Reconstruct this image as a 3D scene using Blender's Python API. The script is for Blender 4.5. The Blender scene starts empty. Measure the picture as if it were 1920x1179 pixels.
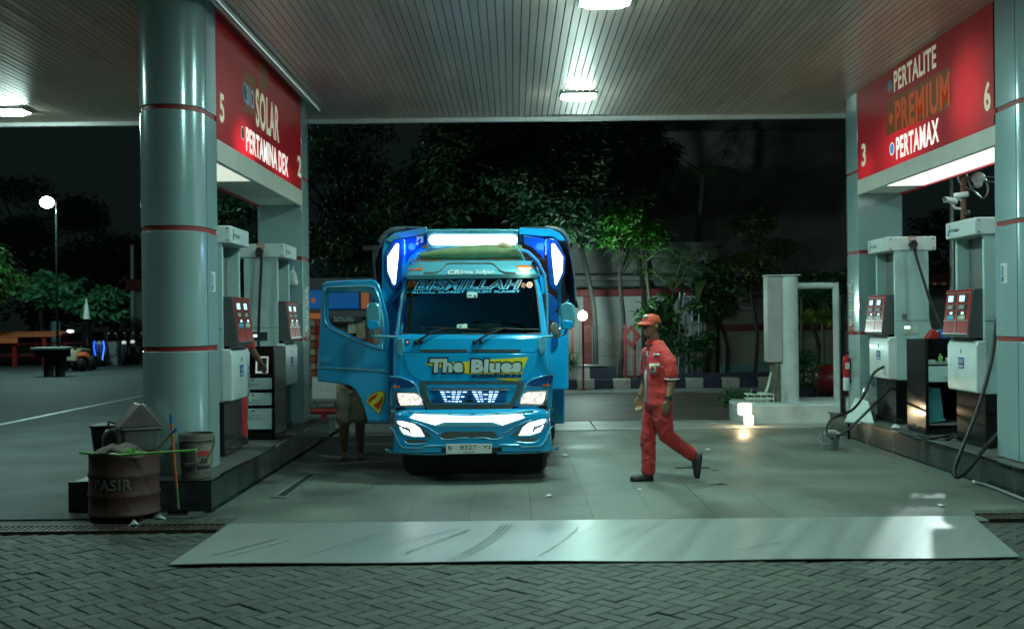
import bpy, bmesh, math, random
from mathutils import Vector, Matrix
S = bpy.context.scene
COL = S.collection
RND = random.Random(11)
pi = math.pi
rad = math.radians

# ------------------------------------------------------------------ camera
CAMZ = 1.63
cam_d = bpy.data.cameras.new("camera")
cam = bpy.data.objects.new("camera", cam_d)
COL.objects.link(cam)
cam.location = (0, 0, CAMZ)
cam.rotation_euler = (Matrix.Rotation(pi / 2, 3, 'X') @ Matrix.Rotation(-0.011, 3, 'Z')).to_euler()
cam_d.sensor_width = 36
cam_d.lens = 37.5
cam_d.shift_x = -3 / 1920
cam_d.shift_y = 10.5 / 1920
cam_d.clip_start = 0.1
cam_d.clip_end = 600
cam_d.dof.use_dof = True
cam_d.dof.focus_distance = 10.7
cam_d.dof.aperture_fstop = 2.2
S.camera = cam

# ------------------------------------------------------------------ night sky
world = bpy.data.worlds.new("World")
S.world = world
world.use_nodes = True
wn = world.node_tree.nodes
bg = wn["Background"]
sky = wn.new("ShaderNodeTexSky")
sky.sky_type = 'NISHITA'
sky.sun_disc = False
sky.sun_elevation = rad(-6)
sky.sun_rotation = rad(200)
tint = wn.new("ShaderNodeMix"); tint.data_type = 'RGBA'; tint.blend_type = 'MIX'
tint.inputs[0].default_value = 0.9
tint.inputs[7].default_value = (0.10, 0.18, 0.18, 1)
world.node_tree.links.new(sky.outputs[0], tint.inputs[6])
world.node_tree.links.new(tint.outputs[2], bg.inputs[0])
bg.inputs[1].default_value = 0.045

S.view_settings.view_transform = 'Standard'
S.view_settings.look = 'None'
S.view_settings.gamma = 1
S.view_settings.use_curve_mapping = False
S.view_settings.exposure = -0.08
S.cycles.use_denoising = True
S.cycles.max_bounces = 7
S.cycles.diffuse_bounces = 4
S.cycles.glossy_bounces = 3
S.cycles.sample_clamp_indirect = 4
S.cycles.sample_clamp_direct = 0

LAMP_COL = (0.54, 1.0, 0.85)
LAMP_W = 96

# ------------------------------------------------------------------ layout from the lens
def uv(px, py):
    u, v = px - 963, py - 600
    return u - v * 0.011, v + u * 0.011
def W(px, py, Y):
    u, v = uv(px, py)
    return Vector((u * Y / 2000, Y, CAMZ - v * Y / 2000))
def on_x(px, py, X):
    u, v = uv(px, py)
    return W(px, py, X * 2000 / u)
def on_z(px, py, z=0.0):
    u, v = uv(px, py)
    return W(px, py, (CAMZ - z) * 2000 / v)

# ------------------------------------------------------------------ materials
MATS = {}
def M(name, col, rough=0.5, metal=0.0, var=0.0, vs=3.0, bump=0.0, bs=30.0, coat=0.0, emit=None, es=0.0,
      dirt=None, ds=1.5, da=0.5, trans=0.0, island=0.0, stretch=None, spec=0.5, sheen=0.0, rvar=0.0, spin=0.0):
    m = bpy.data.materials.new(name)
    m.use_nodes = True
    nt = m.node_tree; n = nt.nodes; L = nt.links
    p = n["Principled BSDF"]
    p.inputs["Base Color"].default_value = (*col, 1)
    p.inputs["Roughness"].default_value = rough
    p.inputs["Metallic"].default_value = metal
    p.inputs["Coat Weight"].default_value = coat
    p.inputs["Coat Roughness"].default_value = 0.08
    p.inputs["Specular IOR Level"].default_value = spec
    p.inputs["Transmission Weight"].default_value = trans
    p.inputs["Sheen Weight"].default_value = sheen
    if emit:
        p.inputs["Emission Color"].default_value = (*emit, 1)
        p.inputs["Emission Strength"].default_value = es
    cur = None
    def pos():
        g = n.new("ShaderNodeNewGeometry")
        if not stretch:
            return g.outputs["Position"]
        mp = n.new("ShaderNodeMapping"); mp.inputs["Scale"].default_value = stretch
        if spin:
            m0 = n.new("ShaderNodeMapping"); m0.inputs["Rotation"].default_value = (0, 0, -spin); L.new(g.outputs["Position"], m0.inputs["Vector"]); L.new(m0.outputs[0], mp.inputs["Vector"]); return mp.outputs[0]
        L.new(g.outputs["Position"], mp.inputs["Vector"])
        return mp.outputs[0]
    if var > 0:
        t = n.new("ShaderNodeTexNoise"); t.inputs["Scale"].default_value = vs; t.inputs["Detail"].default_value = 6
        L.new(pos(), t.inputs["Vector"])
        mr = n.new("ShaderNodeMapRange")
        mr.inputs[1].default_value = 0.3; mr.inputs[2].default_value = 0.7
        mr.inputs[3].default_value = 1 - var; mr.inputs[4].default_value = 1 + var
        L.new(t.outputs["Fac"], mr.inputs[0])
        hs = n.new("ShaderNodeHueSaturation"); hs.inputs["Color"].default_value = (*col, 1)
        L.new(mr.outputs[0], hs.inputs["Value"])
        cur = hs.outputs[0]
        if rvar > 0:
            m2 = n.new("ShaderNodeMapRange")
            m2.inputs[1].default_value = 0.3; m2.inputs[2].default_value = 0.7
            m2.inputs[3].default_value = max(0.02, rough - rvar); m2.inputs[4].default_value = min(1, rough + rvar)
            L.new(t.outputs["Fac"], m2.inputs[0]); L.new(m2.outputs[0], p.inputs["Roughness"])
    if island > 0:
        g = n.new("ShaderNodeNewGeometry")
        oi = n.new("ShaderNodeObjectInfo")
        ad = n.new("ShaderNodeMath"); ad.operation = 'ADD'
        fr = n.new("ShaderNodeMath"); fr.operation = 'FRACT'
        L.new(g.outputs["Random Per Island"], ad.inputs[0]); L.new(oi.outputs["Random"], ad.inputs[1]); L.new(ad.outputs[0], fr.inputs[0])
        mr = n.new("ShaderNodeMapRange"); mr.inputs[3].default_value = 1 - island; mr.inputs[4].default_value = 1 + island
        L.new(fr.outputs[0], mr.inputs[0])
        hs = n.new("ShaderNodeHueSaturation"); hs.inputs["Color"].default_value = (*col, 1)
        if cur: L.new(cur, hs.inputs["Color"])
        L.new(mr.outputs[0], hs.inputs["Value"]); cur = hs.outputs[0]
    if dirt:
        t = n.new("ShaderNodeTexNoise"); t.inputs["Scale"].default_value = ds; t.inputs["Detail"].default_value = 9
        t.inputs["Roughness"].default_value = 0.65
        L.new(pos(), t.inputs["Vector"])
        rp = n.new("ShaderNodeMapRange"); rp.inputs[1].default_value = 0.5; rp.inputs[2].default_value = 0.72; rp.inputs[4].default_value = da
        L.new(t.outputs["Fac"], rp.inputs[0])
        mx = n.new("ShaderNodeMix"); mx.data_type = 'RGBA'
        mx.inputs[6].default_value = (*col, 1); mx.inputs[7].default_value = (*dirt, 1)
        if cur: L.new(cur, mx.inputs[6])
        L.new(rp.outputs[0], mx.inputs[0]); cur = mx.outputs[2]
    if cur: L.new(cur, p.inputs["Base Color"])
    if bump > 0:
        t = n.new("ShaderNodeTexNoise"); t.inputs["Scale"].default_value = bs; t.inputs["Detail"].default_value = 5
        L.new(pos(), t.inputs["Vector"])
        b = n.new("ShaderNodeBump"); b.inputs["Strength"].default_value = bump; b.inputs["Distance"].default_value = 0.02
        L.new(t.outputs["Fac"], b.inputs["Height"]); L.new(b.outputs[0], p.inputs["Normal"])
    MATS[name] = m
    return m
def E(name, col, es):
    return M(name, (0.8, 0.8, 0.8), emit=col, es=es)

m_asphalt = M("yard_asphalt", (0.065, 0.08, 0.08), 0.75, var=0.3, vs=1.2, bump=0.35, bs=60, dirt=(0.03, 0.03, 0.03), ds=0.5, da=0.6)
m_ground = M("dark_soil", (0.05, 0.045, 0.04), 0.9, var=0.3, vs=4, bump=0.5, bs=40)
m_conc = M("forecourt_concrete", (0.122, 0.140, 0.118), 0.56, var=0.30, vs=0.9, bump=0.10, bs=18, dirt=(0.07, 0.068, 0.06), ds=0.8, da=0.8, rvar=0.16, island=0.02)
m_brown = M("brown_pavement", (0.11, 0.085, 0.07), 0.6, var=0.3, vs=2, bump=0.3, bs=30, dirt=(0.04, 0.035, 0.03), ds=0.8, da=0.7)
m_strip = M("pale_concrete_strip", (0.24, 0.25, 0.24), 0.5, var=0.2, vs=2, bump=0.1, bs=25, dirt=(0.08, 0.08, 0.07), ds=1.2, da=0.6)
m_paver = M("brick_paver", (0.060, 0.070, 0.057), 0.68, var=0.25, vs=7, bump=0.5, bs=70, dirt=(0.05, 0.05, 0.045), ds=1.6, da=0.6, island=0.28, rvar=0.12)
m_sheet = M("worn_steel_sheet", (0.355, 0.395, 0.375), 0.34, metal=0.4, var=0.05, vs=1.0, bump=0.02, bs=3, dirt=(0.23, 0.25, 0.24), ds=1.6, da=0.28, stretch=(9, 0.5, 1), rvar=0.05, spin=-0.42)
m_slat = M("canopy_slat", (0.62, 0.50, 0.40), 0.32, metal=0.15, var=0.14, vs=2.5, dirt=(0.36, 0.29, 0.22), ds=1.1, da=0.04, island=0.07, rvar=0.04, stretch=(1.0, 0.35, 1))
m_dark = M("dark_gap", (0.015, 0.016, 0.016), 0.8)
m_fascia = M("fascia_white", (0.78, 0.82, 0.80), 0.4, var=0.08, vs=3)
m_pillar = M("grey_cladding", (0.36, 0.51, 0.52), 0.20, metal=0.25, var=0.05, vs=2, coat=0.35, bump=0.015, bs=5)
m_redband = M("red_band", (0.30, 0.03, 0.025), 0.45, var=0.15, vs=6)
m_granite = M("dark_tile", (0.024, 0.032, 0.033), 0.20, var=0.25, vs=5, dirt=(0.07, 0.085, 0.08), ds=2.5, da=0.45, island=0.15, stretch=(1, 1, 0.3), rvar=0.1)
m_isltop = M("island_floor", (0.11, 0.115, 0.105), 0.5, var=0.2, vs=3, dirt=(0.06, 0.06, 0.055), ds=2, da=0.6, bump=0.1, bs=30)
m_white = M("white_enamel", (0.70, 0.78, 0.77), 0.32, var=0.06, vs=4, coat=0.2, dirt=(0.35, 0.36, 0.33), ds=3, da=0.3)
m_greyen = M("grey_enamel", (0.44, 0.62, 0.61), 0.36, var=0.06, vs=3, dirt=(0.22, 0.24, 0.22), ds=2, da=0.4)
m_panelin = M("pump_recess_panel", (0.17, 0.18, 0.17), 0.5, var=0.1, vs=3)
m_black = M("black_enamel", (0.008, 0.010, 0.010), 0.13, spec=.35, var=0.2, vs=4)
m_rubber = M("black_rubber", (0.012, 0.012, 0.012), 0.5, var=0.2, vs=12)
m_pumpred = M("pump_red", (0.42, 0.025, 0.02), 0.25, coat=0.4, var=0.1, vs=6)
m_alu = M("aluminium", (0.55, 0.57, 0.57), 0.28, metal=0.9)
m_chrome = M("chrome", (0.7, 0.72, 0.72), 0.1, metal=1.0)
m_wood = M("wood", (0.30, 0.15, 0.06), 0.5, var=0.25, vs=8)
m_paper = M("paper_white", (0.66, 0.68, 0.66), 0.6)
m_ink = M("ink", (0.03, 0.035, 0.04), 0.6)
m_inkblue = M("ink_blue", (0.02, 0.12, 0.40), 0.5)
m_inkred = M("ink_red", (0.5, 0.04, 0.03), 0.5)
m_inkgreen = M("ink_green", (0.15, 0.45, 0.08), 0.5)
m_yellow = M("yellow_film", (0.72, 0.62, 0.03), 0.4)
m_blueprint = M("teal_film", (0.05, 0.35, 0.45), 0.5)
m_screen = E("lit_screen", (0.45, 0.75, 1.0), 1.1)
m_screen2 = E("pale_screen", (0.75, 0.95, 0.9), 1.3)
m_lcd = M("dark_lcd", (0.20, 0.26, 0.24), 0.2, emit=(0.6, 0.8, 0.75), es=0.12)

# ------------------------------------------------------------------ mesh builder
class MB:
    def __init__(s): s.v = []; s.f = []; s.m = []
    def add(s, vs, fs, m=0):
        b = len(s.v); s.v.extend([tuple(p) for p in vs])
        for f in fs: s.f.append(tuple(i + b for i in f)); s.m.append(m)
        return s
    def box(s, x0, x1, y0, y1, z0, z1, m=0):
        return s.add([(x0, y0, z0), (x1, y0, z0), (x1, y1, z0), (x0, y1, z0), (x0, y0, z1), (x1, y0, z1), (x1, y1, z1), (x0, y1, z1)],
                     [(3, 2, 1, 0), (4, 5, 6, 7), (0, 1, 5, 4), (1, 2, 6, 5), (2, 3, 7, 6), (3, 0, 4, 7)], m)
    def quad(s, a, b, c, d, m=0): return s.add([a, b, c, d], [(0, 1, 2, 3)], m)
    def prism(s, poly, axis, a0, a1, m=0):
        def P(q, a):
            return {'x': (a, q[0], q[1]), 'y': (q[0], a, q[1]), 'z': (q[0], q[1], a)}[axis]
        n = len(poly)
        vs = [P(q, a0) for q in poly] + [P(q, a1) for q in poly]
        fs = [tuple(range(n)), tuple(range(2 * n - 1, n - 1, -1))] + [(i, (i + 1) % n, n + (i + 1) % n, n + i) for i in range(n)]
        return s.add(vs, fs, m)
    def loft(s, secs, closed=True, caps=True, m=0):
        n = len(secs[0]); vs = [p for q in secs for p in q]; fs = []
        k = n if closed else n - 1
        for i in range(len(secs) - 1):
            for j in range(k):
                a, b = i * n + j, i * n + (j + 1) % n
                fs.append((a, b, b + n, a + n))
        if caps and closed:
            fs.append(tuple(range(n - 1, -1, -1))); fs.append(tuple(range((len(secs) - 1) * n, len(secs) * n)))
        return s.add(vs, fs, m)
    def tube(s, pts, r, n=8, caps=True, m=0, flat=None):
        pts = [Vector(p) for p in pts]
        rs = r if isinstance(r, (list, tuple)) else [r] * len(pts)
        secs = []; prev = None
        for i, p in enumerate(pts):
            d = (pts[min(i + 1, len(pts) - 1)] - pts[max(i - 1, 0)])
            if d.length < 1e-9: d = Vector((0, 0, 1))
            d.normalize()
            if prev is None:
                a = Vector((0, 0, 1)) if abs(d.z) < 0.9 else Vector((1, 0, 0))
                x = d.cross(a).normalized()
            else:
                x = (prev - d * prev.dot(d))
                x = x.normalized() if x.length > 1e-6 else d.orthogonal().normalized()
            prev = x; y = d.cross(x)
            ra, rb = (rs[i], rs[i]) if not isinstance(rs[i], (list, tuple)) else rs[i]
            secs.append([p + x * ra * math.cos(2 * pi * k / n) + y * rb * math.sin(2 * pi * k / n) for k in range(n)])
        return s.loft(secs, True, caps, m)
    def lathe(s, prof, n=20, c=(0, 0, 0), axis='z', m=0, caps=False):
        secs = []
        for r, h in prof:
            q = []
            for k in range(n):
                a = 2 * pi * k / n; x, y = r * math.cos(a), r * math.sin(a)
                q.append({'z': (c[0] + x, c[1] + y, c[2] + h), 'x': (c[0] + h, c[1] + x, c[2] + y), 'y': (c[0] + y, c[1] + h, c[2] + x)}[axis])
            secs.append(q)
        return s.loft(secs, True, caps, m)
    def ell(s, c, r, nu=12, nv=8, m=0, rot=None):
        secs = []
        for i in range(nv + 1):
            t = -pi / 2 + pi * i / nv
            ct = max(math.cos(t), 0.02)
            q = []
            for k in range(nu):
                a = 2 * pi * k / nu
                v = Vector((r[0] * ct * math.cos(a), r[1] * ct * math.sin(a), r[2] * math.sin(t)))
                if rot: v = rot @ v
                q.append(Vector(c) + v)
            secs.append(q)
        return s.loft(secs, True, True, m)
    def mesh(s, name, mats, smooth=0, recalc=True):
        me = bpy.data.meshes.new(name)
        me.from_pydata(s.v, [], s.f)
        mats = mats if isinstance(mats, (list, tuple)) else [mats]
        for m in mats: me.materials.append(m)
        if len(mats) > 1: me.polygons.foreach_set("material_index", s.m)
        if recalc:
            b = bmesh.new(); b.from_mesh(me); bmesh.ops.recalc_face_normals(b, faces=b.faces); b.to_mesh(me); b.free()
        if smooth:
            me.shade_smooth(); me.set_sharp_from_angle(angle=rad(smooth))
        return me
    def build(s, name, mats, parent=None, bevel=0, smooth=0, recalc=True, seg=2):
        o = bpy.data.objects.new(name, s.mesh(name, mats, smooth or (40 if bevel else 0), recalc))
        COL.objects.link(o)
        if parent: o.parent = parent
        if bevel:
            md = o.modifiers.new("bevel", 'BEVEL'); md.width = bevel; md.segments = seg; md.limit_method = 'ANGLE'; md.angle_limit = rad(40)
        return o

def obj(name, me, parent=None, loc=None, rot=None):
    o = bpy.data.objects.new(name, me); COL.objects.link(o)
    if parent: o.parent = parent
    if loc is not None: o.location = loc
    if rot is not None: o.rotation_euler = rot
    return o
def tag(o, label, cat, group=None, kind=None):
    o["label"] = label; o["category"] = cat
    if group: o["group"] = group
    if kind: o["kind"] = kind
    return o
def thing(name, label, cat, loc=(0, 0, 0), rz=0, group=None):
    o = bpy.data.objects.new(name, None); COL.objects.link(o)
    o.empty_display_size = 0.2; o.location = loc; o.rotation_euler = (0, 0, rz)
    return tag(o, label, cat, group)
def struct(o):
    o["kind"] = "structure"; return o
def structroot(name, loc=(0, 0, 0)):
    o = bpy.data.objects.new(name, None); COL.objects.link(o); o.location = loc; o["kind"] = "structure"; return o
def clone(o, parent=None, **k):
    c = o.copy(); COL.objects.link(c)
    if parent is not None: c.parent = parent
    for ch in list(o.children): clone(ch, c)
    return c

# ------------------------------------------------------------------ lettering
def text_raw(s, shear=0, off=0.0, res=3):
    cu = bpy.data.curves.new("lettering", 'FONT'); cu.body = s; cu.shear = shear; cu.offset = off; cu.resolution_u = res
    cu.space_character = 1.08 if off > 0 else 1.0
    ob = bpy.data.objects.new("lettering", cu); COL.objects.link(ob)
    dg = bpy.context.evaluated_depsgraph_get()
    me = bpy.data.meshes.new_from_object(ob.evaluated_get(dg))
    bpy.data.objects.remove(ob); bpy.data.curves.remove(cu)
    vs = [v.co.copy() for v in me.vertices]; fs = [tuple(p.vertices) for p in me.polygons]
    bpy.data.meshes.remove(me)
    x0 = min(v.x for v in vs); x1 = max(v.x for v in vs); y0 = min(v.y for v in vs); y1 = max(v.y for v in vs)
    return [((v.x - x0) / (x1 - x0), (v.y - y0) / (y1 - y0)) for v in vs], fs
def text(name, s, parent, org, right, up, w, h, mat, off=0.0, shear=0, proud=0.003, surf=None, skew=0):
    """lettering as a thin raised film; org = lower-left corner"""
    vs, fs = text_raw(s, shear, off)
    org, right, up = Vector(org), Vector(right).normalized(), Vector(up).normalized()
    nrm = right.cross(up)
    pts = []
    for a, b in vs:
        p = org + right * a * w + up * (b * h + skew * a * w)
        if surf:
            p.y = surf(p.x, p.z) - proud
        else:
            p = p + nrm * proud
        pts.append(p)
    mb = MB(); mb.add(pts, fs)
    return mb.build(name, mat, parent, recalc=False)

def interp(tab, z):
    if z <= tab[0][0]: return tab[0][1:]
    for a, b in zip(tab, tab[1:]):
        if z <= b[0]:
            t = (z - a[0]) / (b[0] - a[0])
            return [p + (q - p) * t for p, q in zip(a[1:], b[1:])]
    return tab[-1][1:]
def smooth_poly(pts, n=6):
    """closed Catmull-Rom through pts"""
    out = []; k = len(pts)
    for i in range(k):
        p0, p1, p2, p3 = [Vector(pts[(i + j - 1) % k]) for j in range(4)]
        for j in range(n):
            t = j / n
            out.append(tuple(0.5 * ((2 * p1) + (p2 - p0) * t + (2 * p0 - 5 * p1 + 4 * p2 - p3) * t * t + (3 * p1 - p0 - 3 * p2 + p3) * t ** 3)))
    return out
def smooth_line(pts, n=6):
    pts = [Vector(p) for p in pts]; out = []
    for i in range(len(pts) - 1):
        p0, p1, p2, p3 = pts[max(i - 1, 0)], pts[i], pts[i + 1], pts[min(i + 2, len(pts) - 1)]
        for j in range(n):
            t = j / n
            out.append(0.5 * ((2 * p1) + (p2 - p0) * t + (2 * p0 - 5 * p1 + 4 * p2 - p3) * t * t + (3 * p1 - p0 - 3 * p2 + p3) * t ** 3))
    out.append(pts[-1]); return out
# ================================================================== GROUND
CEIL = 4.67
g = MB(); g.quad((-150, -30, -0.06), (150, -30, -0.06), (150, 260, -0.06), (-150, 260, -0.06))
struct(g.build("ground", m_ground))
g = MB(); g.quad((-90, 9.0, -0.004), (-2.7, 9.0, -0.004), (-2.7, 60, -0.004), (-90, 60, -0.004))
struct(g.build("yard", m_asphalt))
g = MB(); g.quad((-2.7, 17.2, -0.002), (60, 17.2, -0.002), (60, 24.6, -0.002), (-2.7, 24.6, -0.002))
g.quad((5.9, 9.0, -0.002), (60, 9.0, -0.002), (60, 17.2, -0.002), (5.9, 17.2, -0.002))
struct(g.build("brown_pavement", m_brown))
ap = structroot("concrete_apron")
x = -2.6
i = 0
while x < 12:
    b = MB(); w = 1.9
    b.box(x, x + w - 0.012, 15.62, 16.95, -0.05, 0.012 + RND.uniform(-0.003, 0.003))
    b.build("apron_slab", m_strip, ap, bevel=0.006); x += w
x = -2.6
while x < 12:
    b = MB(); b.box(x, x + 2.38, 23.4, 24.55, -0.05, 0.02)
    b.build("apron_slab", m_strip, ap, bevel=0.006); x += 2.4

# forecourt slabs, joints recessed
fc = structroot("forecourt")
xs = [-2.62, -1.94, -1.42, -0.90, -0.39, 0.13, 0.64, 1.15, 1.66, 2.18, 2.75, 3.40, 4.00, 4.50]
ys = [8.45, 15.6]
for i in range(len(xs) - 1):
    for j in range(len(ys) - 1):
        b = MB(); h = RND.uniform(-0.0008, 0.0008)
        b.box(xs[i] + 0.0013, xs[i + 1] - 0.0013, ys[j] + 0.0018, ys[j + 1] - 0.0018, -0.055, h)
        b.build("floor_slab", m_conc, fc)

# yard line
b = MB(); P0, P1 = on_z(-60, 808), on_z(330, 729)
d = (P1 - P0).normalized(); nn = Vector((-d.y, d.x, 0)) * 0.06
b.add([P0 - nn, P1 - nn, P1 + nn, P0 + nn], [(0, 1, 2, 3)])
for v in range(len(b.v)): b.v[v] = (b.v[v][0], b.v[v][1], 0.002)
struct(b.build("painted_line", M("line_paint", (0.55, 0.58, 0.56), 0.5, dirt=(0.15, 0.15, 0.15), ds=3)))

# brick pavement: 45 degree herringbone
bp = structroot("brick_pavement")
bw, bl = 0.1, 0.2
cands = []
c45 = math.sqrt(0.5)
N = 80
for a in range(-N, N):
    for k in range(-N, N):
        # herringbone lattice in units of bw: horizontal brick covers (0,0)-(2,1), vertical one (2,0)... stepped by (1,-1)/(4 along)
        for kind in (0, 1):
            base_u = a * 1 + k * 2; base_v = a * 1 - k * 2
            if kind == 0: u0, v0, du, dv = base_u, base_v, 2, 1
            else: u0, v0, du, dv = base_u, base_v + 1, 1, 2
            cu, cv = (u0 + du / 2) * bw, (v0 + dv / 2) * bw
            X = (cu + cv) * c45; Y = (cv - cu) * c45 + 7
            if -6.4 < X < 6.2 and 5.15 < Y < 8.36:
                cands.append((X, Y, kind))
seen = set(); bricks = []
for X, Y, kd in cands:
    key = (round(X, 3), round(Y, 3))
    if key in seen: continue
    seen.add(key); bricks.append((X, Y, kd))
def brick_mb(mb, X, Y, kd, z, tx, ty, ang):
    w, l, gpp = bl / 2 - 0.0028, bw / 2 - 0.0028, 0.005
    a = (-pi / 4 if kd == 0 else pi / 4) + ang
    ca, sa = math.cos(a), math.sin(a)
    def T(p): return (X + p[0] * ca - p[1] * sa, Y + p[0] * sa + p[1] * ca, z + p[2] + p[0] * tx + p[1] * ty)
    lo = [(-w, -l, -0.045), (w, -l, -0.045), (w, l, -0.045), (-w, l, -0.045)]
    mi = [(-w, -l, -gpp), (w, -l, -gpp), (w, l, -gpp), (-w, l, -gpp)]
    hi = [(-w + gpp, -l + gpp, 0), (w - gpp, -l + gpp, 0), (w - gpp, l - gpp, 0), (-w + gpp, l - gpp, 0)]
    mb.add([T(p) for p in lo + mi + hi], [(0, 1, 5, 4), (1, 2, 6, 5), (2, 3, 7, 6), (3, 0, 4, 7), (4, 5, 9, 8), (5, 6, 10, 9), (6, 7, 11, 10), (7, 4, 8, 11), (8, 9, 10, 11)])
def in_view(X, Y): return abs(X) < Y * 0.49 and Y > 5.55
bricks.sort(key=lambda t: (not in_view(t[0], t[1]), t[1]))
bm0 = MB(); brick_mb(bm0, 0, 0, 0, 0, 0, 0, pi / 4); bme = bm0.mesh("paver", m_paver, recalc=False)
rest = MB()
for i, (X, Y, kd) in enumerate(bricks):
    z = RND.uniform(-0.003, 0.001); tx, ty = RND.gauss(0, 0.010), RND.gauss(0, 0.012); an = RND.gauss(0, 0.022)
    if RND.random() < 0.03: z -= 0.006
    if i < 300:
        o = obj("paver", bme, bp, (X, Y, z), (ty, -tx, -pi / 4 + an if kd == 0 else pi / 4 + an))
    else:
        brick_mb(rest, X, Y, kd, z, tx, ty, an)
o = rest.build("pavers_beyond", m_paver, bp, recalc=False); o["kind"] = "stuff"
b = MB(); b.quad((-7, 4, -0.014), (7, 4, -0.014), (7, 8.6, -0.014), (-7, 8.6, -0.014))
b.build("joint_sand", m_ground, bp)

# steel sheet laid over the drain
sh = thing("cover_sheet", "long pale smooth metal sheet laid flat across the lane entrance over the drain", "metal sheet", (0, 0, 0))
b = MB()
def zz(p, z): return (p.x, p.y, z)
c0, c1, c2, c3 = on_z(316, 1054, 0.03), on_z(1912, 1040, 0.03), on_z(1822, 963.5, 0.03), on_z(431, 978.5, 0.03)
nseg = 28
secs = []
for i in range(nseg + 1):
    t = i / nseg
    f = c0.lerp(c1, t); k = c3.lerp(c2, t)
    lift = 0.004 * math.sin(t * 19) + 0.003 * math.sin(t * 7)
    secs.append([(f.x, f.y, 0.012 + lift), (k.x, k.y, 0.014), (k.x, k.y, 0.019), (f.x, f.y, 0.018 + lift)])
b.loft(secs)
b.build("sheet", m_sheet, sh, smooth=30)
m_tread = M("tyre_mark", (0.20, 0.215, 0.205), 0.5)
for (pa, pb, pc, w_) in (((838, 1049), (910, 1020), (944, 981), .008), ((850, 1049), (922, 1018), (952, 981), .006), ((860, 1049), (930, 1019), (960, 981), .006), ((760, 1035), (840, 1006), (880, 992), .010),
                         ((400, 1040), (470, 1022), (520, 1008), .012), ((430, 1042), (490, 1026), (548, 1010), .010), ((700, 1028), (770, 1012), (860, 990), .006), ((1380, 1030), (1440, 1018), (1500, 1010), .007), ((560, 1046), (640, 1020), (700, 1000), .006), ((1010, 1040), (1060, 1015), (1085, 985), .005)):
    P_ = [on_z(*q, .0265) for q in (pa, pb, pc)]; L_ = []
    for k in range(13):
        t = k / 12; L_.append(P_[0] * (1 - t) ** 2 + P_[1] * 2 * t * (1 - t) + P_[2] * t * t)
    b = MB(); secs = []
    for k, p_ in enumerate(L_):
        d_ = (L_[min(k + 1, 12)] - L_[max(k - 1, 0)]).normalized(); s_ = Vector((-d_.y, d_.x, 0)) * w_ * RND.uniform(.4, 1.1)
        secs.append([p_ - s_, p_ + s_])
    b.loft(secs, False, False); b.build("tyre_mark", m_tread, sh, recalc=False)

# drain gratings either side of the sheet
m_iron = M("rusty_iron", (0.06, 0.045, 0.035), 0.6, metal=0.4, var=0.3, vs=9)
def grate(lab, x0, x1, yc, w=0.26):
    t = thing("drain_grate", lab, "drain grate", (x0, yc, 0.004))
    f = MB(); f.box(0, x1 - x0, -w / 2, -w / 2 + 0.03, -0.04, 0.012); f.box(0, x1 - x0, w / 2 - 0.03, w / 2, -0.04, 0.012)
    f.build("grate_frame", m_iron, t)
    bm_ = MB(); bm_.box(-0.012, 0.012, -w / 2 + 0.03, w / 2 - 0.03, -0.03, 0.008); me = bm_.mesh("bar", m_iron)
    n = int((x1 - x0) / 0.05)
    for i in range(n): obj("bar", me, t, (0.03 + i * 0.05, 0, 0))
    v = MB(); v.quad((0, -w / 2, -0.045), (x1 - x0, -w / 2, -0.045), (x1 - x0, w / 2, -0.045), (0, w / 2, -0.045)); v.build("drain_bed", m_dark, t)
grate("rusty drain grating in front of the dented drum, left of the metal sheet", -4.9, -2.35, 8.50)
grate("rusty drain grating by the right island, right of the metal sheet", 3.75, 5.6, 8.58)
# edging blocks beside the gratings
ed = structroot("edging")
for x0, x1 in ((-3.1, -2.35), (3.8, 5.6)):
    x = x0
    while x < x1:
        b = MB(); b.box(x, x + 0.185, 8.66, 8.92, -0.05, 0.006 + RND.uniform(-0.006, 0.004)); b.build("edging_block", m_paver, ed, bevel=0.008, seg=1); x += 0.2
g = MB(); g.quad((-7, 8.64, -0.018), (-2.62, 8.64, -0.018), (-2.62, 9.6, -0.018), (-7, 9.6, -0.018))
struct(g.build("worn_cement", M("worn_cement", (0.10, 0.095, 0.085), 0.8, var=0.35, vs=2.5, bump=0.6, bs=14, dirt=(0.03, 0.03, 0.028), ds=1.5, da=0.8)))

# ================================================================== CANOPY
cn = thing("canopy", "large flat canopy roof with narrow metal ceiling slats over both fuelling lanes", "canopy", (0, 0, CEIL))
XL, XR, YN, YF = -10.6, 10.2, 4.4, 16.0
b = MB(); p = 0.085
b.prism([(-p / 2 + 0.006, 0), (p / 2 - 0.006, 0), (p / 2 - 0.006, 0.006), (p / 2 - 0.001, 0.018), (-p / 2 + 0.001, 0.018), (-p / 2 + 0.006, 0.006)], 'y', YN, YF)
sme = b.mesh("slat", m_slat)
n = int((XR - XL) / p)
for i in range(n): obj("slat", sme, cn, (XL + p * (i + 0.5), 0, RND.uniform(-0.0015, 0.0015)))
b = MB(); b.box(XL, XR, YN, YF, 0.03, 0.5); b.build("roof_deck", m_dark, cn)
b = MB(); b.box(XL - .05, XR + .05, YF, YF + 0.08, -0.06, 0.6); b.box(XL - .05, XR + .05, YN - 0.08, YN, -0.07, 0.6)
b.box(XL - .05, XL, YN, YF, -0.07, 0.6); b.box(XR, XR + .05, YN, YF, -0.07, 0.6)
b.build("fascia", m_fascia, cn, bevel=0.01)

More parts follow.
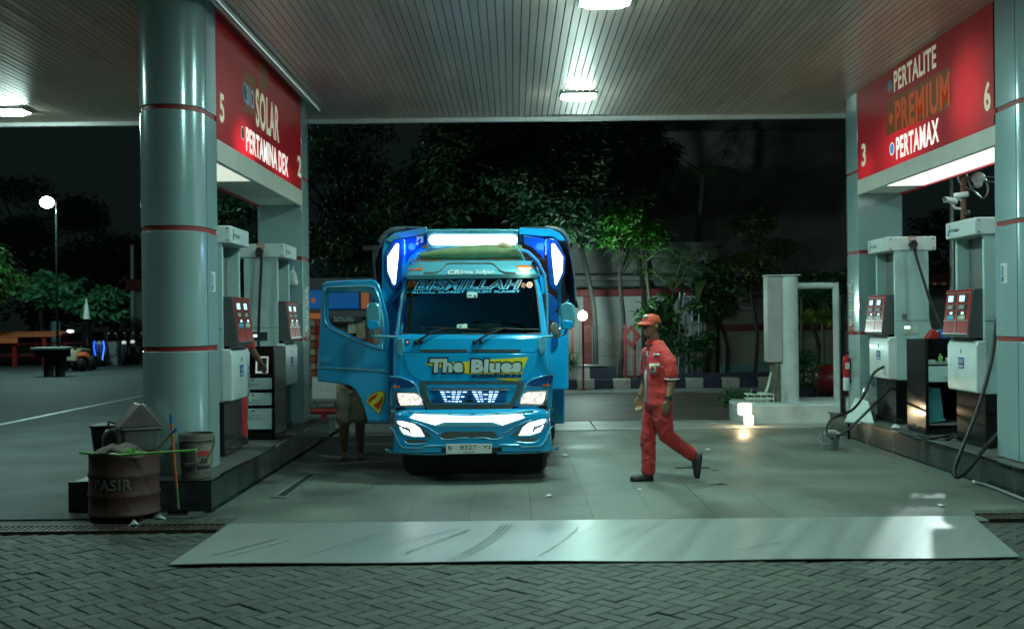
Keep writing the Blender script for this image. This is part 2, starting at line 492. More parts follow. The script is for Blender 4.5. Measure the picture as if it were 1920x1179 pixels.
m_lens = E("lamp_lens", (0.70, 1.0, 0.93), 150)
def canopy_light(X, Y, lab, k=1.0):
    t = thing("canopy_light", lab, "ceiling light", (X, Y, CEIL), 0, "canopy floodlights")
    f = MB()
    f.box(-0.25, 0.25, -0.19, -0.17, -0.035, 0.0); f.box(-0.25, 0.25, 0.17, 0.19, -0.035, 0.0)
    f.box(-0.25, -0.225, -0.17, 0.17, -0.035, 0.0); f.box(0.225, 0.25, -0.17, 0.17, -0.035, 0.0)
    f.build("housing", m_fascia, t, bevel=0.004)
    l = MB(); l.loft([[(-.222, -.168, -.03), (.222, -.168, -.03), (.222, .168, -.03), (-.222, .168, -.03)], [(-.15, -.1, -.075), (.15, -.1, -.075), (.15, .1, -.075), (-.15, .1, -.075)]])
    l.build("lens", m_lens, t)
    ld = bpy.data.lights.new("canopy_lamp", 'AREA'); ld.shape = 'RECTANGLE'; ld.size = 0.4; ld.size_y = 0.28
    ld.energy = LAMP_W * k; ld.color = LAMP_COL
    lo = bpy.data.objects.new("canopy_lamp", ld); COL.objects.link(lo); lo.parent = t; lo.location = (0, 0, -0.085)
canopy_light(0.9, 6.6, "ceiling light over the near edge of the lane, above the photo", 0.72)
canopy_light(-7.05, 10.4, "ceiling light over the left lane, outside the left edge of the photo", 0.2)
canopy_light(0.9, 10.1, "bright ceiling light above the truck, cut by the top of the photo")
canopy_light(0.91, 14.4, "bright ceiling light over the lane near the far edge of the canopy")
canopy_light(-7.05, 15.0, "bright ceiling light left of the big grey pillar by the canopy edge")
canopy_light(8.4, 10.1, "ceiling light hidden beyond the red sign over the right hand lane", 0.3)
canopy_light(8.4, 14.4, "ceiling light hidden beyond the red sign near the far right pillar", 0.6)

# cove pipes along the tops of the signs (part of the canopy)
b = MB(); b.tube([(-2.72, 8.6, -0.05), (-2.72, 14.95, -0.05)], 0.05, 10); b.build("cove_trim", m_alu, cn, smooth=40)

# ================================================================== ISLANDS
IH = 0.264
def island(lab, X0, X1, Y0, Y1, lane):
    t = thing("pump_island", lab, "pump island", (0, 0, 0))
    b = MB(); b.box(X0 + 0.02, X1 - 0.02, Y0 + 0.02, Y1 - 0.02, -0.05, IH - 0.008); b.build("island_top", m_isltop, t)
    tw = 0.46
    y = Y0
    while y < Y1 - 0.05:
        e = min(y + tw - 0.004, Y1)
        for xa, xb in ((X0, X0 + 0.02), (X1 - 0.02, X1)):
            k = MB(); k.box(xa, xb, y, e, -0.05, IH - 0.014); k.build("kerb_tile", m_granite, t, bevel=0.002, seg=1)
        y += tw
    x = X0 + 0.022
    while x < X1 - 0.05:
        e = min(x + tw - 0.004, X1 - 0.022)
        for ya, yb in ((Y0, Y0 + 0.02), (Y1 - 0.02, Y1)):
            k = MB(); k.box(x, e, ya, yb, -0.05, IH - 0.014); k.build("kerb_tile", m_granite, t, bevel=0.002, seg=1)
        x += tw
    lx = X1 if lane > 0 else X0
    e = MB(); e.box(lx - 0.035, lx + 0.003, Y0 - .003, Y1, IH - 0.013, IH)
    e.box(X0, X1, Y0 - 0.004, Y0 + 0.03, IH - 0.0125, IH - 0.0005); e.build("edge_nosing", m_black, t, bevel=0.003)
    return t
island("raised dark tiled pump island on the left under the bio solar sign", -3.9, -2.65, 9.3, 15.2, 1)
island("raised dark tiled pump island on the right under the pertalite sign", 4.52, 5.85, 9.45, 15.3, -1)

# ================================================================== PILLARS
def pillar_plan(r, L, n=14, inset=0.0):
    r2 = r - inset
    pts = [(r2 * math.cos(a), r2 * math.sin(a)) for a in [pi + pi * k / n for k in range(n + 1)]]
    return pts + [(r2, L - inset * 0), (-r2, L - inset * 0)]
def pillar(lab, X, Yc, flip, r, L=0.45):
    t = thing("canopy_pillar", lab, "pillar", (X, Yc, IH), pi if flip else 0)
    cuts = [1.40 - IH, 2.50 - IH, 3.60 - IH]
    z = 0.0
    edges = [0.0] + cuts + [CEIL - IH - 0.005]
    for k in range(4):
        z0 = edges[k] + (0.022 if k else 0); z1 = edges[k + 1] - (0.022 if k < 3 else 0)
        b = MB(); b.prism(pillar_plan(r, L), 'z', z0, z1); b.build("cladding_panel", m_pillar, t, bevel=0.006)
        b = MB()
        for sx_ in (-1, 1): b.box(sx_ * r - .0012, sx_ * r + .0012, -.004, .004, z0 + .008, z1 - .008)
        b.build("panel_seam", m_dark, t)
    for c in cuts:
        b = MB(); b.prism(pillar_plan(r, L - 0.004, inset=0.014), 'z', c - 0.0225, c + 0.0225); b.build("red_band", m_redband, t, smooth=40)
    return t
pl1 = pillar("big rounded grey clad pillar beside the trash bin and paint bucket", -3.15, 9.95, False, 0.30, 0.355)
pl2 = pillar("grey clad pillar behind the farther left pump, next to the open truck door", -3.15, 14.9, True, 0.30)
pl3 = pillar("grey clad pillar cut off by the right edge of the photo", 4.98, 9.9, False, 0.30)
pl4 = pillar("grey clad pillar with safety stickers behind the farther right pump", 4.98, 14.9, True, 0.30)

# stickers on pillars
def card(name, parent, org, right, up, w, h, mat, proud=0.003):
    org, right, up = Vector(org), Vector(right).normalized(), Vector(up).normalized(); n = right.cross(up)
    b = MB(); q = [org + n * proud, org + right * w + n * proud, org + right * w + up * h + n * proud, org + up * h + n * proud]
    bk = [v - n * (proud + 0.0) for v in q]
    b.add(q + bk, [(0, 1, 2, 3), (0, 4, 5, 1), (1, 5, 6, 2), (2, 6, 7, 3), (3, 7, 4, 0)])
    return b.build(name, mat, parent, recalc=False)
Z = Vector((0, 0, 1))
def pillar_sticker(pl, lane, Y, z):
    """small white notice, flat against the lane side; local frame of pillar"""
    # world right vector on the lane side
    right = Vector((0, lane, 0)); x = lane * 0.30
    c = card("notice", pl, (x, Y, z), right, Z, 0.13, 0.19, m_paper)
    card("notice_print", pl, Vector((x, Y, z)) + right * 0.012 + Z * 0.07 + Vector((lane * 0.003, 0, 0)), right, Z, 0.045, 0.1, m_blueprint, 0.002)
    card("notice_print", pl, Vector((x, Y, z)) + right * 0.012 + Z * 0.012 + Vector((lane * 0.003, 0, 0)), right, Z, 0.045, 0.05, m_inkblue, 0.002)
    for k in range(5):
        card("notice_print", pl, Vector((x, Y, z)) + right * 0.066 + Z * (0.04 + 0.025 * k) + Vector((lane * 0.003, 0, 0)), right, Z, 0.05, 0.004, m_ink, 0.001)
pillar_sticker(pl1, 1, 0.12, 1.93 - IH)
pillar_sticker(pl3, -1, 0.33, 1.93 - IH)
# row of safety pictograms on the two far pillars (lane side; local frame turned by 180)
def safety(pl, lane):
    right = Vector((0, -lane, 0)); x = -lane * 0.30     # local
    nx = Vector((-lane * 0.003, 0, 0))
    yl = 0.30 if lane > 0 else 0.02
    base = Vector((x, yl, 0))
    sg = right
    k = 0
    for col in (0, 1):
        for row in range(3):
            z = 1.52 - IH + row * 0.20 + (0.02 if col else -0.02)
            o = base + sg * (0.01 + col * 0.115) + Z * z
            card("safety_sticker", pl, o, right, Z, 0.095, 0.18, m_paper)
            q = o + nx
            if col:
                b = MB(); cen = q + right * 0.047 + Z * 0.09
                ring = []
                for s_ in (0.042, 0.034):
                    ring.append([cen + right * s_ * math.cos(a) + Z * s_ * 1.7 * math.sin(a) + nx * 0.5 for a in [2 * pi * i / 16 for i in range(16)]])
                b.loft(ring, True, False); b.build("sticker_ring", m_ink, pl, recalc=False)
                card("sticker_mark", pl, q + right * 0.038 + Z * 0.05, right, Z, 0.018, 0.08, m_ink, 0.001)
            else:
                card("sticker_mark", pl, q + right * 0.02 + Z * 0.02, right, Z, 0.055, 0.05, [m_inkred, m_yellow, m_yellow][2 - row] if row != 1 else m_inkgreen, 0.001)
                card("sticker_mark", pl, q + right * 0.03 + Z * 0.09, right, Z, 0.035, 0.06, m_ink, 0.001)
    for r_ in range(3):
        card("sticker_mark", pl, base + sg * 0.01 + Z * (1.455 - IH - r_ * 0.045 + 0.02), right, Z, 0.2, 0.03, m_inkred, 0.002)
safety(pl2, 1); safety(pl4, -1)

# ================================================================== SIGNS
m_signred = M("sign_red", (0.60, 0.018, 0.03), 0.35, coat=0.08, spec=.3, var=0.04, vs=2)
m_signwhite = M("sign_white", (0.66, 0.65, 0.58), 0.35, var=0.08, vs=3, dirt=(0.45, 0.42, 0.33), ds=2)
m_cream = M("sign_letter", (0.75, 0.72, 0.52), 0.4, emit=(1.0, 0.93, 0.68), es=0.22)
m_cream2 = M("sign_letter_lit", (0.8, 0.8, 0.75), 0.4, emit=(1.0, 0.97, 0.9), es=0.75)
m_orange = M("sign_letter_orange", (0.50, 0.07, 0.01), 0.4, emit=(1.0, 0.12, 0.0), es=0.16)
m_tape = M("brown_tape", (0.20, 0.05, 0.01), 0.4, emit=(1.0, 0.2, 0.0), es=0.035)
m_tape2 = M("faint_tape", (0.36, 0.10, 0.03), 0.4)
m_dot = M("sign_dot", (0.03, 0.12, 0.14), 0.4)
m_dotblue = M("sign_dot_blue", (0.02, 0.2, 0.5), 0.4, emit=(0.05, 0.45, 1.0), es=0.4)
m_dotgrey = M("sign_dot_grey", (0.25, 0.36, 0.42), 0.4)
m_bio = M("sign_bio", (0.34, 0.52, 0.66), 0.4, emit=(.4, .7, 1), es=.06)
def backlit(name, spots):
    """red acrylic face lit from behind by tubes inside the box"""
    m = m_signred.copy(); m.name = name; nt = m.node_tree; n = nt.nodes; L = nt.links; p = n["Principled BSDF"]
    g = n.new("ShaderNodeNewGeometry"); cur = None
    for (c, rr, s) in spots:
        sub = n.new("ShaderNodeVectorMath"); sub.operation = 'SUBTRACT'; sub.inputs[1].default_value = c; L.new(g.outputs["Position"], sub.inputs[0])
        sc = n.new("ShaderNodeVectorMath"); sc.operation = 'MULTIPLY'; sc.inputs[1].default_value = (0, 1 / rr[0], 1 / rr[1]); L.new(sub.outputs[0], sc.inputs[0])
        ln = n.new("ShaderNodeVectorMath"); ln.operation = 'LENGTH'; L.new(sc.outputs[0], ln.inputs[0])
        mr = n.new("ShaderNodeMapRange"); mr.interpolation_type = 'SMOOTHERSTEP'
        mr.inputs[1].default_value = 0; mr.inputs[2].default_value = 1; mr.inputs[3].default_value = s; mr.inputs[4].default_value = 0
        L.new(ln.outputs["Value"], mr.inputs[0])
        if cur is None: cur = mr.outputs[0]
        else:
            a = n.new("ShaderNodeMath"); a.operation = 'ADD'; L.new(cur, a.inputs[0]); L.new(mr.outputs[0], a.inputs[1]); cur = a.outputs[0]
    p.inputs["Emission Color"].default_value = (1, 0.02, 0.04, 1); L.new(cur, p.inputs["Emission Strength"])
    return m
YA, YB = 10.31, 14.44
def sign(name, lab, X, lane, zb, zr, face):
    t = thing(name, lab, "sign", (X, 0, 0))
    s = lane
    D = 0.56
    b = MB(); b.box(min(0, -s * 0.05), max(0, -s * 0.05), YA, YB, zr, CEIL - 0.004); b.build("face_panel", face, t, bevel=0.004)
    b = MB(); b.box(min(s * 0.006, -s * 0.05), max(s * 0.006, -s * 0.05), YA, YB, zb, zr - 0.003); b.build("white_strip", m_signwhite, t, bevel=0.004)
    b = MB(); b.box(min(-s * D, -s * (D + 0.05)), max(-s * D, -s * (D + 0.05)), YA, YB, zb, CEIL - 0.004); b.build("back_panel", m_signred, t)
    return t
SL = sign("fuel_sign", "red bio solar and pertamina dex sign between the left pillars", -2.85, 1, 3.20, 3.415,
          backlit("sign_red_backlit", [((0, 11.4, 3.50), (0.75, 0.42), 0.85), ((0, 13.2, 3.5), (1.1, 0.3), 0.25)]))
SR = sign("fuel_sign", "red pertalite, premium and pertamax sign between the right pillars", 4.68, -1, 3.27, 3.465,
          backlit("sign_red_backlit_b", [((0, 12.8, 3.65), (1.3, 0.75), 0.42), ((0, 10.95, 3.9), (0.7, 0.8), 0.40), ((0, 14.1, 3.55), (0.6, 0.4), 0.3)]))
m_soffit = M("soffit_panel", (0.66, 0.66, 0.58), 0.5, var=0.1, vs=2, dirt=(0.25, 0.22, 0.12), ds=1.6, da=0.6)
m_tubel = M("soffit_light_panel", (.6, .6, .5), .5, emit=(0.90, 1.0, 0.84), es=.75)
m_tubel2 = E("soffit_light_panel_white", (0.96, 1.0, 0.97), 1.5)
for t, s, zb in ((SL, 1, 3.20), (SR, -1, 3.27)):
    # soffit panels under the sign box; lit ones are lamps
    n = 5; w = (YB - YA) / n
    for i in range(n):
        y0 = YA + i * w; lit = (i in (0, 1)) if s > 0 else (i in (0, 1, 2, 3))
        b = MB(); xa, xb = -s * 0.053, -s * 0.557
        b.box(min(xa, xb), max(xa, xb), y0 + 0.004, y0 + w - 0.004, zb + 0.018, zb + 0.03)
        mm = m_soffit
        if lit: mm = (m_tubel if s > 0 else m_tubel2)
        b.build("soffit_panel", mm, t)
def sign_text(t, X, lane, s, pl, pr, mat, off=0.012, shear=0):
    """pl = (top-left, bottom-left) pixels, pr = (top-right, bottom-right)"""
    a = [on_x(*q, X) for q in pl]; b = [on_x(*q, X) for q in pr]
    zt = (a[0].z + b[0].z) / 2; zb = (a[1].z + b[1].z) / 2
    y0 = (a[0].y + a[1].y) / 2; y1 = (b[0].y + b[1].y) / 2
    right = Vector((0, 1 if y1 > y0 else -1, 0))
    return text("lettering", s, t, (0, y0, zb), right, Z, abs(y1 - y0), zt - zb, mat, off, shear, 0.004)
def sign_dot(t, X, lane, px, py, ry, mat, ring=None):
    c = on_x(px, py, X); r = ry * c.y / 2000
    b = MB(); s = lane
    b.add([(s * 0.004, c.y + r * math.cos(a), c.z + r * math.sin(a)) for a in [2 * pi * k / 20 for k in range(20)]], [tuple(range(20))])
    o = b.build("dot", mat, t, recalc=False)
    if ring:
        b = MB()
        b.loft([[(s * 0.005, c.y + q * math.cos(a), c.z + q * math.sin(a)) for a in [2 * pi * k / 20 for k in range(20)]] for q in (r, r * 1.22)], True, False)
        b.build("dot_ring", ring, t, recalc=False)
def lp(cx, cy): return (380 + cx * 0.356, cy * 0.356)
def rp(cx, cy): return (1560 + cx * 0.39, cy * 0.39)
XS = -2.846
def tapeq(t, X, pts, mat, lane):
    b = MB(); q = [on_x(*p_, X) for p_ in pts]
    b.add([(lane * 0.002, p_.y, p_.z) for p_ in q], [(0, 1, 2, 3)]); b.build("tape_patch", mat, t, recalc=False)
tapeq(SL, XS, [lp(216, 372), lp(277, 412), lp(275, 615), lp(214, 590)], m_tape2, 1)
tapeq(SL, XS, [lp(296, 318), lp(346, 362), lp(343, 490), lp(294, 470)], m_tape2, 1)
sign_text(SL, XS, 1, "SOLAR", (lp(285, 473), lp(275, 660)), (lp(406, 566), lp(399, 755)), m_cream, 0.03)
sign_text(SL, XS, 1, "BIO", (lp(232, 448), lp(231, 553)), (lp(272, 482), lp(271, 580)), m_bio, 0.02)
sign_text(SL, XS, 1, "PERTAMINA DEX", (lp(231, 660), lp(227, 790)), (lp(451, 836), lp(449, 935)), m_cream2, 0.03)
sign_text(SL, XS, 1, "5", (lp(90, 486), lp(90, 640)), (lp(115, 505), lp(113, 655)), m_cream, 0.03)
sign_text(SL, XS, 1, "2", (lp(500, 815), lp(500, 925)), (lp(520, 830), lp(519, 940)), m_cream, 0.03)
sign_dot(SL, XS, 1, *lp(223, 487), 15, m_dot, m_bio)
sign_dot(SL, XS, 1, *lp(211, 702), 11, m_dot, m_cream)
XS = 4.676
tapeq(SR, XS, [rp(258, 485), rp(567, 320), rp(570, 515), rp(260, 655)], m_tape, -1)
sign_text(SR, XS, -1, "PERTALITE", (rp(297, 350), rp(297, 447)), (rp(500, 206), rp(500, 322)), m_cream, 0.03)
sign_text(SR, XS, -1, "PREMIUM", (rp(303, 485), rp(303, 640)), (rp(566, 345), rp(566, 515)), m_orange, 0.03)
sign_text(SR, XS, -1, "PERTAMAX", (rp(308, 665), rp(308, 768)), (rp(512, 563), rp(514, 682)), m_cream2, 0.03)
sign_text(SR, XS, -1, "6", (rp(730, 398), rp(730, 545)), (rp(762, 382), rp(762, 528)), m_cream, 0.03)
sign_text(SR, XS, -1, "3", (rp(142, 692), rp(142, 806)), (rp(162, 688), rp(162, 796)), m_cream, 0.03)
sign_dot(SR, XS, -1, *rp(278, 415), 12, m_dotgrey)
sign_dot(SR, XS, -1, *rp(283, 572), 11, m_orange)
sign_dot(SR, XS, -1, *rp(288, 717), 10, m_dotblue, m_cream2)
# ================================================================== FUEL PUMPS
def logo(parent, org, right, up, s):
    """small three-colour mark + word on the header box"""
    org, right, up = Vector(org), Vector(right).normalized(), Vector(up).normalized(); n = right.cross(up) * 0.003
    def para(x0, y0, pts, mat):
        b = MB(); b.add([org + n + right * (x * s) + up * (y * s) for x, y in pts], [tuple(range(len(pts)))]); b.build("logo_mark", mat, parent, recalc=False)
    para(0, 0, [(0, 0), (0.28, 0), (0.42, 0.62), (0.16, 0.62)], m_inkblue)
    para(0, 0, [(0.36, 0.36), (0.60, 0.36), (0.68, 0.66), (0.46, 0.66)], m_inkgreen)
    para(0, 0, [(0.34, 0.72), (0.56, 0.72), (0.46, 1.05), (0.24, 1.05)], m_inkred)
    text("logo_word", "PERTAMINA", parent, org + right * (0.78 * s) + up * (0.26 * s), right, up, 1.75 * s, 0.32 * s, m_ink, 0.012, 0, 0.003)

def pump(lab, X, Y, side, grp, style):
    """lane face on local +x; side=+1 left island, -1 right island (turned by 180)"""
    t = thing("fuel_pump", lab, "fuel pump", (X, Y, IH), 0 if side > 0 else pi, grp)
    hx, hy = 0.215, 0.36
    b = MB(); b.box(-hx, hx, -hy, hy, 0.0, 0.55); b.box(-hx - .01, hx + .01, -hy - .01, hy + .01, 0, 0.06)
    b.build("base_cabinet", m_black, t, bevel=0.008)
    # end plates, recess, rear plate
    for sy in (-1, 1):
        b = MB(); ya, yb = (sy * hy, sy * (hy - 0.05))
        prof = [(-hx, 0.552), (hx, 0.552), (hx, 2.19), (-hx - 0.0, 2.19)]
        if sy * side < 0: prof = [(-hx - 0.03, 0.552), (hx, 0.552), (hx, 2.19), (-hx + .0, 2.19), (-hx, 1.35), (-hx - .03, 1.2)]
        b.prism(prof, 'y', min(ya, yb), max(ya, yb)); b.build("end_panel", m_greyen, t, bevel=0.006)
    b = MB(); b.box(-hx + 0.0, hx - 0.13, -hy + 0.051, hy - 0.051, 0.553, 2.189); b.build("recess_panel", m_panelin, t)
    b = MB()
    for yy in (-hy + .09, hy - .09):
        for zz_ in (1.75, 1.95, 2.12): b.lathe([(0.008, 0), (0.008, .008), (0.0001, .008)], 8, (hx - 0.13, yy, zz_), 'x')
    b.build("screw", m_alu, t)
    # seam on the end faces and the inner lower lining
    cy = -hy if side > 0 else hy          # the end that faces the photographer
    e = -1 if side > 0 else 1
    b = MB(); b.box(-hx, hx, min(cy, cy + e * 0.003), max(cy, cy + e * 0.003), 1.30, 1.308); b.build("seam", m_panelin, t)
    # header box
    b = MB(); b.box(-0.31, 0.31, -0.375, 0.375, 2.193, 2.37); b.build("header_box", m_white, t, bevel=0.012)
    b = MB()
    for xx, zz_ in ((-.27, 2.22), (.27, 2.22), (-.27, 2.34), (.27, 2.34)): b.lathe([(0.009, 0), (0.009, e * .005), (0.0001, e * .005)], 8, (xx, cy + e * 0.015, zz_), 'y')
    b.build("screw", m_ink, t)
    lr = Vector((0, 1, 0))
    logo(t, (0.31, -0.31, 2.225), lr, Z, 0.115)
    # lower lane cover
    b = MB(); b.prism([(hx - .02, 0.56), (hx + 0.085, 0.56), (hx + 0.095, 0.60), (hx + 0.095, 1.04), (hx + 0.07, 1.10), (hx - .02, 1.10)], 'y', -hy - 0.005, hy + 0.005)
    b.build("lower_cover", m_white, t, bevel=0.014)
    b = MB(); b.lathe([(0.012, 0), (0.012, .004), (0.0001, .004)], 10, (hx + 0.095, 0.0, 0.99), 'x'); b.box(hx + .095, hx + .099, -.004, .004, .955, .99); b.build("lock", m_ink, t)
    card("sticker", t, (hx + 0.0955, -0.07, 0.80), lr, Z, 0.14, 0.12, m_inkblue)
    text("sticker_word", "AMM", t, (hx + 0.099, -0.055, 0.855), lr, Z, 0.11, 0.05, m_paper, 0.02)
    card("sticker_mark", t, (hx + 0.0985, -0.055, 0.815), lr, Z, 0.11, 0.02, m_paper, .001)
    # display unit
    dx = hx + 0.10
    b = MB(); b.prism([(hx - 0.04, 1.13), (dx + 0.045, 1.13), (dx + 0.05, 1.17), (dx + 0.0, 1.60), (dx - 0.01, 1.64), (hx - 0.04, 1.64)], 'y', -hy + 0.02, hy - 0.05)
    b.build("display_housing", M_ := MATS["pump_housing"], t, bevel=0.008)
    # sloping red front
    nx = Vector((0.43, 0, 0.05)).normalized(); upv = Vector((-0.05, 0, 0.43)).normalized()
    o0 = Vector((dx + 0.05, -hy + 0.03, 1.175))
    fw = 2 * hy - 0.09
    def front(name, a, c, w, h, mat, proud):
        oo = o0 + lr * a + upv * c
        bb = MB(); q = [oo, oo + lr * w, oo + lr * w + upv * h, oo + upv * h]
        bb.add(q + [v + nx * proud for v in q], [(4, 5, 6, 7), (0, 1, 5, 4), (1, 2, 6, 5), (2, 3, 7, 6), (3, 0, 4, 7)]); return bb.build(name, mat, t, recalc=False)
    front("red_front", 0, 0.0, fw, 0.13, m_pumpred, 0.006)
    front("red_front", 0, 0.14, fw, 0.285, m_pumpred, 0.006)
    front("red_top", -0.005, 0.43, fw + 0.01, 0.03, m_pumpred, 0.012)
    for c_ in range(2):
        a0 = 0.075 + c_ * 0.285
        for r_ in range(3):
            hh = (0.085, 0.06, 0.045)[r_]; cc = (0.335, 0.258, 0.20)[r_]
            front("bezel", a0 - 0.012, cc - 0.008, 0.20, hh - 0.004, m_ink, 0.010)
            front("screen", a0 + (0 if r_ < 2 else 0.075), cc, (0.125, 0.125, 0.06)[r_], hh - 0.02, (m_screen if r_ == 0 else m_lcd) if r_ < 2 else m_screen2, 0.013)
        front("fuel_label", a0, 0.148, 0.17, 0.04, (m_teal, m_pale)[c_] if style != 1 else m_pale, 0.011)
    front("divider", fw / 2 - 0.006, 0.0, 0.012, 0.43, m_alu, 0.011)
    front("rail", -0.004, 0.128, fw + .008, 0.01, m_alu, 0.013)
    front("rail", -0.004, 0.425, fw + .008, 0.007, m_alu, 0.013)
    front("rail", -0.004, -0.012, fw + .008, 0.012, m_alu, 0.013)
    b = MB(); b.box(hx - 0.06, hx + 0.05, -hy + 0.06, hy - 0.1, 1.10, 1.13); b.build("neck", m_black, t)
    return t
M("pump_housing", (0.09, 0.095, 0.095), 0.35, var=0.1, vs=4)
m_teal = M("label_teal", (0.03, 0.30, 0.42), 0.4, emit=(0.1, 0.7, 0.9), es=0.12)
m_pale = M("label_pale", (0.5, 0.62, 0.50), 0.4)
GP = "fuel pumps on the two islands"
pA = pump("white and grey fuel pump just behind the big left pillar, tall black base", -3.21, 11.35, 1, GP, 0)
pB = pump("farther left fuel pump with black hose hanging down its pale end panel", -3.21, 13.93, 1, GP, 1)
pC = pump("farther right fuel pump with hose slanting across its pale end panel", 5.06, 13.90, -1, GP, 1)
pD = pump("nearer right fuel pump beside the pillar at the edge of the photo", 5.06, 11.33, -1, GP, 0)

def end_panel_meter(t, side, dark):
    e = -1 if side > 0 else 1; y = e * 0.36
    right = Vector((1, 0, 0)) if side > 0 else Vector((-1, 0, 0))
    n = Vector((0, e, 0))
    o = Vector((0, y, 0))
    def c(name, x, z, w, h, mat, pr): card(name, t, o + right * x + Z * z, right, Z, w, h, mat, pr)
    c("meter_frame", -0.13, 1.13, 0.22, 0.13, m_greyen if not dark else m_white, 0.006)
    c("meter_plate", -0.12, 1.14, 0.20, 0.11, m_ink if dark else m_pale, 0.009)
    c("meter_screen", -0.105, 1.20 if not dark else 1.185, 0.075, 0.035, m_screen2, 0.012)
    if not dark:
        for r in range(4):
            for q in range(3): c("meter_key", 0.005 + q * 0.024, 1.15 + r * 0.024, 0.018, 0.017, m_white, 0.012)
        c("sticker", -0.13, 1.32, 0.06, 0.07, m_panelin, 0.004)
    # hose swivel on the header
    b = MB(); b.tube([o + Z * 2.27 + n * 0.015, o + Z * 2.27 + n * 0.10], 0.045, 10); b.tube([o + Z * 2.28 + n * 0.07, o + Z * 2.20 + n * 0.075], 0.04, 10)
    b.build("hose_swivel", m_rubber, t, smooth=40)
    c("caution_tag", -0.045, 2.315, 0.10, 0.05, m_inkred, 0.018); c("caution_tag", -0.04, 2.328, 0.09, 0.022, m_paper, 0.020)
end_panel_meter(pB, 1, True); end_panel_meter(pC, -1, False)
# hanging hoses are parts of their pumps
def hose(t, pts, r=0.018, name="hose"):
    """world points"""
    mw = t.matrix_basis.inverted() if t.parent is None else t.matrix_world.inverted()
    mw = (Matrix.Translation(t.location) @ t.rotation_euler.to_matrix().to_4x4()).inverted()
    b = MB(); b.tube([mw @ p for p in smooth_line(pts, 8)], r, 10); return b.build(name, m_rubber, t, smooth=60)
hose(pB, [W(490, 472, 13.46), W(490, 500, 13.46), W(487, 560, 13.46), W(485, 620, 13.45), W(485, 690, 13.42), W(490, 720, 13.5)])
hose(pC, [W(1715, 466, 13.44), W(1718, 480, 13.44), W(1733, 530, 13.38), W(1750, 580, 13.30), W(1773, 632, 13.22), W(1790, 660, 13.3), Vector((5.4, 13.5, 1.2))])
# hoses trailing over the kerb
def P3(px, py, Y): return W(px, py, Y)
hose(pC, [Vector((4.82, 13.75, 1.0)), P3(1638, 700, 13.6), P3(1620, 740, 13.5), P3(1598, 768, 13.35), P3(1565, 782, 13.2), P3(1553, 795, 13.0), P3(1550, 812, 12.75), P3(1560, 822, 12.6)], 0.017)
hose(pC, [Vector((4.83, 13.7, 0.7)), P3(1640, 757, 13.4), P3(1612, 785, 13.1), P3(1590, 805, 12.75), P3(1570, 818, 12.6)], 0.017)
hose(pD, [Vector((4.95, 10.88, 1.56)), P3(1869, 600, 10.75), P3(1858, 680, 10.55), P3(1832, 770, 10.35), P3(1800, 850, 10.2), P3(1789, 882, 10.15), P3(1795, 894, 10.1), P3(1815, 880, 10.15), P3(1850, 835, 10.4), P3(1885, 795, 10.6), Vector((4.98, 10.9, 0.6))], 0.02)
hose(pD, [P3(1702, 815, 12.1), P3(1730, 822, 11.9), P3(1765, 818, 11.75), P3(1790, 815, 11.72), P3(1770, 826, 11.7), P3(1740, 826, 11.8), P3(1715, 818, 12.0), Vector((4.86, 11.66, 0.30))], 0.018)
# nozzle holster on the end of the near right pump
b = MB(); b.box(-0.07, 0.07, 0.362, 0.43, 1.16, 1.30); b.build("nozzle_holster", m_black, pD, bevel=0.006)
b = MB(); b.box(-0.06, 0.06, 0.362, 0.41, 1.33, 1.46); b.build("nozzle_holster", m_panelin, pD, bevel=0.004)
b = MB(); b.box(-0.03, 0.03, 0.43, 0.437, 1.19, 1.27); b.build("meter_screen", m_screen2, pD)
b = MB(); b.tube([(0.0, 0.41, 1.32), (0.02, 0.45, 1.30), (0.0, 0.46, 1.24), (-0.02, 0.44, 1.18)], 0.028, 8); b.build("nozzle", m_rubber, pD, smooth=50)

# ================================================================== CASHIER DESKS
# right: black open desk with one drawer
dk = thing("cashier_desk", "black open cashier desk with one pale drawer between the right pumps", "desk", (4.74, 12.30, IH))
b = MB()
b.box(0, 0.03, 0, 0.58, 0, 1.09); b.box(0.52, 0.55, 0, 0.58, 0, 1.09); b.box(0.031, 0.519, 0.55, 0.58, 0.0, 1.09)
b.box(0.031, 0.519, 0.02, 0.549, 0.0, 0.10); b.build("carcass", m_black, dk, bevel=0.004)
for xx in (0.0, 0.52):
    b = MB(); b.box(xx - 0.003, xx + 0.033, -0.012, 0.0, 0.0, 1.09); b.build("front_post", m_black, dk, bevel=0.003)
b = MB(); b.box(0.031, 0.519, 0.0, 0.549, 0.80, 0.83); b.build("counter", m_alu, dk, bevel=0.003)
b = MB(); b.box(0.033, 0.517, -0.008, 0.5, 0.60, 0.78); b.build("drawer", m_greyen, dk, bevel=0.004)
b = MB(); b.tube([(0.20, -0.008, 0.67), (0.20, -0.03, 0.665), (0.35, -0.03, 0.665), (0.35, -0.008, 0.67)], 0.006, 8); b.build("drawer_handle", m_chrome, dk, smooth=50)
b = MB(); b.lathe([(0.012, 0), (0.012, -.004), (0.0001, -.004)], 10, (0.275, -0.008, 0.74), 'y'); b.build("lock", m_ink, dk)
b = MB(); b.box(0.031, 0.519, -0.005, 0.54, 0.10, 0.115); b.build("shelf", m_panelin, dk)
m_tealpl = M("teal_plastic", (0.07, 0.30, 0.33), 0.4)
ct = thing("plastic_crate", "upright teal plastic tray inside the black cashier desk", "tray", (4.80, 12.42, IH + 0.117))
b = MB(); b.prism([(0.0, 0.0), (0.20, 0.03), (0.16, 0.40), (0.0, 0.42)], 'y', 0.0, 0.03); b.build("tray_base", m_tealpl, ct, bevel=0.006)
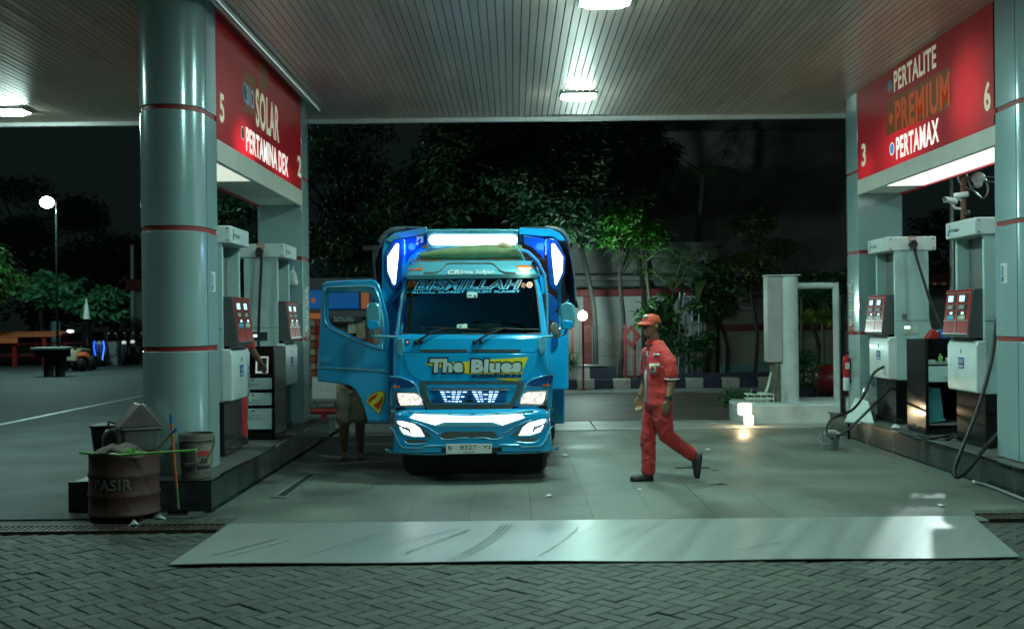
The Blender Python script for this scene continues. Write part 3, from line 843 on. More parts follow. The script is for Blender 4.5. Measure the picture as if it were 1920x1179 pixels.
b = MB(); b.prism([(0.0, 0.0), (0.2, 0.03), (0.2, 0.05), (0.0, 0.02)], 'y', -0.05, 0); b.prism([(0.0, .021), (0.02, .021), (.02, .42), (0, .42)], 'y', -.05, 0); b.build("tray_rim", m_tealpl, ct, bevel=0.004)
for i in range(4):
    s_ = thing("money_stack", ["small bundle of banknotes at the left of the black desk top", "small green pot on the counter of the black desk", "small white pad on the counter of the black desk", "small pale box at the right end of the black desk counter"][i], ["banknotes", "pot", "notepad", "box"][i], (4.84 + i * 0.1, 12.36, IH + 0.831))
    s_.name = ["banknote_bundle", "small_pot", "note_pad", "small_box"][i]
    b = MB()
    if i == 1: b.lathe([(0.02, 0), (0.028, 0.05), (0.024, 0.06), (0.001, 0.058)], 12); b.lathe([(0.012, .058), (.012, .09), (.001, .09)], 8)
    else: b.box(-0.035, 0.035, -0.02, 0.02, 0, 0.022 + 0.012 * i); b.box(-.012, .012, -.021, .021, -0.0, .024 + .012 * i)
    b.build("body", [m_pale, m_inkgreen, m_paper, m_tealpl][i], s_, bevel=0.003)
# left: black desk with three drawers
dl = thing("cashier_desk", "black cashier desk with three stacked drawers between the left pumps", "desk", (-3.32, 12.5, IH))
b = MB(); b.box(0.48, 0.51, 0, 0.62, 0, 1.08); b.box(0, 0.03, 0, 0.62, 0, 1.08); b.box(0.031, 0.479, 0.59, 0.62, 0, 1.08); b.box(0.031, 0.479, 0.02, 0.589, 0, 0.10); b.build("carcass", m_black, dl, bevel=0.004)
b = MB(); b.box(0.031, 0.479, 0.0, 0.589, 0.74, 0.77); b.build("counter", m_black, dl, bevel=0.003)
for k, (z0, z1) in enumerate(((0.12, 0.36), (0.40, 0.545), (0.585, 0.72))):
    b = MB(); b.box(0.034, 0.476, -0.004, 0.5, z0, z1); dr = b.build("drawer", m_greyen, dl, bevel=0.004)
    b = MB(); zc = z1 - 0.07; b.tube([(0.18, -0.004, zc), (0.18, -0.026, zc - .005), (0.33, -0.026, zc - .005), (0.33, -0.004, zc)], 0.005, 8); b.build("drawer_handle", m_chrome, dr, smooth=50)
    b = MB(); b.lathe([(0.012, 0), (0.012, -.004), (0.0001, -.004)], 10, (0.255, -0.004, z1 - .025), 'y'); b.build("lock", m_ink, dr)
tb = thing("tablet", "white framed tablet standing on the left cashier desk", "tablet", (-2.98, 12.6, IH + 0.772))
b = MB(); f = [(-.075, .0), (.075, .0), (.075, .20), (-.075, .20)]; g_ = [(-.055, .02), (.055, .02), (.055, .18), (-.055, .18)]
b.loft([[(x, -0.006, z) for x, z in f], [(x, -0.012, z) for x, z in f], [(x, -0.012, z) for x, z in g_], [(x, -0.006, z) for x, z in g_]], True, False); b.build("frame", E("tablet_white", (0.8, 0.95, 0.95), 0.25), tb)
b = MB(); b.box(-.056, .056, -.009, .0, .018, .182); b.box(-.02, .02, .0, .08, 0, .012); b.build("screen", m_ink, tb)
tb.rotation_euler = (rad(-12), 0, 0)

# hanging bag on the far left pump
bgm = M("thin_plastic", (0.55, 0.58, 0.56), 0.35)
bag = thing("plastic_bag", "small white plastic bag hanging beside the farther left pump", "bag", tuple(W(549, 520, 14.36)))
b = MB(); secs = []
for k in range(8):
    z = 0.1 - 0.2 * k / 7; w = 0.015 + 0.045 * math.sin(min(1, k / 5) * pi / 2) ; q = []
    for j in range(10):
        a = 2 * pi * j / 10; rr = 1 + RND.uniform(-.2, .2); q.append((w * math.cos(a) * rr, w * .5 * math.sin(a) * rr, z))
    secs.append(q)
b.loft(secs); b.build("bag_body", bgm, bag, smooth=60)
b = MB(); b.tube([(0, 0, .1), (0.012, 0.02, .13), (0, 0.04, .15)], 0.006, 6); b.build("handle", bgm, bag)

# galvanised bucket by the right kerb
bk = thing("metal_bucket", "small grey metal bucket with a rag beside the far end of the right island", "bucket", tuple(on_z(1557, 842)))
m_galv = M("galvanised", (0.34, 0.37, 0.37), 0.35, metal=0.7, var=0.2, vs=14)
b = MB(); b.lathe([(0.001, .002), (0.085, .002), (0.088, 0), (0.118, 0.20), (0.124, 0.205), (0.118, 0.21), (0.112, 0.20), (0.08, 0.02), (0.001, .02)], 24); b.build("pail", m_galv, bk, smooth=40)
b = MB(); b.tube([(-.118, 0, .2), (-.15, .03, .12), (-.1, -.1, .08), (0, -.135, .1), (.1, -.1, .14), (.118, 0, .2)], 0.004, 6); b.build("handle", m_alu, bk, smooth=50)
b = MB(); b.ell((0.01, 0, .205), (.09, .08, .04), 10, 6); b.build("rag", M("grey_rag", (0.3, 0.32, 0.31), 0.8, var=.3, vs=20), bk, smooth=60)

# fire extinguisher and bag by the far right pillar
fe = thing("fire_extinguisher", "red fire extinguisher with white base hung on the side of the far right pillar", "extinguisher", (4.625, 14.85, .60))
b = MB(); b.box(.02, .056, -.02, .02, .10, .45); b.build("bracket", m_black, fe)
b = MB(); b.lathe([(0.001, 0), (0.04, 0), (0.045, .02), (0.045, .18), (0.044, .181)], 18); b.build("sleeve", m_white, fe, smooth=40)
b = MB(); b.lathe([(0.044, .182), (0.046, .19), (0.046, .42), (0.036, .47), (0.015, .485), (0.015, .50), (0.001, .50)], 18); b.build("cylinder", M("extinguisher_red", (0.55, 0.015, 0.02), 0.25, coat=.5), fe, smooth=40)
card("label", fe, (-0.03, -0.0465, .30), (1, 0, 0), Z, .06, .09, m_paper)
b = MB(); b.box(-.012, .02, -.012, .012, .50, .52); b.box(-.012, .05, -.01, .01, .522, .535); b.build("valve", m_black, fe); 
sb = thing("plastic_sack", "crumpled clear plastic sack slumped at the foot of the far right pillar", "sack", (4.78, 14.35, IH))
b = MB(); secs = []
for k in range(9):
    z = 0.42 * k / 8; w = 0.16 * (1 - 0.55 * (k / 8) ** 2); q = []
    for j in range(12):
        a = 2 * pi * j / 12; rr = 1 + RND.uniform(-.16, .16); q.append((w * math.cos(a) * rr, w * .6 * math.sin(a) * rr, z))
    secs.append(q)
b.loft(secs); b.build("sack_body", M("grey_film", (0.3, 0.33, 0.33), 0.25, var=.3, vs=10), sb, smooth=25)
b = MB(); b.tube([(0, 0, .41), (0.01, 0, .46), (-.02, .02, .50)], [.03, .02, .05], 8); b.build("tied_neck", MATS["grey_film"], sb)
# white plate/ramp shape beside the far end of the right island
wp = thing("sloping_cover", "pale sloping cover panel at the far end of the right island", "cover panel", (0, 0, 0))
b = MB(); p_ = [W(1585, 790, 14.1), W(1640, 797, 13.7), W(1628, 752, 14.1), W(1605, 745, 14.4)]
b.add(p_ + [v + Vector((0.0, .06, -.02)) for v in p_], [(0, 1, 2, 3), (7, 6, 5, 4), (0, 4, 5, 1), (1, 5, 6, 2), (2, 6, 7, 3), (3, 7, 4, 0)]); b.build("panel", m_white, wp, bevel=.004)
b = MB(); b.box(p_[0].x + .05, p_[0].x + .08, 14.16, 14.2, 0, p_[0].z); b.build("leg", m_black, wp)
# black post
po = thing("black_post", "tall thin black post before the white round column, beside the far right pillar", "post", tuple(on_z(1581, 806)))
b = MB(); b.box(-.035, .035, -.035, .035, 0.03, 1.95); b.build("shaft", m_black, po, bevel=.008)
b = MB(); b.box(-.09, .09, -.09, .09, -.03, .03); b.build("foot_plate", m_black, po, bevel=.005)

# CCTV mast with cables under the right sign
m_rust = M("rusty_steel", (0.16, 0.08, 0.05), 0.6, metal=.4, var=.4, vs=20)
mp = thing("camera_mast", "rusty pole with small white security cameras and looped grey cable under the right sign", "camera mast", (5.32, 12.6, 0))
def mloc(px, py, Y=12.6): return W(px, py, Y) - Vector((5.32, 12.6, 0))
b = MB(); t_ = mloc(1806, 405); u_ = mloc(1806, 300); b.tube([(t_.x, 0, IH), (t_.x, 0, t_.z), (u_.x, 0, 3.27)], .03, 10); b.build("pole", m_rust, mp, smooth=50)
def camera_unit(px, py, dx):
    c_ = mloc(px, py)
    b = MB(); b.tube([(c_.x - .09 * dx, -.05, c_.z + .02), (c_.x + .06 * dx, 0, c_.z)], .035, 10); cu_ = b.build("camera_body", m_white, mp, smooth=40)
    b = MB(); b.tube([(c_.x, 0, c_.z - .02), (c_.x + .05, 0, c_.z - .08), (t_.x, 0, c_.z - .09)], .015, 8); b.build("camera_arm", m_white, mp, smooth=50)
    b = MB(); b.tube([(c_.x - .095 * dx, -.055, c_.z + .022), (c_.x - .105 * dx, -.06, c_.z + .024)], .028, 10); b.build("camera_glass", m_ink, cu_)
camera_unit(1783, 378, 1); camera_unit(1798, 368, -1)
b = MB(); b.ell(mloc(1811, 401), (.05, .05, .05), 10, 8); b.build("dome_camera", m_ink, mp, smooth=60)
cab = [mloc(*q) for q in ((1800, 300), (1797, 335), (1808, 350), (1825, 358), (1843, 372), (1852, 360), (1850, 342), (1840, 328), (1832, 345), (1822, 352), (1812, 330), (1806, 305))]
b = MB(); b.tube(smooth_line(cab, 6), .012, 6); b.build("cable_loop", m_galv, mp, smooth=60)
cab = [mloc(*q) for q in ((1800, 331), (1830, 332), (1868, 332))]
b = MB(); b.tube(cab, .01, 6); b.tube([mloc(1850, 341), mloc(1868, 341)], .014, 6); b.build("cable", m_galv, mp)
b = MB(); b.ell(mloc(1834, 334), (.085, .07, .07), 12, 8); b.ell(mloc(1834, 345), (.05, .05, .05), 10, 6); b.build("junction_box", m_white, mp, smooth=60)
# ================================================================== BINS, DRUM, BROOM, BUCKET
m_drum = M("drum_rust_paint", (0.085, 0.036, 0.030), 0.6, var=.3, vs=6, dirt=(0.05, 0.025, 0.02), ds=3, da=.9, bump=.2, bs=30)
DX, DY = -3.30, 9.0
dr = thing("steel_drum", "dented rust red steel drum full of rubbish with PASIR stencilled on it", "drum", (DX, DY, 0))
R_ = 0.292
prof = [(0.0, .05), (.98, .05), (1.0, .055), (1.0, .07), (.975, .08), (.97, .19), (1.0, .21), (1.0, .225), (.97, .245), (.965, .355), (.995, .375), (.995, .39), (.965, .41), (.96, .53), (.985, .545), (.97, .56), (.93, .55), (.92, .35), (0.0, .33)]
b = MB(); secs = []
for r, z in prof:
    q = []
    for k in range(48):
        a = 2 * pi * k / 48
        dent = 1 - .07 * math.exp(-((a - 4.25) / .22) ** 2) * math.exp(-((z - .3) / .3) ** 2) - .05 * math.exp(-((a - 5.9) / .15) ** 2) * (z / .55) ** 2 + .012 * math.sin(5 * a) * (z / .56) ** 3
        dz = .018 * math.sin(3 * a + 1) * (z / .56) ** 4
        q.append((R_ * max(r, .003) * dent * math.cos(a), R_ * max(r, .003) * dent * math.sin(a), z + dz))
    secs.append(q)
b.loft(secs, True, False); b.build("drum_shell", m_drum, dr, smooth=45)
# stencil lettering wrapped round the shell
vs, fs = text_raw("PASIR", 0, .03)
mb = MB(); pts = []
for a, c in vs:
    th = 4.16 + a * 1.12; rr = R_ * .985 + .004
    pts.append((rr * math.cos(th), rr * math.sin(th), .27 + .095 * c))
mb.add(pts, fs); mb.build("stencil_lettering", M("stencil_grey", (.15, .14, .13), .7, dirt=(.14, .06, .05), ds=14, da=.9), dr, recalc=False)
for x in (-.19, .05, .2):
    for y in (-.2, .17):
        b = MB(); b.box(x - .02, x + .02, y - .02, y + .02, 0, .052); b.build("foot_block", m_rubber, dr)
m_sackc = M("sack_cloth", (0.13, 0.105, 0.09), .8, var=.35, vs=9, bump=.4, bs=30)
rb = thing("rubbish_sack", "brown cloth sack of rubbish heaped in the top of the steel drum", "sack", (DX, DY, .44))
b = MB(); secs = []
for k in range(9):
    t = k / 8; w = .26 * math.cos(t * pi / 2 * .95) ** .6; q = []
    for j in range(16):
        a = 2 * pi * j / 16; rr = 1 + .1 * math.sin(3 * a + 5 * t) + RND.uniform(-.05, .05); q.append((w * rr * math.cos(a) - .04 * t, w * rr * math.sin(a) * .9, .0 + .17 * t + .025 * math.sin(2 * a)))
    secs.append(q)
b.loft(secs); b.build("sack_body", m_sackc, rb, smooth=70)
b = MB(); b.tube([(-.1, -.1, .12), (-.03, -.16, .15), (.05, -.14, .12)], [.02, .035, .01], 8); b.build("loose_fold", m_sackc, rb, smooth=60)
gl = thing("green_stick", "bright green plastic pole lying across the top of the steel drum", "pole", (0, 0, 0))
q0, q1, q2 = W(150, 848, DY - .2), W(210, 853, DY - .24), W(367, 844, DY - .3)
b = MB(); b.tube([W(212, 853.5, DY - .24), q2], .011, 8); b.build("shaft", M("green_plastic", (0.17, .42, .10), .4), gl, smooth=50)
b = MB(); b.tube([W(205, 853.5, DY - .235), W(220, 853, DY - .245)], .02, 8); b.tube([q0, W(205, 853.5, DY - .235)], .012, 6); b.build("joint", MATS["green_plastic"], gl)
b = MB(); b.tube([W(360, 844.2, DY - .3), W(368.5, 843.8, DY - .302)], .0135, 10); b.build("end_cap", MATS["green_plastic"], gl)
wk = thing("wooden_stick", "short yellowish stick with blue end leaning out of the steel drum", "stick", (0, 0, 0))
b = MB(); b.tube([W(284, 854, DY + .05), W(325, 808, DY + .02)], .011, 8); b.build("shaft", M("stick_wood", (.22, .17, .05), .6), wk)
b = MB(); b.tube([W(322, 811, DY + .02), W(331, 803, DY + .015)], .015, 8); b.build("end_cap", m_inkblue, wk)
# litter hanging out of the drum
lf = thing("leafy_scraps", "green leafy scraps on the rubbish in the drum", "leaves", (0, 0, 0))
b = MB()
for k in range(14):
    c_ = W(240 + RND.uniform(-6, 22), 845 + RND.uniform(-5, 5), DY - .1 + RND.uniform(-.05, .05)); d_ = Vector((RND.uniform(-1, 1), RND.uniform(-1, 1), RND.uniform(-.2, .6))).normalized() * .04; e_ = d_.orthogonal().normalized() * .015
    b.add([c_ - d_, c_ + e_, c_ + d_, c_ - e_], [(0, 1, 2, 3)])
b.build("leaf_scrap", MATS["green_plastic"], lf)

# grey swing-lid trash bin
m_bin = M("bin_plastic", (0.12, 0.125, 0.12), .45, var=.2, vs=4, dirt=(.07, .055, .05), ds=2.5, da=.6)
m_bind = M("bin_plastic_lid", (0.13, 0.10, 0.095), .5, var=.2, vs=5)
BX, BY = -3.33, 9.45
bn = thing("trash_bin", "grey trash bin with pointed swing lid in front of the big pillar", "trash bin", (BX, BY, IH), rad(28))
b = MB()
def sq(w, d, z, r=.03): return [(x, y, z) for x, y in ((-w + r, -d), (w - r, -d), (w, -d + r), (w, d - r), (w - r, d), (-w + r, d), (-w, d - r), (-w, -d + r))]
b.loft([sq(.13, .115, 0), sq(.172, .150, .44)]); b.build("bin_body", m_bin, bn, bevel=.006)
b = MB(); b.loft([sq(.188, .165, .44), sq(.188, .165, .465)]); b.build("rim", m_bin, bn, bevel=.008)
b = MB(); b.prism([(-.188, .467), (.188, .467), (.02, .665), (-.02, .665)], 'y', -.16, .16); lid = b.build("lid", m_bind, bn, bevel=.01)
b = MB(); b.add([(.16, -.11, .504), (.16, .11, .504), (.04, .11, .646), (.04, -.11, .646), (.172, -.11, .515), (.172, .11, .515), (.052, .11, .657), (.052, -.11, .657)], [(3, 2, 1, 0), (4, 5, 6, 7), (0, 1, 5, 4), (1, 2, 6, 5), (2, 3, 7, 6), (3, 0, 4, 7)]); b.build("swing_flap", m_bin, lid, bevel=.006)
b = MB(); b.box(.168, .178, -.075, -.015, .36, .41); b.box(.168, .178, .015, .075, .36, .41); b.build("grip_slot", m_ink, bn)
b = MB(); b.box(-.08, .08, -.148, -.140, .2, .34); b.build("bin_emblem", m_bin, bn)
# dark bin behind
b2 = thing("trash_bin", "dark open bin half hidden behind the grey swing-lid bin", "trash bin", (-3.74, 9.95, IH))
b = MB(); b.loft([sq(.13, .13, 0), sq(.17, .16, .42)]); b.build("bin_body", m_rubber, b2, bevel=.01)
b = MB(); b.loft([sq(.18, .17, .42), sq(.18, .17, .44)]); b.build("rim", m_rubber, b2, bevel=.01)
b3 = thing("jerry_can", "dark grey jerry can between the two bins", "jerry can", (-3.63, 9.62, IH))
b = MB(); b.prism([(-.07, 0), (.07, 0), (.07, .36), (.02, .43), (-.04, .43), (-.07, .36)], 'y', -.1, .1); b.build("can_body", m_bin, b3, bevel=.03)
b = MB(); b.tube([(-.04, 0, .42), (-.03, 0, .49), (.04, 0, .47), (.055, 0, .38)], .012, 8); b.build("handle", m_rubber, b3, smooth=50)

# broom
p0, p1 = on_z(335, 960, .02), W(320, 776, 9.12)
br = thing("broom", "push broom with orange and green handle leaning against the left island", "broom", tuple(p0))
d_ = p1 - p0
b = MB(); b.tube([d_ * .03, d_ * .25], .0125, 8); b.build("lower_handle", M("broom_green", (.06, .17, .07), .5, dirt=(.3, .3, .2), ds=30), br)
b = MB(); b.tube([d_ * .25, d_ * .90], .0125, 8); b.build("handle", M("broom_orange", (.45, .13, .025), .45, var=.2, vs=10), br)
b = MB(); b.tube([d_ * .90, d_], .013, 8); b.build("grip", m_inkblue, br)
b = MB(); b.box(-.085, .085, -.03, .03, -.01, .035); b.build("head", m_black, br, bevel=.006)
bs = MB(); bs.loft([[(-.006, -.006, 0), (.006, -.006, 0), (.006, .006, 0), (-.006, .006, 0)], [(-.008, -.009, -.03), (.008, -.009, -.03), (.008, .009, -.03), (-.008, .009, -.03)]]); bme_ = bs.mesh("bristle_tuft", M("bristle", (.14, .13, .06), .8))
for i in range(11):
    for j in range(3): obj("bristle_tuft", bme_, br, (-.078 + i * .0155, -.02 + j * .02, -.008))

# paint bucket on the island corner
pb = thing("paint_bucket", "dirty white paint bucket with wire handle on the corner of the left island", "bucket", (-2.84, 9.51, IH))
m_pail = M("dirty_pail", (.14, .13, .11), .5, var=.3, vs=6, dirt=(.07, .05, .035), ds=4, da=1.0)
b = MB(); b.lathe([(.001, .003), (.128, .003), (.13, .0), (.15, .33), (.158, .335), (.158, .365), (.152, .39), (.146, .392), (.146, .36), (.125, .03), (.001, .03)], 28); b.build("pail", m_pail, pb, smooth=40)
b = MB(); b.lathe([(.1575, .33), (.1615, .333), (.1615, .342), (.1575, .345)], 28); b.build("rim_ring", m_pail, pb, smooth=40)
hd = [(.16, 0, .35), (.165, -.04, .28), (.12, -.13, .17), (.03, -.175, .14), (-.05, -.165, .13)]
b = MB(); b.tube(smooth_line(hd, 6), .004, 6); b.build("handle", m_rubber, pb)
b = MB(); b.tube([(-.05, -.165, .13), (.06, -.172, .145)], .013, 8); b.build("hand_grip", m_bin, pb)
def wrap(parent, name, r0, z0, z1, a0, a1, mat, off=.002):
    b = MB(); n = 8; secs = []
    for i in range(n + 1):
        a = a0 + (a1 - a0) * i / n; secs.append([((r0 + .02 * z / .33 + off) * math.cos(a), (r0 + .02 * z / .33 + off) * math.sin(a), z) for z in (z0, z1)])
    b.loft(secs, False, False); return b.build(name, mat, parent, recalc=False)
wrap(pb, "label", .13, .06, .30, 4.9, 6.1, M("faded_label", (.24, .22, .18), .6, dirt=(.16, .1, .07), ds=9, da=.9))
wrap(pb, "label_print", .13, .20, .245, 5.1, 5.8, m_inkred, .004)
wrap(pb, "label_print", .13, .08, .115, 5.0, 6.0, m_ink, .004)
vs, fs = text_raw("FIX", 0, .03); mb = MB()
mb.add([((.141 + .004) * math.cos(5.25 + a * .5), (.141 + .004) * math.sin(5.25 + a * .5), .13 + c * .05) for a, c in vs], fs); mb.build("label_word", m_ink, pb, recalc=False)

# litter: one object each
def litter(name, lab, cat, px, py, w, d, mat, h=.006):
    c_ = on_z(px, py); t = thing(name, lab, cat, (c_.x, c_.y, .004), RND.uniform(0, 3))
    b = MB(); n = 7; secs = []
    P_ = [((w * RND.uniform(.7, 1.1)) * math.cos(2 * pi * k / n), d * RND.uniform(.7, 1.1) * math.sin(2 * pi * k / n)) for k in range(n)]
    b.add([(0, 0, h * 2)] + [(x, y, RND.uniform(0.001, h)) for x, y in P_], [(0, k + 1, (k + 1) % n + 1) for k in range(n)]); 
    o = b.build("scrap", mat, t, recalc=False)
    b = MB(); b.add([(x * .98, y * .98, 0) for x, y in P_], [tuple(range(n))]); b.build("underside", mat, t, recalc=False)
m_pw = M("litter_white", (.6, .62, .6), .6)
litter("paper_scrap", "white paper scrap on the floor right of the truck bumper", "litter", 1060, 855, .05, .03, m_pw, .015)
litter("paper_scrap", "white paper scrap on the floor in front of the truck's right wheel", "litter", 1029, 930, .04, .03, m_pw, .01)
litter("paper_scrap", "small white paper scrap behind the walking man's raised foot", "litter", 1327, 843.5, .045, .02, m_pw, .01)
litter("paper_scrap", "white paper scrap near the right end of the metal sheet", "litter", 1765, 949, .05, .03, m_pw, .01)
litter("paper_scrap", "tiny white scrap just left of the walking man's planted shoe", "litter", 1199, 919, .03, .015, m_pw, .008)
litter("blue_scrap", "tiny blue scrap by the foot of the right island", "litter", 1773, 879, .03, .025, m_inkblue, .02)
litter("crushed_cup", "crushed pale cup lying on the drain grating below the drum", "cup", 251, 988, .055, .03, m_pw, .03)
litter("paper_strip", "white paper strip beside the foot of the drum", "litter", 300, 974, .07, .02, m_pw, .02)
litter("leaf_litter", "small brown leaf on the floor behind the walking man's shoes", "leaf", 1352, 908, .05, .02, M("dry_leaf", (.18, .09, .03), .7), .01)
litter("white_rag", "white rag on the edge of the right island beside the far pump", "rag", 1675, 800, .07, .05, m_pw, .03)
bpy.data.objects[[o.name for o in bpy.data.objects if o.name.startswith("white_rag")][0]].location = (4.62, 12.95, IH + .003)
# oil stains
m_oil = M("oil_stain", (.03, .028, .025), .18)
def stain(px, py, w, d, lab):
    c_ = on_z(px, py); b = MB(); n = 18
    b.add([(c_.x + w * RND.uniform(.7, 1.15) * math.cos(2 * pi * k / n), c_.y + d * RND.uniform(.7, 1.15) * math.sin(2 * pi * k / n), .0045) for k in range(n)], [tuple(range(n))])
    o = b.build("oil_stain", m_oil, None, recalc=False); o["kind"] = "structure"
for q in ((1285, 877, .13, .05), (1322, 877, .06, .05), (1340, 882, .05, .02), (1345, 908, .09, .025), (1300, 874, .08, .03)): stain(*q, "")
# floor duct cover beside the left island
dc = thing("duct_cover", "long narrow steel duct cover set in the floor beside the left island", "duct cover", (0, 0, 0))
q = [on_z(508, 934), on_z(538, 934), on_z(598, 888), on_z(578, 888)]
def inset(q, t):
    c_ = sum(q, Vector()) / 4; return [v.lerp(c_, t) for v in q]
b = MB(); o_ = [v + Z * .012 for v in q]; i_ = [q[0].lerp(q[1], .22) * 1, q[1].lerp(q[0], .22), q[2].lerp(q[3], .22), q[3].lerp(q[2], .22)]
i_ = [i_[0].lerp(i_[3], .04) + Z * .012, i_[1].lerp(i_[2], .04) + Z * .012, i_[2].lerp(i_[1], .04) + Z * .012, i_[3].lerp(i_[0], .04) + Z * .012]
b.loft([[v - Z * .012 for v in o_], o_, i_, [v - Z * .01 for v in i_]], True, False); b.build("cover_frame", M("pale_steel", (.26, .28, .27), .4, metal=.4, var=.2, vs=10), dc)
b = MB(); b.add([v - Z * .006 for v in i_], [(0, 1, 2, 3)]); b.build("cover_plate", m_dark, dc)
# cable along the right kerb
cb = thing("floor_hose", "thin pale hose lying along the foot of the right island", "hose", (0, 0, 0))
b = MB(); b.tube(smooth_line([on_z(x, y, .02) for x, y in ((1828, 903), (1850, 909), (1880, 920), (1920, 936), (1960, 952))], 5), .014, 8); b.build("tube", m_strip, cb, smooth=50)
b = MB(); b.tube([on_z(1826, 902, .02), on_z(1831, 904, .02)], .018, 8); b.build("end_ring", m_alu, cb)
# ridge of spilled mortar along a floor joint
# ================================================================== TRUCK
TX, TY = -0.43, 10.6
m_paint = M("truck_paint", (0.010, 0.40, 0.80), .18, metal=.12, coat=1.0, var=.03, vs=2)
m_paintd = M("truck_paint_deep", (0.008, 0.10, 0.40), .26, metal=.25, coat=.6)
m_paintl = M("truck_paint_pale", (0.13, 0.48, 0.62), .26, metal=.35, coat=.6)
m_grey = M("satin_grey", (.18, .21, .20), .3, metal=.6)
m_glass = M("windscreen_glass", (.55, .62, .60), .02, trans=1.0)
m_glass.node_tree.nodes["Principled BSDF"].inputs["IOR"].default_value = 1.18
m_glassd = M("dark_glass", (.01, .015, .015), .05)
m_under = M("underbody", (.012, .014, .015), .7)
m_tyre = M("tyre_rubber", (.016, .017, .018), .7, var=.2, vs=10)
m_led = E("led_white", (0.80, 0.93, 1.0), 5)
m_bar = E("light_bar", (0.98, 1.0, 0.97), 4)
m_side = E("side_light", (0.80, 0.88, 1.0), 3.2)
m_head = E("headlamp_lens", (1.0, 0.86, 0.74), 1.35)
def vary(m, sc, lo_, hi_):
    nt = m.node_tree; n = nt.nodes; g = n.new("ShaderNodeNewGeometry"); t = n.new("ShaderNodeTexVoronoi"); t.inputs["Scale"].default_value = sc
    nt.links.new(g.outputs["Position"], t.inputs["Vector"]); mr = n.new("ShaderNodeMapRange"); mr.inputs[1].default_value = 0; mr.inputs[2].default_value = .8; mr.inputs[3].default_value = hi_; mr.inputs[4].default_value = lo_
    nt.links.new(t.outputs["Distance"], mr.inputs[0]); nt.links.new(mr.outputs[0], n["Principled BSDF"].inputs["Emission Strength"])
vary(m_head, 28, .55, 1.7)
m_amber = M("amber_lens", (.45, .10, .01), .2, emit=(1, .3, .02), es=.12)
m_amberl = E("amber_lit", (1.0, .50, .10), 5)
m_gled = E("grille_led", (0.55, 0.78, 1.0), 2.2)
m_bled = E("blue_led", (0.02, 0.12, 1.0), 2.5)
m_film = M("windscreen_film", (0.05, .40, .62), .4, emit=(.05, .45, .75), es=.10)
m_lettergrey = M("letter_pale", (.50, .60, .56), .4)
m_outl = M("letter_outline", (.008, .012, .03), .4)

tk = thing("truck", "blue light truck with glowing light bars, open driver's door and The Blues lettering", "truck", (TX, TY, 0))
CAB = [(0.70, .790, .10), (.98, .795, .06), (1.05, .795, .055), (1.30, .79, .065), (1.47, .785, .085), (1.50, .78, .105), (2.05, .705, .355), (2.12, .69, .40), (2.20, .665, .47), (2.245, .63, .58)]
def rc(z): return .085 if z < 1.6 else .06
def cab_y(x, z):
    w, y = interp(CAB, z)
    r = rc(z); ax = abs(x)
    y += .035 * (ax / w) ** 2
    if ax > w - r:
        t = min(1, (ax - (w - r)) / r); y += r * (1 - math.sqrt(max(0, 1 - t * t)))
    return y
def solve(px, py, surf):
    u, v = uv(px, py); y = .1
    for _ in range(6):
        Y = TY + y; x = u * Y / 2000 - TX; z = CAMZ - v * Y / 2000; y = surf(x, z)
    return (x, z)
def poly_on(name, pts, surf, mat, proud=.004, thick=.02, holes=(), parent=None, cuts=0, bevel=0, smooth=30):
    """flat outline wrapped on a surface y=surf(x,z), with thickness"""
    bm = bmesh.new(); edges = []
    for loop in [pts] + list(holes):
        vs = [bm.verts.new((p[0], 0, p[1])) for p in loop]
        for i in range(len(vs)): edges.append(bm.edges.new((vs[i], vs[(i + 1) % len(vs)])))
    bmesh.ops.triangle_fill(bm, use_beauty=True, use_dissolve=False, edges=edges, normal=(0, -1, 0))
    for _ in range(cuts):
        long = [e for e in bm.edges if e.calc_length() > .09]
        if long: bmesh.ops.subdivide_edges(bm, edges=long, cuts=1, use_grid_fill=False); bmesh.ops.triangulate(bm, faces=bm.faces)
    front = list(bm.faces)
    if thick > 0:
        r = bmesh.ops.extrude_face_region(bm, geom=front)
        back = [v for v in r['geom'] if isinstance(v, bmesh.types.BMVert)]
        bs = set(back)
    else: bs = set()
    for v in bm.verts:
        y = surf(v.co.x, v.co.z) - proud
        v.co.y = y if v not in bs else y + thick
    bmesh.ops.recalc_face_normals(bm, faces=bm.faces)
    me = bpy.data.meshes.new(name); bm.to_mesh(me); bm.free(); me.materials.append(mat)
    me.shade_smooth(); me.set_sharp_from_angle(angle=rad(smooth))
    o = obj(name, me, parent or tk)
    if bevel:
        md = o.modifiers.new("bevel", 'BEVEL'); md.width = bevel; md.segments = 2; md.limit_method = 'ANGLE'; md.angle_limit = rad(50)
    return o
def sx(pts, surf): return [solve(p[0], p[1], surf) for p in pts]
def mir(pts): return [(-x, z) for x, z in reversed(pts)]

# ---- cab shell with windscreen and driver's door openings
zs = [.70, .82, .98, 1.05, 1.18, 1.30, 1.40, 1.47, 1.50] + [1.50 + .55 * k / 6 for k in range(1, 7)] + [2.12, 2.17, 2.20, 2.23, 2.245]
fx_ = [-1 + 2 * k / 16 for k in range(17)]
grid = []
for z in zs:
    w, y0 = interp(CAB, z); r = rc(z); row = []
    yr = 1.62 if z < 2.1 else 1.62 - (z - 2.1) * .6
    for y in (yr, 1.22, .36): row.append((-w, y, z))
    for k in range(1, 6):
        a = k / 6 * pi / 2; x = -(w - r) - r * math.cos(a); row.append((x, cab_y(x, z), z))
    for f in fx_: x = f * (w - r); row.append((x, cab_y(x, z), z))
    for k in range(5, 0, -1):
        a = k / 6 * pi / 2; x = (w - r) + r * math.cos(a); row.append((x, cab_y(x, z), z))
    for y in (.36, 1.22, yr): row.append((w, y, z))
    grid.append(row)
b = MB(); nc = len(grid[0]); b.v = [p for row in grid for p in row]
iw0, iw1 = zs.index(1.50), zs.index(1.50) + 6
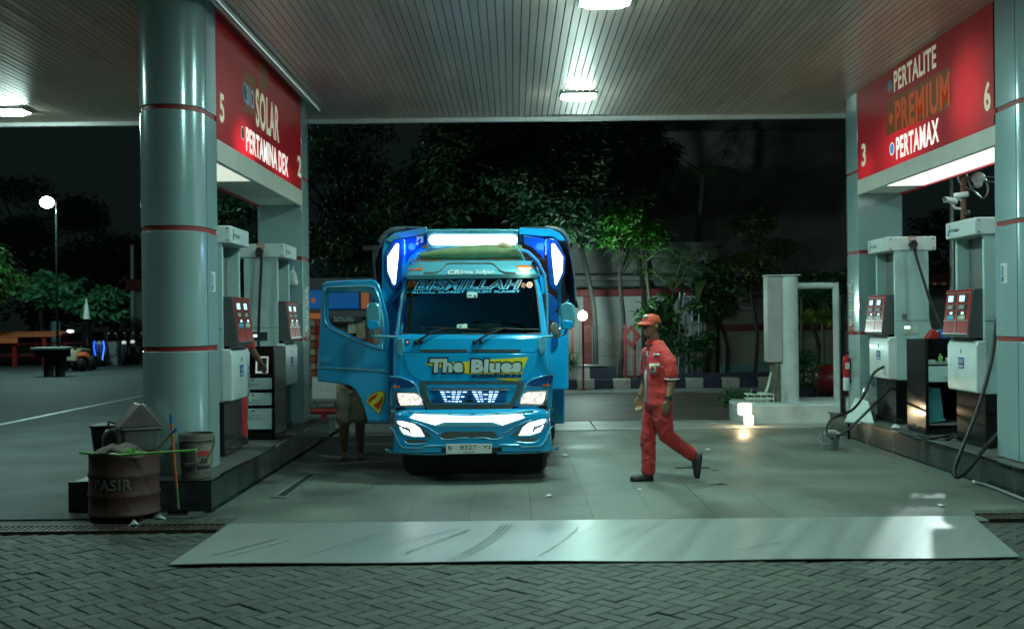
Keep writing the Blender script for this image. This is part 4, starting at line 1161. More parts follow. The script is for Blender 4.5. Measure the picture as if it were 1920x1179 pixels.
for i in range(len(zs) - 1):
    for j in range(nc - 1):
        win = iw0 <= i < iw1 and 8 <= j < 8 + 16
        door = j == 1 and zs[i] < 2.05
        if win or door: continue
        a = i * nc + j; b.f.append((a, a + 1, a + nc + 1, a + nc)); b.m.append(0)
top = (len(zs) - 1) * nc
b.f.append(tuple(range(top, top + nc))); b.m.append(0)
b.f.append((0, nc - 1, (len(zs) - 1) * nc + nc - 1, (len(zs) - 1) * nc)); b.m.append(0)
o = b.build("cab", m_paint, tk, smooth=50)
# interior
b = MB(); b.box(-.74, .74, .30, 1.55, .72, .80); b.box(-.74, .74, 1.50, 1.56, .8, 2.0); b.box(.735, .76, .35, 1.5, .8, 1.9); b.box(-.66, .66, .55, 1.55, 2.08, 2.10)
b.build("cab_lining", m_under, tk)
b = MB(); b.prism([(.18, 1.48), (.30, 1.50), (.48, 1.47), (.55, 1.38), (.55, .85), (.2, .85)], 'x', -.70, .70); b.build("dashboard", M("dash_plastic", (.05, .055, .055), .6), tk, bevel=.02)
m_seat = M("seat_cloth", (.02, .05, .09), .8, var=.2, vs=10)
for x in (-.38, .36):
    b = MB(); b.box(x - .24, x + .24, .75, 1.25, 1.05, 1.2); b.prism([(1.15, 1.2), (1.3, 1.2), (1.42, 1.82), (1.30, 1.86)], 'x', x - .23, x + .23); b.build("seat", m_seat, tk, bevel=.05)
b = MB(); b.lathe([(.2, -.012), (.215, 0), (.2, .012), (.185, 0), (.2, -.012)], 24, (0, 0, 0), 'z'); sw = b.build("steering_wheel", m_rubber, tk, smooth=60); sw.location = (.36, .68, 1.5); sw.rotation_euler = (rad(30), 0, 0)
b = MB(); b.prism([(-.70, 1.52), (-.66, 1.52), (-.62, 1.95), (-.65, 1.97)], 'y', .60, .62); b.build("curtain", M("curtain_yellow", (.45, .38, .08), .8, var=.2, vs=10), tk)
bl = MB(); secs = []
for k in range(7):
    x = -.58 + .42 * k / 6; secs.append([(x, .25 + .03 * math.sin(k), 1.50), (x, .34, 1.53 + .03 * math.sin(k * 2.1) + .02), (x, .44, 1.50)])
bl.loft(secs, False, False); bl.build("dashboard_cloth", M("cloth_blue", (.03, .26, .45), .8, var=.3, vs=14), tk, smooth=60)
b = MB(); b.box(.0, .30, .42, .46, 1.50, 1.60); b.build("dashboard_box", M("box_blue", (.06, .25, .32), .6), tk, bevel=.01)

# ---- windscreen
wp_ = sx([(748, 627), (751, 600), (757, 555), (762, 526), (769, 521), (880, 518.5), (997, 521), (1004, 525), (1009, 555), (1013.5, 600), (1015, 626)], cab_y)
poly_on("windscreen", wp_, cab_y, m_glass, .004, .006, cuts=2)
def ring_on(name, pts, surf, mat, width, proud, thick, par=None):
    cx = sum(p[0] for p in pts) / len(pts); cz = sum(p[1] for p in pts) / len(pts); inn = []
    n = len(pts)
    for i in range(n):
        a, p, c = Vector(pts[i - 1]), Vector(pts[i]), Vector(pts[(i + 1) % n]); t = (c - a).normalized(); nn = Vector((-t.y, t.x))
        if nn.dot(Vector((cx, cz)) - p) < 0: nn = -nn
        q = p + nn * width; inn.append((q.x, q.y))
    return poly_on(name, pts, surf, mat, proud, thick, holes=[inn], parent=par, cuts=1)
ring_on("windscreen_seal", wp_, cab_y, m_rubber, .014, .008, .012)
# lettering on the glass
def gtext(name, s, px0, py0, px1, py1, surf, mat, off=0, shear=0, proud=.008, skew=0):
    a = solve(px0, py1, surf); b_ = solve(px1, py1, surf); c_ = solve(px0, py0, surf)
    return text(name, s, tk, (a[0], 0, a[1]), (1, 0, 0), Z, b_[0] - a[0], c_[1] - a[1], mat, off, shear, proud, surf, skew)
gtext("windscreen_lettering", "BISMILLAH", 775.6, 525.4, 980.4, 544.6, cab_y, m_film, .062, .30, .010)
gtext("windscreen_lettering", "BISMILLAH", 778, 527, 978, 543, cab_y, m_outl, .0, .30, .013)
gtext("windscreen_lettering", "BUDAL SLAMET MULEH SLAMET", 773, 546.3, 976, 550.5, cab_y, m_film, .03, .1, .010)
def gdec(name, pts, mat, surf=cab_y, proud=.010, thick=.0, cuts=0): return poly_on(name, sx(pts, surf), surf, mat, proud, thick, cuts=cuts)
def disc(cx, cy, rx, ry=None, n=16): ry = ry or rx; return [(cx + rx * math.cos(2 * pi * k / n), cy + ry * math.sin(2 * pi * k / n)) for k in range(n)]
gdec("sticker", [(875.5, 547.5), (895, 547.5), (895, 558), (875.5, 558)], m_pale); gdec("sticker_print", [(877, 552), (885, 552), (885, 556), (877, 556)], m_tealpl, proud=.012); gdec("sticker_print", [(888, 553), (893, 553), (893, 557), (888, 557)], m_ink, proud=.012)
gdec("round_sticker", disc(993, 534, 5.6), m_paper); gdec("sticker_print", disc(993, 534, 4), m_inkred, proud=.012); gdec("sticker_print", disc(993, 534, 1.6), m_paper, proud=.014)
gdec("sticker", [(857, 608), (876, 607), (876, 615), (857, 616)], m_pale); gdec("sticker_print", [(860, 610), (866, 610), (866, 614), (860, 614)], m_tealpl, proud=.012)

# ---- lower cab front
def flat_of(dz): return lambda x, z: cab_y(x, z) - dz
poly_on("front_panel", sx([(757, 663), (1001, 663), (996, 700), (988, 714.5), (790, 714.5), (768, 700), (762, 690)], cab_y), cab_y, m_paint, .010, .03, cuts=2, bevel=.004)
poly_on("cowl_panel", sx([(752, 634), (1014, 634), (1012, 648), (1002, 660.5), (757, 660.5), (750, 648)], cab_y), cab_y, m_paint, .008, .03, cuts=2, bevel=.004)
for q in ([(784, 655), (876, 655), (876, 660), (790, 660)], [(886, 655), (977, 655), (975, 660), (886, 660)]): gdec("vent_slot", q, m_ink, proud=.012, cuts=1)
for x0 in (740, 1010):
    pass
# corner pods under the windscreen
for s in (-1, 1):
    pts = [(744, 634), (757, 634), (758, 655), (753, 668), (747, 666), (743, 652)]
    P_ = sx(pts, cab_y)
    if s > 0: P_ = [(-x + .0, z) for x, z in P_]
    poly_on("corner_pod", P_, cab_y, m_paintl, .022, .05, cuts=1, bevel=.008)
gdec("sticker", [(759.5, 636), (768, 636), (768, 646), (759.5, 646)], m_ink, proud=.012); gdec("sticker_print", disc(764, 641, 3, 3, 4), m_paper, proud=.014)
# yellow flash and lettering
gdec("yellow_flash", [(796, 682.5), (812, 680), (866, 678), (878, 677.5), (918, 673.5), (991, 669), (981, 691), (978, 701), (880, 701), (868, 698), (850, 690), (812, 687)], m_yellow, proud=.0125, cuts=1)
gdec("yellow_flash", [(928, 709), (980, 708.5), (972, 713.8), (950, 713.5)], m_yellow, proud=.0125)
def fat(s, x0, y0, x1, y1, shear, skew):
    gtext("front_lettering", s, x0 - 3, y0 - 2.8, x1 + 3, y1 + 2.8, cab_y, m_outl, .115, shear, .016, skew)
    gtext("front_lettering", s, x0, y0, x1, y1, cab_y, m_lettergrey, .055, shear, .019, skew)
fat("The", 806, 672.5, 869, 698.5, .06, -.0)
fat("Blues", 883, 673.5, 977, 699, .05, 0)
gtext("front_lettering", "REBORN", 884, 701.5, 977, 708.5, cab_y, m_outl, .06, 0, .0165)
gtext("front_lettering", "REBORN", 886, 702.8, 975, 707.5, cab_y, m_paintd, .0, 0, .019)

# grille frame and grille
gs = lambda x, z: .045 + .03 * (x / .8) ** 2
go = sx([(786, 715.5), (983, 715.5), (976, 735), (967, 752), (958, 768), (802, 768), (795, 752), (790, 735)], gs)
gi = sx([(797, 718.5), (972, 718.5), (966, 735), (959, 750), (951, 757), (812, 757), (804, 750), (800, 735)], gs)
poly_on("grille_frame", go, gs, m_grey, 0.0, .05, holes=[gi], cuts=1, bevel=.003)
poly_on("grille_plate", gi, lambda x, z: gs(x, z) + .02, m_paint, 0, .02, cuts=1)
b = MB(); q = [solve(x, 729.5, gs) for x in (808, 880, 953)]; b.tube([(q[i][0], gs(*q[i]) - .01, q[i][1]) for i in range(3)], [(.012, .012)] * 3, 8); b.build("chrome_bar", m_chrome, tk, smooth=50)
b = MB(); q = [solve(x, 756, gs) for x in (812, 880, 951)]; b.tube([(q[i][0], gs(*q[i]) - .004, q[i][1]) for i in range(3)], .006, 6); b.build("chrome_bar", m_chrome, tk, smooth=50)
# grille cells: blue bars with lit cells behind
cells = MB(); bars = MB()
for side in (0, 1):
    for r_ in range(5):
        t0, t1 = r_ / 5 + .03, (r_ + 1) / 5 - .035
        for c_ in range(5):
            def PX(f, t):
                xl = 823 + 11 * t; xr = 878 - 13 * t
                x = xl + (xr - xl) * f; x = x if side == 0 else 1760 - x + .6
                return (x, 733 + 22 * t)
            f0, f1 = c_ / 5 + .03, (c_ + 1) / 5 - .03
            q = [solve(*PX(f, t), gs) for f, t in ((f0, t0), (f1, t0), (f1, t1), (f0, t1))]
            if (r_ * 3 + c_ * 2 + side) % 6 == 5: continue
            tm = t0 + (t1 - t0) * RND.uniform(.45, .95)
            q = [solve(*PX(f, t), gs) for f, t in ((f0, t0), (f1, t0), (f1, tm), (f0, tm))]
            cells.add([(x, gs(x, z) + .012, z) for x, z in q], [(0, 1, 2, 3)])
o = cells.build("grille_light", m_gled, tk, recalc=False); o["kind"] = "stuff"
for r_ in range(6):
    z0 = 733 + 22 * r_ / 5
    q = [solve(x, z0, gs) for x in (811, 880, 950)]
    b = MB(); b.tube([(a_, gs(a_, c_) + .004, c_) for a_, c_ in q], .0045, 6); b.build("grille_bar", m_paintd, tk, smooth=60)
# three-diamond emblem
def diamond(cx, cy, ang, L=10.2, Wd=5.6):
    c, s = math.cos(ang), math.sin(ang)
    pts = [(0, 0), (L / 2, -Wd / 2), (L, 0), (L / 2, Wd / 2)]
    return [(cx + x * c - y * s, cy + x * s + y * c) for x, y in pts]
for a_ in (-90, 30, 150): poly_on("emblem_diamond", sx(diamond(881, 748.5, rad(a_)), gs), gs, m_chrome, .014, .02, bevel=.002)

# headlights
hsurf = lambda x, z: cab_y(x, z) - .015
for s in (-1, 1):
    def hm(name, pts, mat, proud, thick, bevel=.0, cuts=1, kind=None):
        P_ = sx(pts, hsurf)
        if s > 0: P_ = [(-x, z) for x, z in P_]
        return poly_on(name, P_, hsurf, mat, proud, thick, cuts=cuts, bevel=bevel)
    hl = hm("headlight", [(734, 706), (752, 708), (772, 715), (783, 724), (789, 742), (797, 767), (736, 767), (733, 735)], m_paint, .02, .10, .006)
    for nm, pts, mat, pr in (("corner_lens", [(731, 706), (745, 708), (767, 714), (778, 722), (772, 726), (745, 727), (733, 720)], m_paintd, .026),
                             ("turn_lens", [(738, 722), (749, 722.5), (751, 726), (740, 727)], m_amber, .03),
                             ("lamp_bezel", [(741, 733.5), (786, 734.5), (792, 745), (796, 761), (748, 763), (743, 755)], m_chrome, .026),
                             ("lamp_lens", [(745, 737), (778, 737.5), (787, 741), (791, 748), (793, 758), (752, 759.5), (748, 752)], m_head, .032)):
        P_ = sx(pts, hsurf)
        if s > 0: P_ = [(-x, z) for x, z in P_]
        o = poly_on(nm, P_, hsurf, mat, pr, .006, cuts=1); o.parent = hl
    e_ = [(731, 705), (745, 706.5), (768, 713), (780, 721), (788, 742), (797, 768)]
    P_ = sx(e_, hsurf)
    if s > 0: P_ = [(-x, z) for x, z in P_]
    b = MB(); b.tube([(x, hsurf(x, z) - .024, z) for x, z in P_], .006, 6); b.build("headlight_trim", m_paintl, tk, smooth=60).parent = hl
# black gap above the bumper
b = MB(); b.box(-.76, .76, .10, .3, .72, .765); b.build("bumper_gap", m_under, tk)

# ---- bumper
BT = [(.30, .79, .07), (.325, .805, .0), (.40, .80, -.005), (.50, .795, .005), (.60, .79, -.01), (.68, .785, -.025), (.72, .78, -.005), (.745, .77, .04)]
def bump_y(x, z):
    w, y = interp(BT, z); ax = min(abs(x), w); r = .14
    y += .05 * (ax / .8) ** 2
    if ax > w - r: t = (ax - (w - r)) / r; y += r * .9 * (1 - math.sqrt(max(0, 1 - t * t)))
    return y
b = MB(); secs = []
for z in [t[0] for t in BT]:
    w, _ = interp(BT, z); row = [(-w, .55, z), (-w, .3, z)]
    for k in range(33): x = -w * math.cos(pi * k / 32); row.append((x, bump_y(x, z), z))
    row += [(w, .3, z), (w, .55, z)]; secs.append(row)
secs.append([(p[0], .40, .75) for p in secs[-1]])
b.loft(secs, False, False); bumper = b.build("bumper", m_paint, tk, smooth=50)
def cp(cx, cy): return (720 + cx * .1719, 760 + cy * .1719)
def bp_(name, pts, mat, proud, thick=.01, cuts=1, bevel=0, mirror=False):
    P_ = sx([cp(*q) for q in pts], bump_y); out = []
    for s in ((0, 1) if mirror else (0,)):
        Q = P_ if s == 0 else [(-x, z) for x, z in P_]
        o = poly_on(name, Q, bump_y, mat, proud, thick, cuts=cuts, bevel=bevel); out.append(o)
    return out
bp_("led_strip_frame", [(255, 135), (310, 70), (930, 100), (1530, 70), (1565, 135), (1310, 235), (560, 235)], m_paintl, .006, .02, bevel=.003)
bp_("led_strip", [(285, 130), (330, 95), (930, 118), (1500, 95), (1530, 130), (1290, 210), (1180, 175), (660, 175), (560, 210)], m_led, .014, .012, cuts=2)
bp_("bumper_mesh", [(610, 335), (665, 280), (930, 284), (1190, 280), (1245, 330), (1200, 362), (1080, 362), (1040, 350), (800, 350), (760, 362), (650, 362)], m_grey, .010, .008)
for o_ in bp_("fog_lamp", [(135, 160), (200, 165), (330, 190), (420, 250), (520, 335), (330, 335), (215, 305), (170, 250)], m_grey, .012, .012, mirror=True): pass
bp_("fog_reflector", [(150, 172), (330, 200), (430, 280), (455, 328), (330, 326), (220, 296), (175, 236)], m_chrome, .015, .008, mirror=True)
bp_("fog_lens", [(142, 168), (195, 169), (330, 202), (395, 250), (432, 322), (385, 328), (300, 300), (282, 244), (205, 222), (165, 205)], m_led, .020, .008, mirror=True)
bp_("fog_lens", [(172, 232), (184, 236), (230, 288), (335, 322), (440, 326), (440, 333), (325, 333), (216, 302)], m_led, .020, .008, mirror=True)
bp_("fog_lens", [(205, 262), (225, 290), (275, 292), (262, 280), (222, 258)], m_led, .021, .008, mirror=True)
bp_("bumper_vent", [(230, 370), (450, 372), (480, 400), (300, 412), (250, 400)], m_grey, .010, .008, mirror=True)
def ridge(pts, r, mat, mirror=True, proud=.006):
    P_ = sx([cp(*q) for q in pts], bump_y)
    for s in ((1, -1) if mirror else (1,)):
        L_ = smooth_line([(s * x, bump_y(x, z) - proud, z) for x, z in P_], 4)
        b = MB(); b.tube(L_, r, 6); b.build("bumper_ridge", mat, tk, smooth=60)
ridge([(120, 140), (330, 180), (480, 245), (590, 310), (610, 290)], .008, m_paintl)
ridge([(125, 180), (180, 270), (215, 320), (340, 345), (530, 345)], .008, m_paintl)
ridge([(75, 240), (110, 270), (150, 390), (205, 455), (300, 462), (420, 462), (455, 440), (660, 435)], .011, m_paintl)
ridge([(225, 380), (250, 408), (320, 420), (480, 408)], .007, m_paintl)
ridge([(610, 340), (650, 368), (760, 368), (800, 354), (930, 354)], .007, m_paintl)
ridge([(30, 478), (100, 505), (360, 522), (690, 520)], .013, m_paintl, proud=.012)
ridge([(80, 60), (300, 75), (600, 85), (930, 88)], .010, m_paintl)
for x_ in (720, 985, 1230): gdec("bolt", [cp(*q) for q in disc(x_, 90, 14, 10, 8)], m_chrome, bump_y, .012)
# plate
ps = lambda x, z: -.035
b = MB(); q = [solve(x, y, ps) for x, y in ((836, 832), (922.5, 832), (922, 849.5), (836.5, 851))]
b.add([(x, -.035, z) for x, z in q] + [(x, -.028, z) for x, z in q], [(3, 2, 1, 0), (4, 5, 6, 7), (0, 1, 5, 4), (1, 2, 6, 5), (2, 3, 7, 6), (3, 0, 4, 7)])
b.build("number_plate", M("plate_white", (.68, .70, .68), .5), tk, bevel=.002)
gtext("plate_lettering", "N", 840.5, 835, 847, 843.5, ps, m_ink, .02, 0, .004)
gtext("plate_lettering", "8327", 862.5, 834, 893.5, 842.5, ps, m_ink, .0, 0, .004)
gtext("plate_lettering", "-", 897, 837.5, 899.5, 838.3, ps, m_ink, .01, 0, .004)
gtext("plate_lettering", "YJ", 904.5, 834, 919, 842.5, ps, m_ink, .0, 0, .004)
gtext("plate_lettering", "02.29", 869, 845.5, 889, 848.8, ps, m_grey, .0, 0, .004)
b = MB(); b.box(-.3, .3, -.02, .1, .33, .37); b.build("plate_bracket", m_under, tk)
b = MB(); b.prism([(-.74, .33), (.74, .33), (.70, .055), (-.66, .055)], 'y', .40, .44); b.build("dark_fill_panel", m_under, tk, bevel=.01)  # dark panel added to blacken the space under the bumper

# ---- roof visor
VT = [(2.06, .71, .30), (2.10, .71, .28), (2.17, .685, .33), (2.235, .65, .42), (2.255, .60, .50)]
def vis_y(x, z):
    w, y = interp(VT, z); ax = min(abs(x), w); return y + .05 * (ax / w) ** 2 + .08 * max(0, (ax / w - .85) / .15) ** 2
b = MB(); secs = []
for z in [t[0] for t in VT]:
    w, _ = interp(VT, z); secs.append([(-w, .75, z)] + [(w * f / 12, vis_y(w * f / 12, z), z) for f in range(-12, 13)] + [(w, .75, z)])
secs.append([(p[0] * .95, .75, 2.262) for p in secs[-1]])
secs.insert(0, [(p[0], .62 if abs(p[1] - .75) > .01 else .75, 2.061) for p in secs[0]])
b.loft(secs, False, False); b.build("roof_visor", m_paintl, tk, smooth=50)
vr = sx([(796, 511.5), (818, 511), (826, 507), (838, 495), (846, 494), (918, 494), (926, 496), (938, 508), (946, 511), (968, 512)], vis_y)
b = MB(); b.tube([(x, vis_y(x, z) - .006, z) for x, z in vr], .010, 6); b.build("visor_trim", m_alu, tk, smooth=50)
b = MB(); P_ = sx([(828, 487), (840, 488), (925, 488), (940, 489)], vis_y); b.tube([(x, vis_y(x, z) - .006, z) for x, z in P_], .012, 6); b.build("visor_trim", m_chrome, tk, smooth=50)
gtext("visor_lettering", "Irma Sofyan", 863, 506, 926, 515.5, vis_y, m_paper, .025, .12, .012)
gtext("visor_lettering", "CR", 839, 506, 862, 514.5, vis_y, m_paper, .035, .2, .012)
gdec("marker_lamp", [(764, 502), (794, 501.5), (791, 506), (768, 507)], m_amber, vis_y, .014, .012)
o = gdec("marker_lamp", [(968, 498.5), (985, 497), (1002, 500), (996, 505), (975, 506)], m_amber, vis_y, .016, .014); o["label"] = "lit amber marker lamp"
gdec("marker_bulb", [(971, 502), (997, 502), (992, 506.5), (976, 507)], m_amberl, vis_y, .022, .006)
ld = bpy.data.lights.new("amber_lamp", 'POINT'); ld.energy = 2.0; ld.color = (1, .62, .35); ld.shadow_soft_size = .03
lo = bpy.data.objects.new("amber_lamp", ld); COL.objects.link(lo); lo.parent = tk; q = solve(985, 508, vis_y); lo.location = (q[0], vis_y(*q) - .09, q[1] - .02)
b = MB(); q = sx([(770, 490.5), (791, 490)], vis_y); b.tube([(x, .52, z) for x, z in q], .012, 6); b.build("roof_handle", m_alu, tk)

# ---- wipers
def wiper(a, m_, e, b0, b1):
    A = [solve(*p, cab_y) for p in (a, m_, e)]
    b = MB(); b.tube([(A[0][0], cab_y(*A[0]) - .03, A[0][1]), (A[1][0], cab_y(*A[1]) - .045, A[1][1]), (A[2][0], cab_y(*A[2]) - .03, A[2][1])], [.014, .011, .006], 6)
    b.ell((A[0][0], cab_y(*A[0]) - .02, A[0][1]), (.028, .03, .022), 8, 6); w_ = b.build("wiper", m_rubber, tk, smooth=60)
    B = [solve(*p, cab_y) for p in (b0, b1)]
    b = MB(); b.tube([(x, cab_y(x, z) - .018, z) for x, z in B], .007, 6); b.build("wiper_blade", m_rubber, w_)
wiper((781, 641), (805, 626), (842, 614), (800, 613.5), (901, 618))
wiper((891, 641), (915, 626), (952, 613), (925, 616), (1010, 617.5))
for x in (791, 902):
    q = solve(x, 640, cab_y); b = MB(); b.ell((q[0], cab_y(*q) - .02, q[1]), (.02, .03, .02), 8, 6); b.build("wiper_pivot", m_rubber, tk, smooth=60)

# ---- mirrors
def mirror(cx, lane, arm):
    ms = lambda x, z: .02
    pts = [(cx - 13, 575), (cx - 9, 568.5), (cx + 6, 567.5), (cx + 13, 574), (cx + 14, 598), (cx + 12, 612), (cx + 5, 618), (cx - 7, 618), (cx - 13, 610)]
    P_ = sx(pts, ms)
    o = poly_on("mirror", P_, ms, m_paintl, .05, .12, cuts=0, bevel=.018)
    P2 = sx([(cx - 9, 600), (cx + 6, 601), (cx + 11, 604), (cx + 11, 612), (cx + 4, 617), (cx - 7, 617), (cx - 11, 610)], ms)
    k = poly_on("mirror_cap", P2, ms, m_paint, .056, .05, bevel=.006); k.parent = o
    pts = [solve(*q, ms) for q in arm]
    b = MB(); b.tube(smooth_line([(x, .04, z) for x, z in pts], 5), .014, 8); a_ = b.build("mirror_arm", m_paintl, o, smooth=60)
mirror(701, -1, [(697, 614), (695, 624), (700, 630), (722, 631), (745, 632)])
mirror(1064, 1, [(1062, 616), (1058, 626), (1040, 630), (1015, 632)])
b = MB(); q = solve(1042, 619, lambda x, z: -.02); b.ell((q[0], -.02, q[1]), (.058, .016, .082), 18, 10, rot=Matrix.Rotation(rad(-16), 3, 'Y') @ Matrix.Rotation(rad(35), 3, 'Z')); o = b.build("round_mirror", M("mirror_back", (.10, .12, .12), .35), tk, smooth=60)
b = MB(); q2 = solve(1058, 617, lambda x, z: .0); b.tube([(q[0], .0, q[1]), (q[0] + .05, -.01, q[1] + .02), (q2[0], .02, q2[1])], .008, 6); b.build("mirror_arm", m_chrome, o, smooth=60)

# ---- wheels and underbody
def wheel(x, y, w=.20, dual=False):
    b = MB(); h = w / 2
    b.lathe([(.24, -h), (.33, -h), (.372, -h + .03), (.383, -h + .06), (.383, h - .06), (.372, h - .03), (.33, h), (.24, h)], 36, (0, 0, 0), 'x')
    o = b.build("wheel", m_tyre, tk, smooth=35); o.location = (x, y, .383)
    b = MB(); sg = 1 if x > 0 else -1
    b.lathe([(.245, sg * h * .9), (.235, sg * h * .4), (.12, sg * h * .3), (.10, sg * h * 1.0), (.001, sg * h * 1.05)], 24, (0, 0, 0), 'x'); b.build("rim", m_grey, o, smooth=40)
for s in (-1, 1): wheel(.665 * s, .93); wheel(.62 * s, 3.75, .2); wheel(.86 * s, 3.75, .2)
b = MB(); b.box(-.42, -.32, .3, 5.6, .5, .72); b.box(.32, .42, .3, 5.6, .5, .72); b.box(-.6, .6, .85, 1.0, .33, .45); b.box(-.35, .35, .35, 1.5, .42, .70); b.box(-.7, .7, .5, 1.55, .66, .71)
b.box(-.75, .75, 1.6, 1.7, .4, .9)
b.build("chassis", m_under, tk)
for s in (-1, 1):
    b = MB(); secs = []
    for k in range(9):
        a = pi * (k / 8) ; secs.append([(s * .56, .93 - .46 * math.cos(a), .42 + .43 * math.sin(a)), (s * .80, .93 - .46 * math.cos(a), .42 + .43 * math.sin(a))])
    b.loft(secs, False, False); b.build("wheel_arch", m_paint, tk, smooth=60)
    b = MB(); b.box(min(s * .56, s * .80), max(s * .56, s * .80), 1.40, 1.42, .18, .5); b.build("mud_flap", m_rubber, tk)

# ---- cargo body and its lit front frame
b = MB(); b.box(-.98, .98, 1.72, 5.7, .92, 1.0); b.box(-.98, -.94, 1.72, 5.7, 1.0, 2.5); b.box(.94, .98, 1.72, 5.7, 1.0, 2.5); b.box(-.94, .94, 5.66, 5.7, 1.0, 2.5)
b.build("cargo_box", m_paint, tk, bevel=.01)
m_board = M("orange_board", (.28, .09, .02), .6, var=.3, vs=8)
for k in range(8):
    b = MB(); b.box(-.938, .938, 1.73, 1.76, 1.02 + k * .19, 1.20 + k * .19); b.build("headboard_plank", m_board, tk, bevel=.004)
HY = .95
hs_ = lambda x, z: HY
ho = sx([(719, 730), (716, 560), (716, 470), (722, 448), (738, 435), (803, 424.5), (880, 424), (970, 425), (1036, 429), (1052, 436), (1064, 452), (1066, 480), (1066, 560), (1066, 730)], hs_)
hi = sx([(752, 730), (752, 560), (757, 523), (768, 497), (785, 478), (806, 467), (880, 466), (968, 466), (990, 473), (1008, 490), (1021, 515), (1026, 560), (1026, 640), (1026, 730)], hs_)
def header_y(x, z):
    # centre stands forward, sides fold back
    ax = abs(x); return HY - .10 * max(0, 1 - max(0, ax - .44) / .3) 
poly_on("body_front_frame", ho, header_y, m_paint, 0, .5, holes=[hi], cuts=2, bevel=.012)
# frame lip around the arch
lip = [(x, header_y(x, z) - .01, z) for x, z in hi]
b = MB(); b.tube(lip, .018, 8); b.build("arch_lip", m_paintl, tk, smooth=60)
def hp(name, pts, mat, proud, thick, cuts=1, bevel=0, mirror=False):
    P_ = sx(pts, header_y); o = poly_on(name, P_, header_y, mat, proud, thick, cuts=cuts, bevel=bevel)
    return o
hp("light_bar_housing", [(801, 434), (971, 434), (971, 466), (801, 466)], m_paintl, .03, .06, bevel=.006)
barp = [(804 + 10 * (1 - math.cos(a)), 450.3 - 10.2 * math.sin(a)) for a in [-pi / 2 + pi * k / 8 for k in range(9)]]
barp = [(814 - 9.5 * math.cos(a), 450.3 - 9.8 * math.sin(a)) for a in [-pi / 2 + pi * k / 8 for k in range(9)]] + [(960.5 + 9.5 * math.cos(a), 450.3 - 9.8 * math.sin(a)) for a in [pi / 2 - pi * k / 8 for k in range(9)]]
hp("light_bar", barp, m_bar, .042, .012)
b = MB(); P_ = sx([(801, 433), (886, 432), (972, 433)], header_y); b.tube([(x, header_y(x, z) - .04, z) for x, z in P_], .014, 6); b.build("light_bar_trim", m_paintl, tk, smooth=50)
# top folds on both sides
hp("top_fold", [(722, 450), (740, 437), (800, 426), (800, 438), (752, 447), (733, 455)], m_paintl, .02, .06, bevel=.006)
hp("top_fold", [(973, 427), (1034, 430), (1050, 438), (1061, 452), (1050, 452), (1036, 444), (973, 439)], m_paint, .02, .06, bevel=.006)
def sl(mx):
    m_ = (lambda q: q) if not mx else (lambda q: (1782.5 - q[0], q[1] + 0))
    fr = [m_(q) for q in [(738, 450), (752, 447), (758, 449), (757, 480), (752, 535), (741, 547), (724, 515), (722, 483)]]
    inn = [m_(q) for q in [(743, 457), (748, 456.5), (749, 460), (748, 480), (742.5, 533), (739, 534.5), (728, 510), (727, 482)]]
    o = poly_on("side_light", sx(fr, header_y), header_y, m_paintd, .05, .07, holes=[sx(inn, header_y)], cuts=1, bevel=.01)
    q = poly_on("side_light_lens", sx(inn, header_y), header_y, m_side, .015, .01, cuts=1); q.parent = o
    led = [m_(q) for q in ((738, 446), (760, 445))]
    P_ = [m_(q) for q in [(762, 447), (800, 442), (800, 458), (785, 464), (768, 480), (762, 492)]]
    poly_on("deep_blue_panel", sx(P_, header_y), header_y, m_paintd, .012, .02, cuts=1, bevel=.004)
    P_ = [m_(q) for q in [(756, 549), (744, 556), (735, 568), (750, 600), (756, 600)]]
    poly_on("lower_fin", sx(P_, header_y), header_y, m_paintd, .02, .03, cuts=1, bevel=.004)
    ld = bpy.data.lights.new("blue_lamp", 'POINT'); ld.energy = 3.0; ld.color = (.02, .10, 1); ld.shadow_soft_size = .04
    lo = bpy.data.objects.new("blue_lamp", ld); COL.objects.link(lo); lo.parent = tk; q = solve(*m_((762, 462)), header_y); lo.location = (q[0], header_y(*q) - .10, q[1])
    b = MB(); P_ = sx([m_(q) for q in ((759, 449), (759, 478))], header_y); b.tube([(x, header_y(x, z) - .02, z) for x, z in P_], .005, 6); b.build("blue_led_strip", m_bled, tk)
sl(False); sl(True)
gdec("white_emblem", [(780, 444), (789, 445), (787, 449), (783, 453), (780, 452), (783, 448)], m_paper, header_y, .036); gdec("white_emblem", [(788, 444), (794, 443), (794, 455), (788, 456), (790, 450)], m_paper, header_y, .036); gdec("white_emblem", [(780, 455), (786, 454), (785, 460), (780, 460)], m_paper, header_y, .036)
gdec("small_badge", [(1021, 452), (1031, 452), (1031, 462), (1021, 462)], m_tealpl, header_y, .036)
# right body fins under the mirror and along the lower side
gdec("lower_fin", [(1031, 578), (1048, 590), (1049, 608), (1031, 600)], m_paintd, header_y, .03, .03)
gdec("lower_fin", [(1034, 655), (1034, 632), (1046, 628), (1046, 645)], m_paintd, header_y, .03, .03)
b = MB(); b.box(.80, 1.0, 1.5, 1.56, .45, .9); b.build("step_guard", m_paint, tk, bevel=.02)
b = MB(); b.lathe([(.10, 0), (.10, .5)], 16, (.88, 1.75, .55), 'y', caps=True); b.build("air_tank", m_alu, tk, smooth=40)

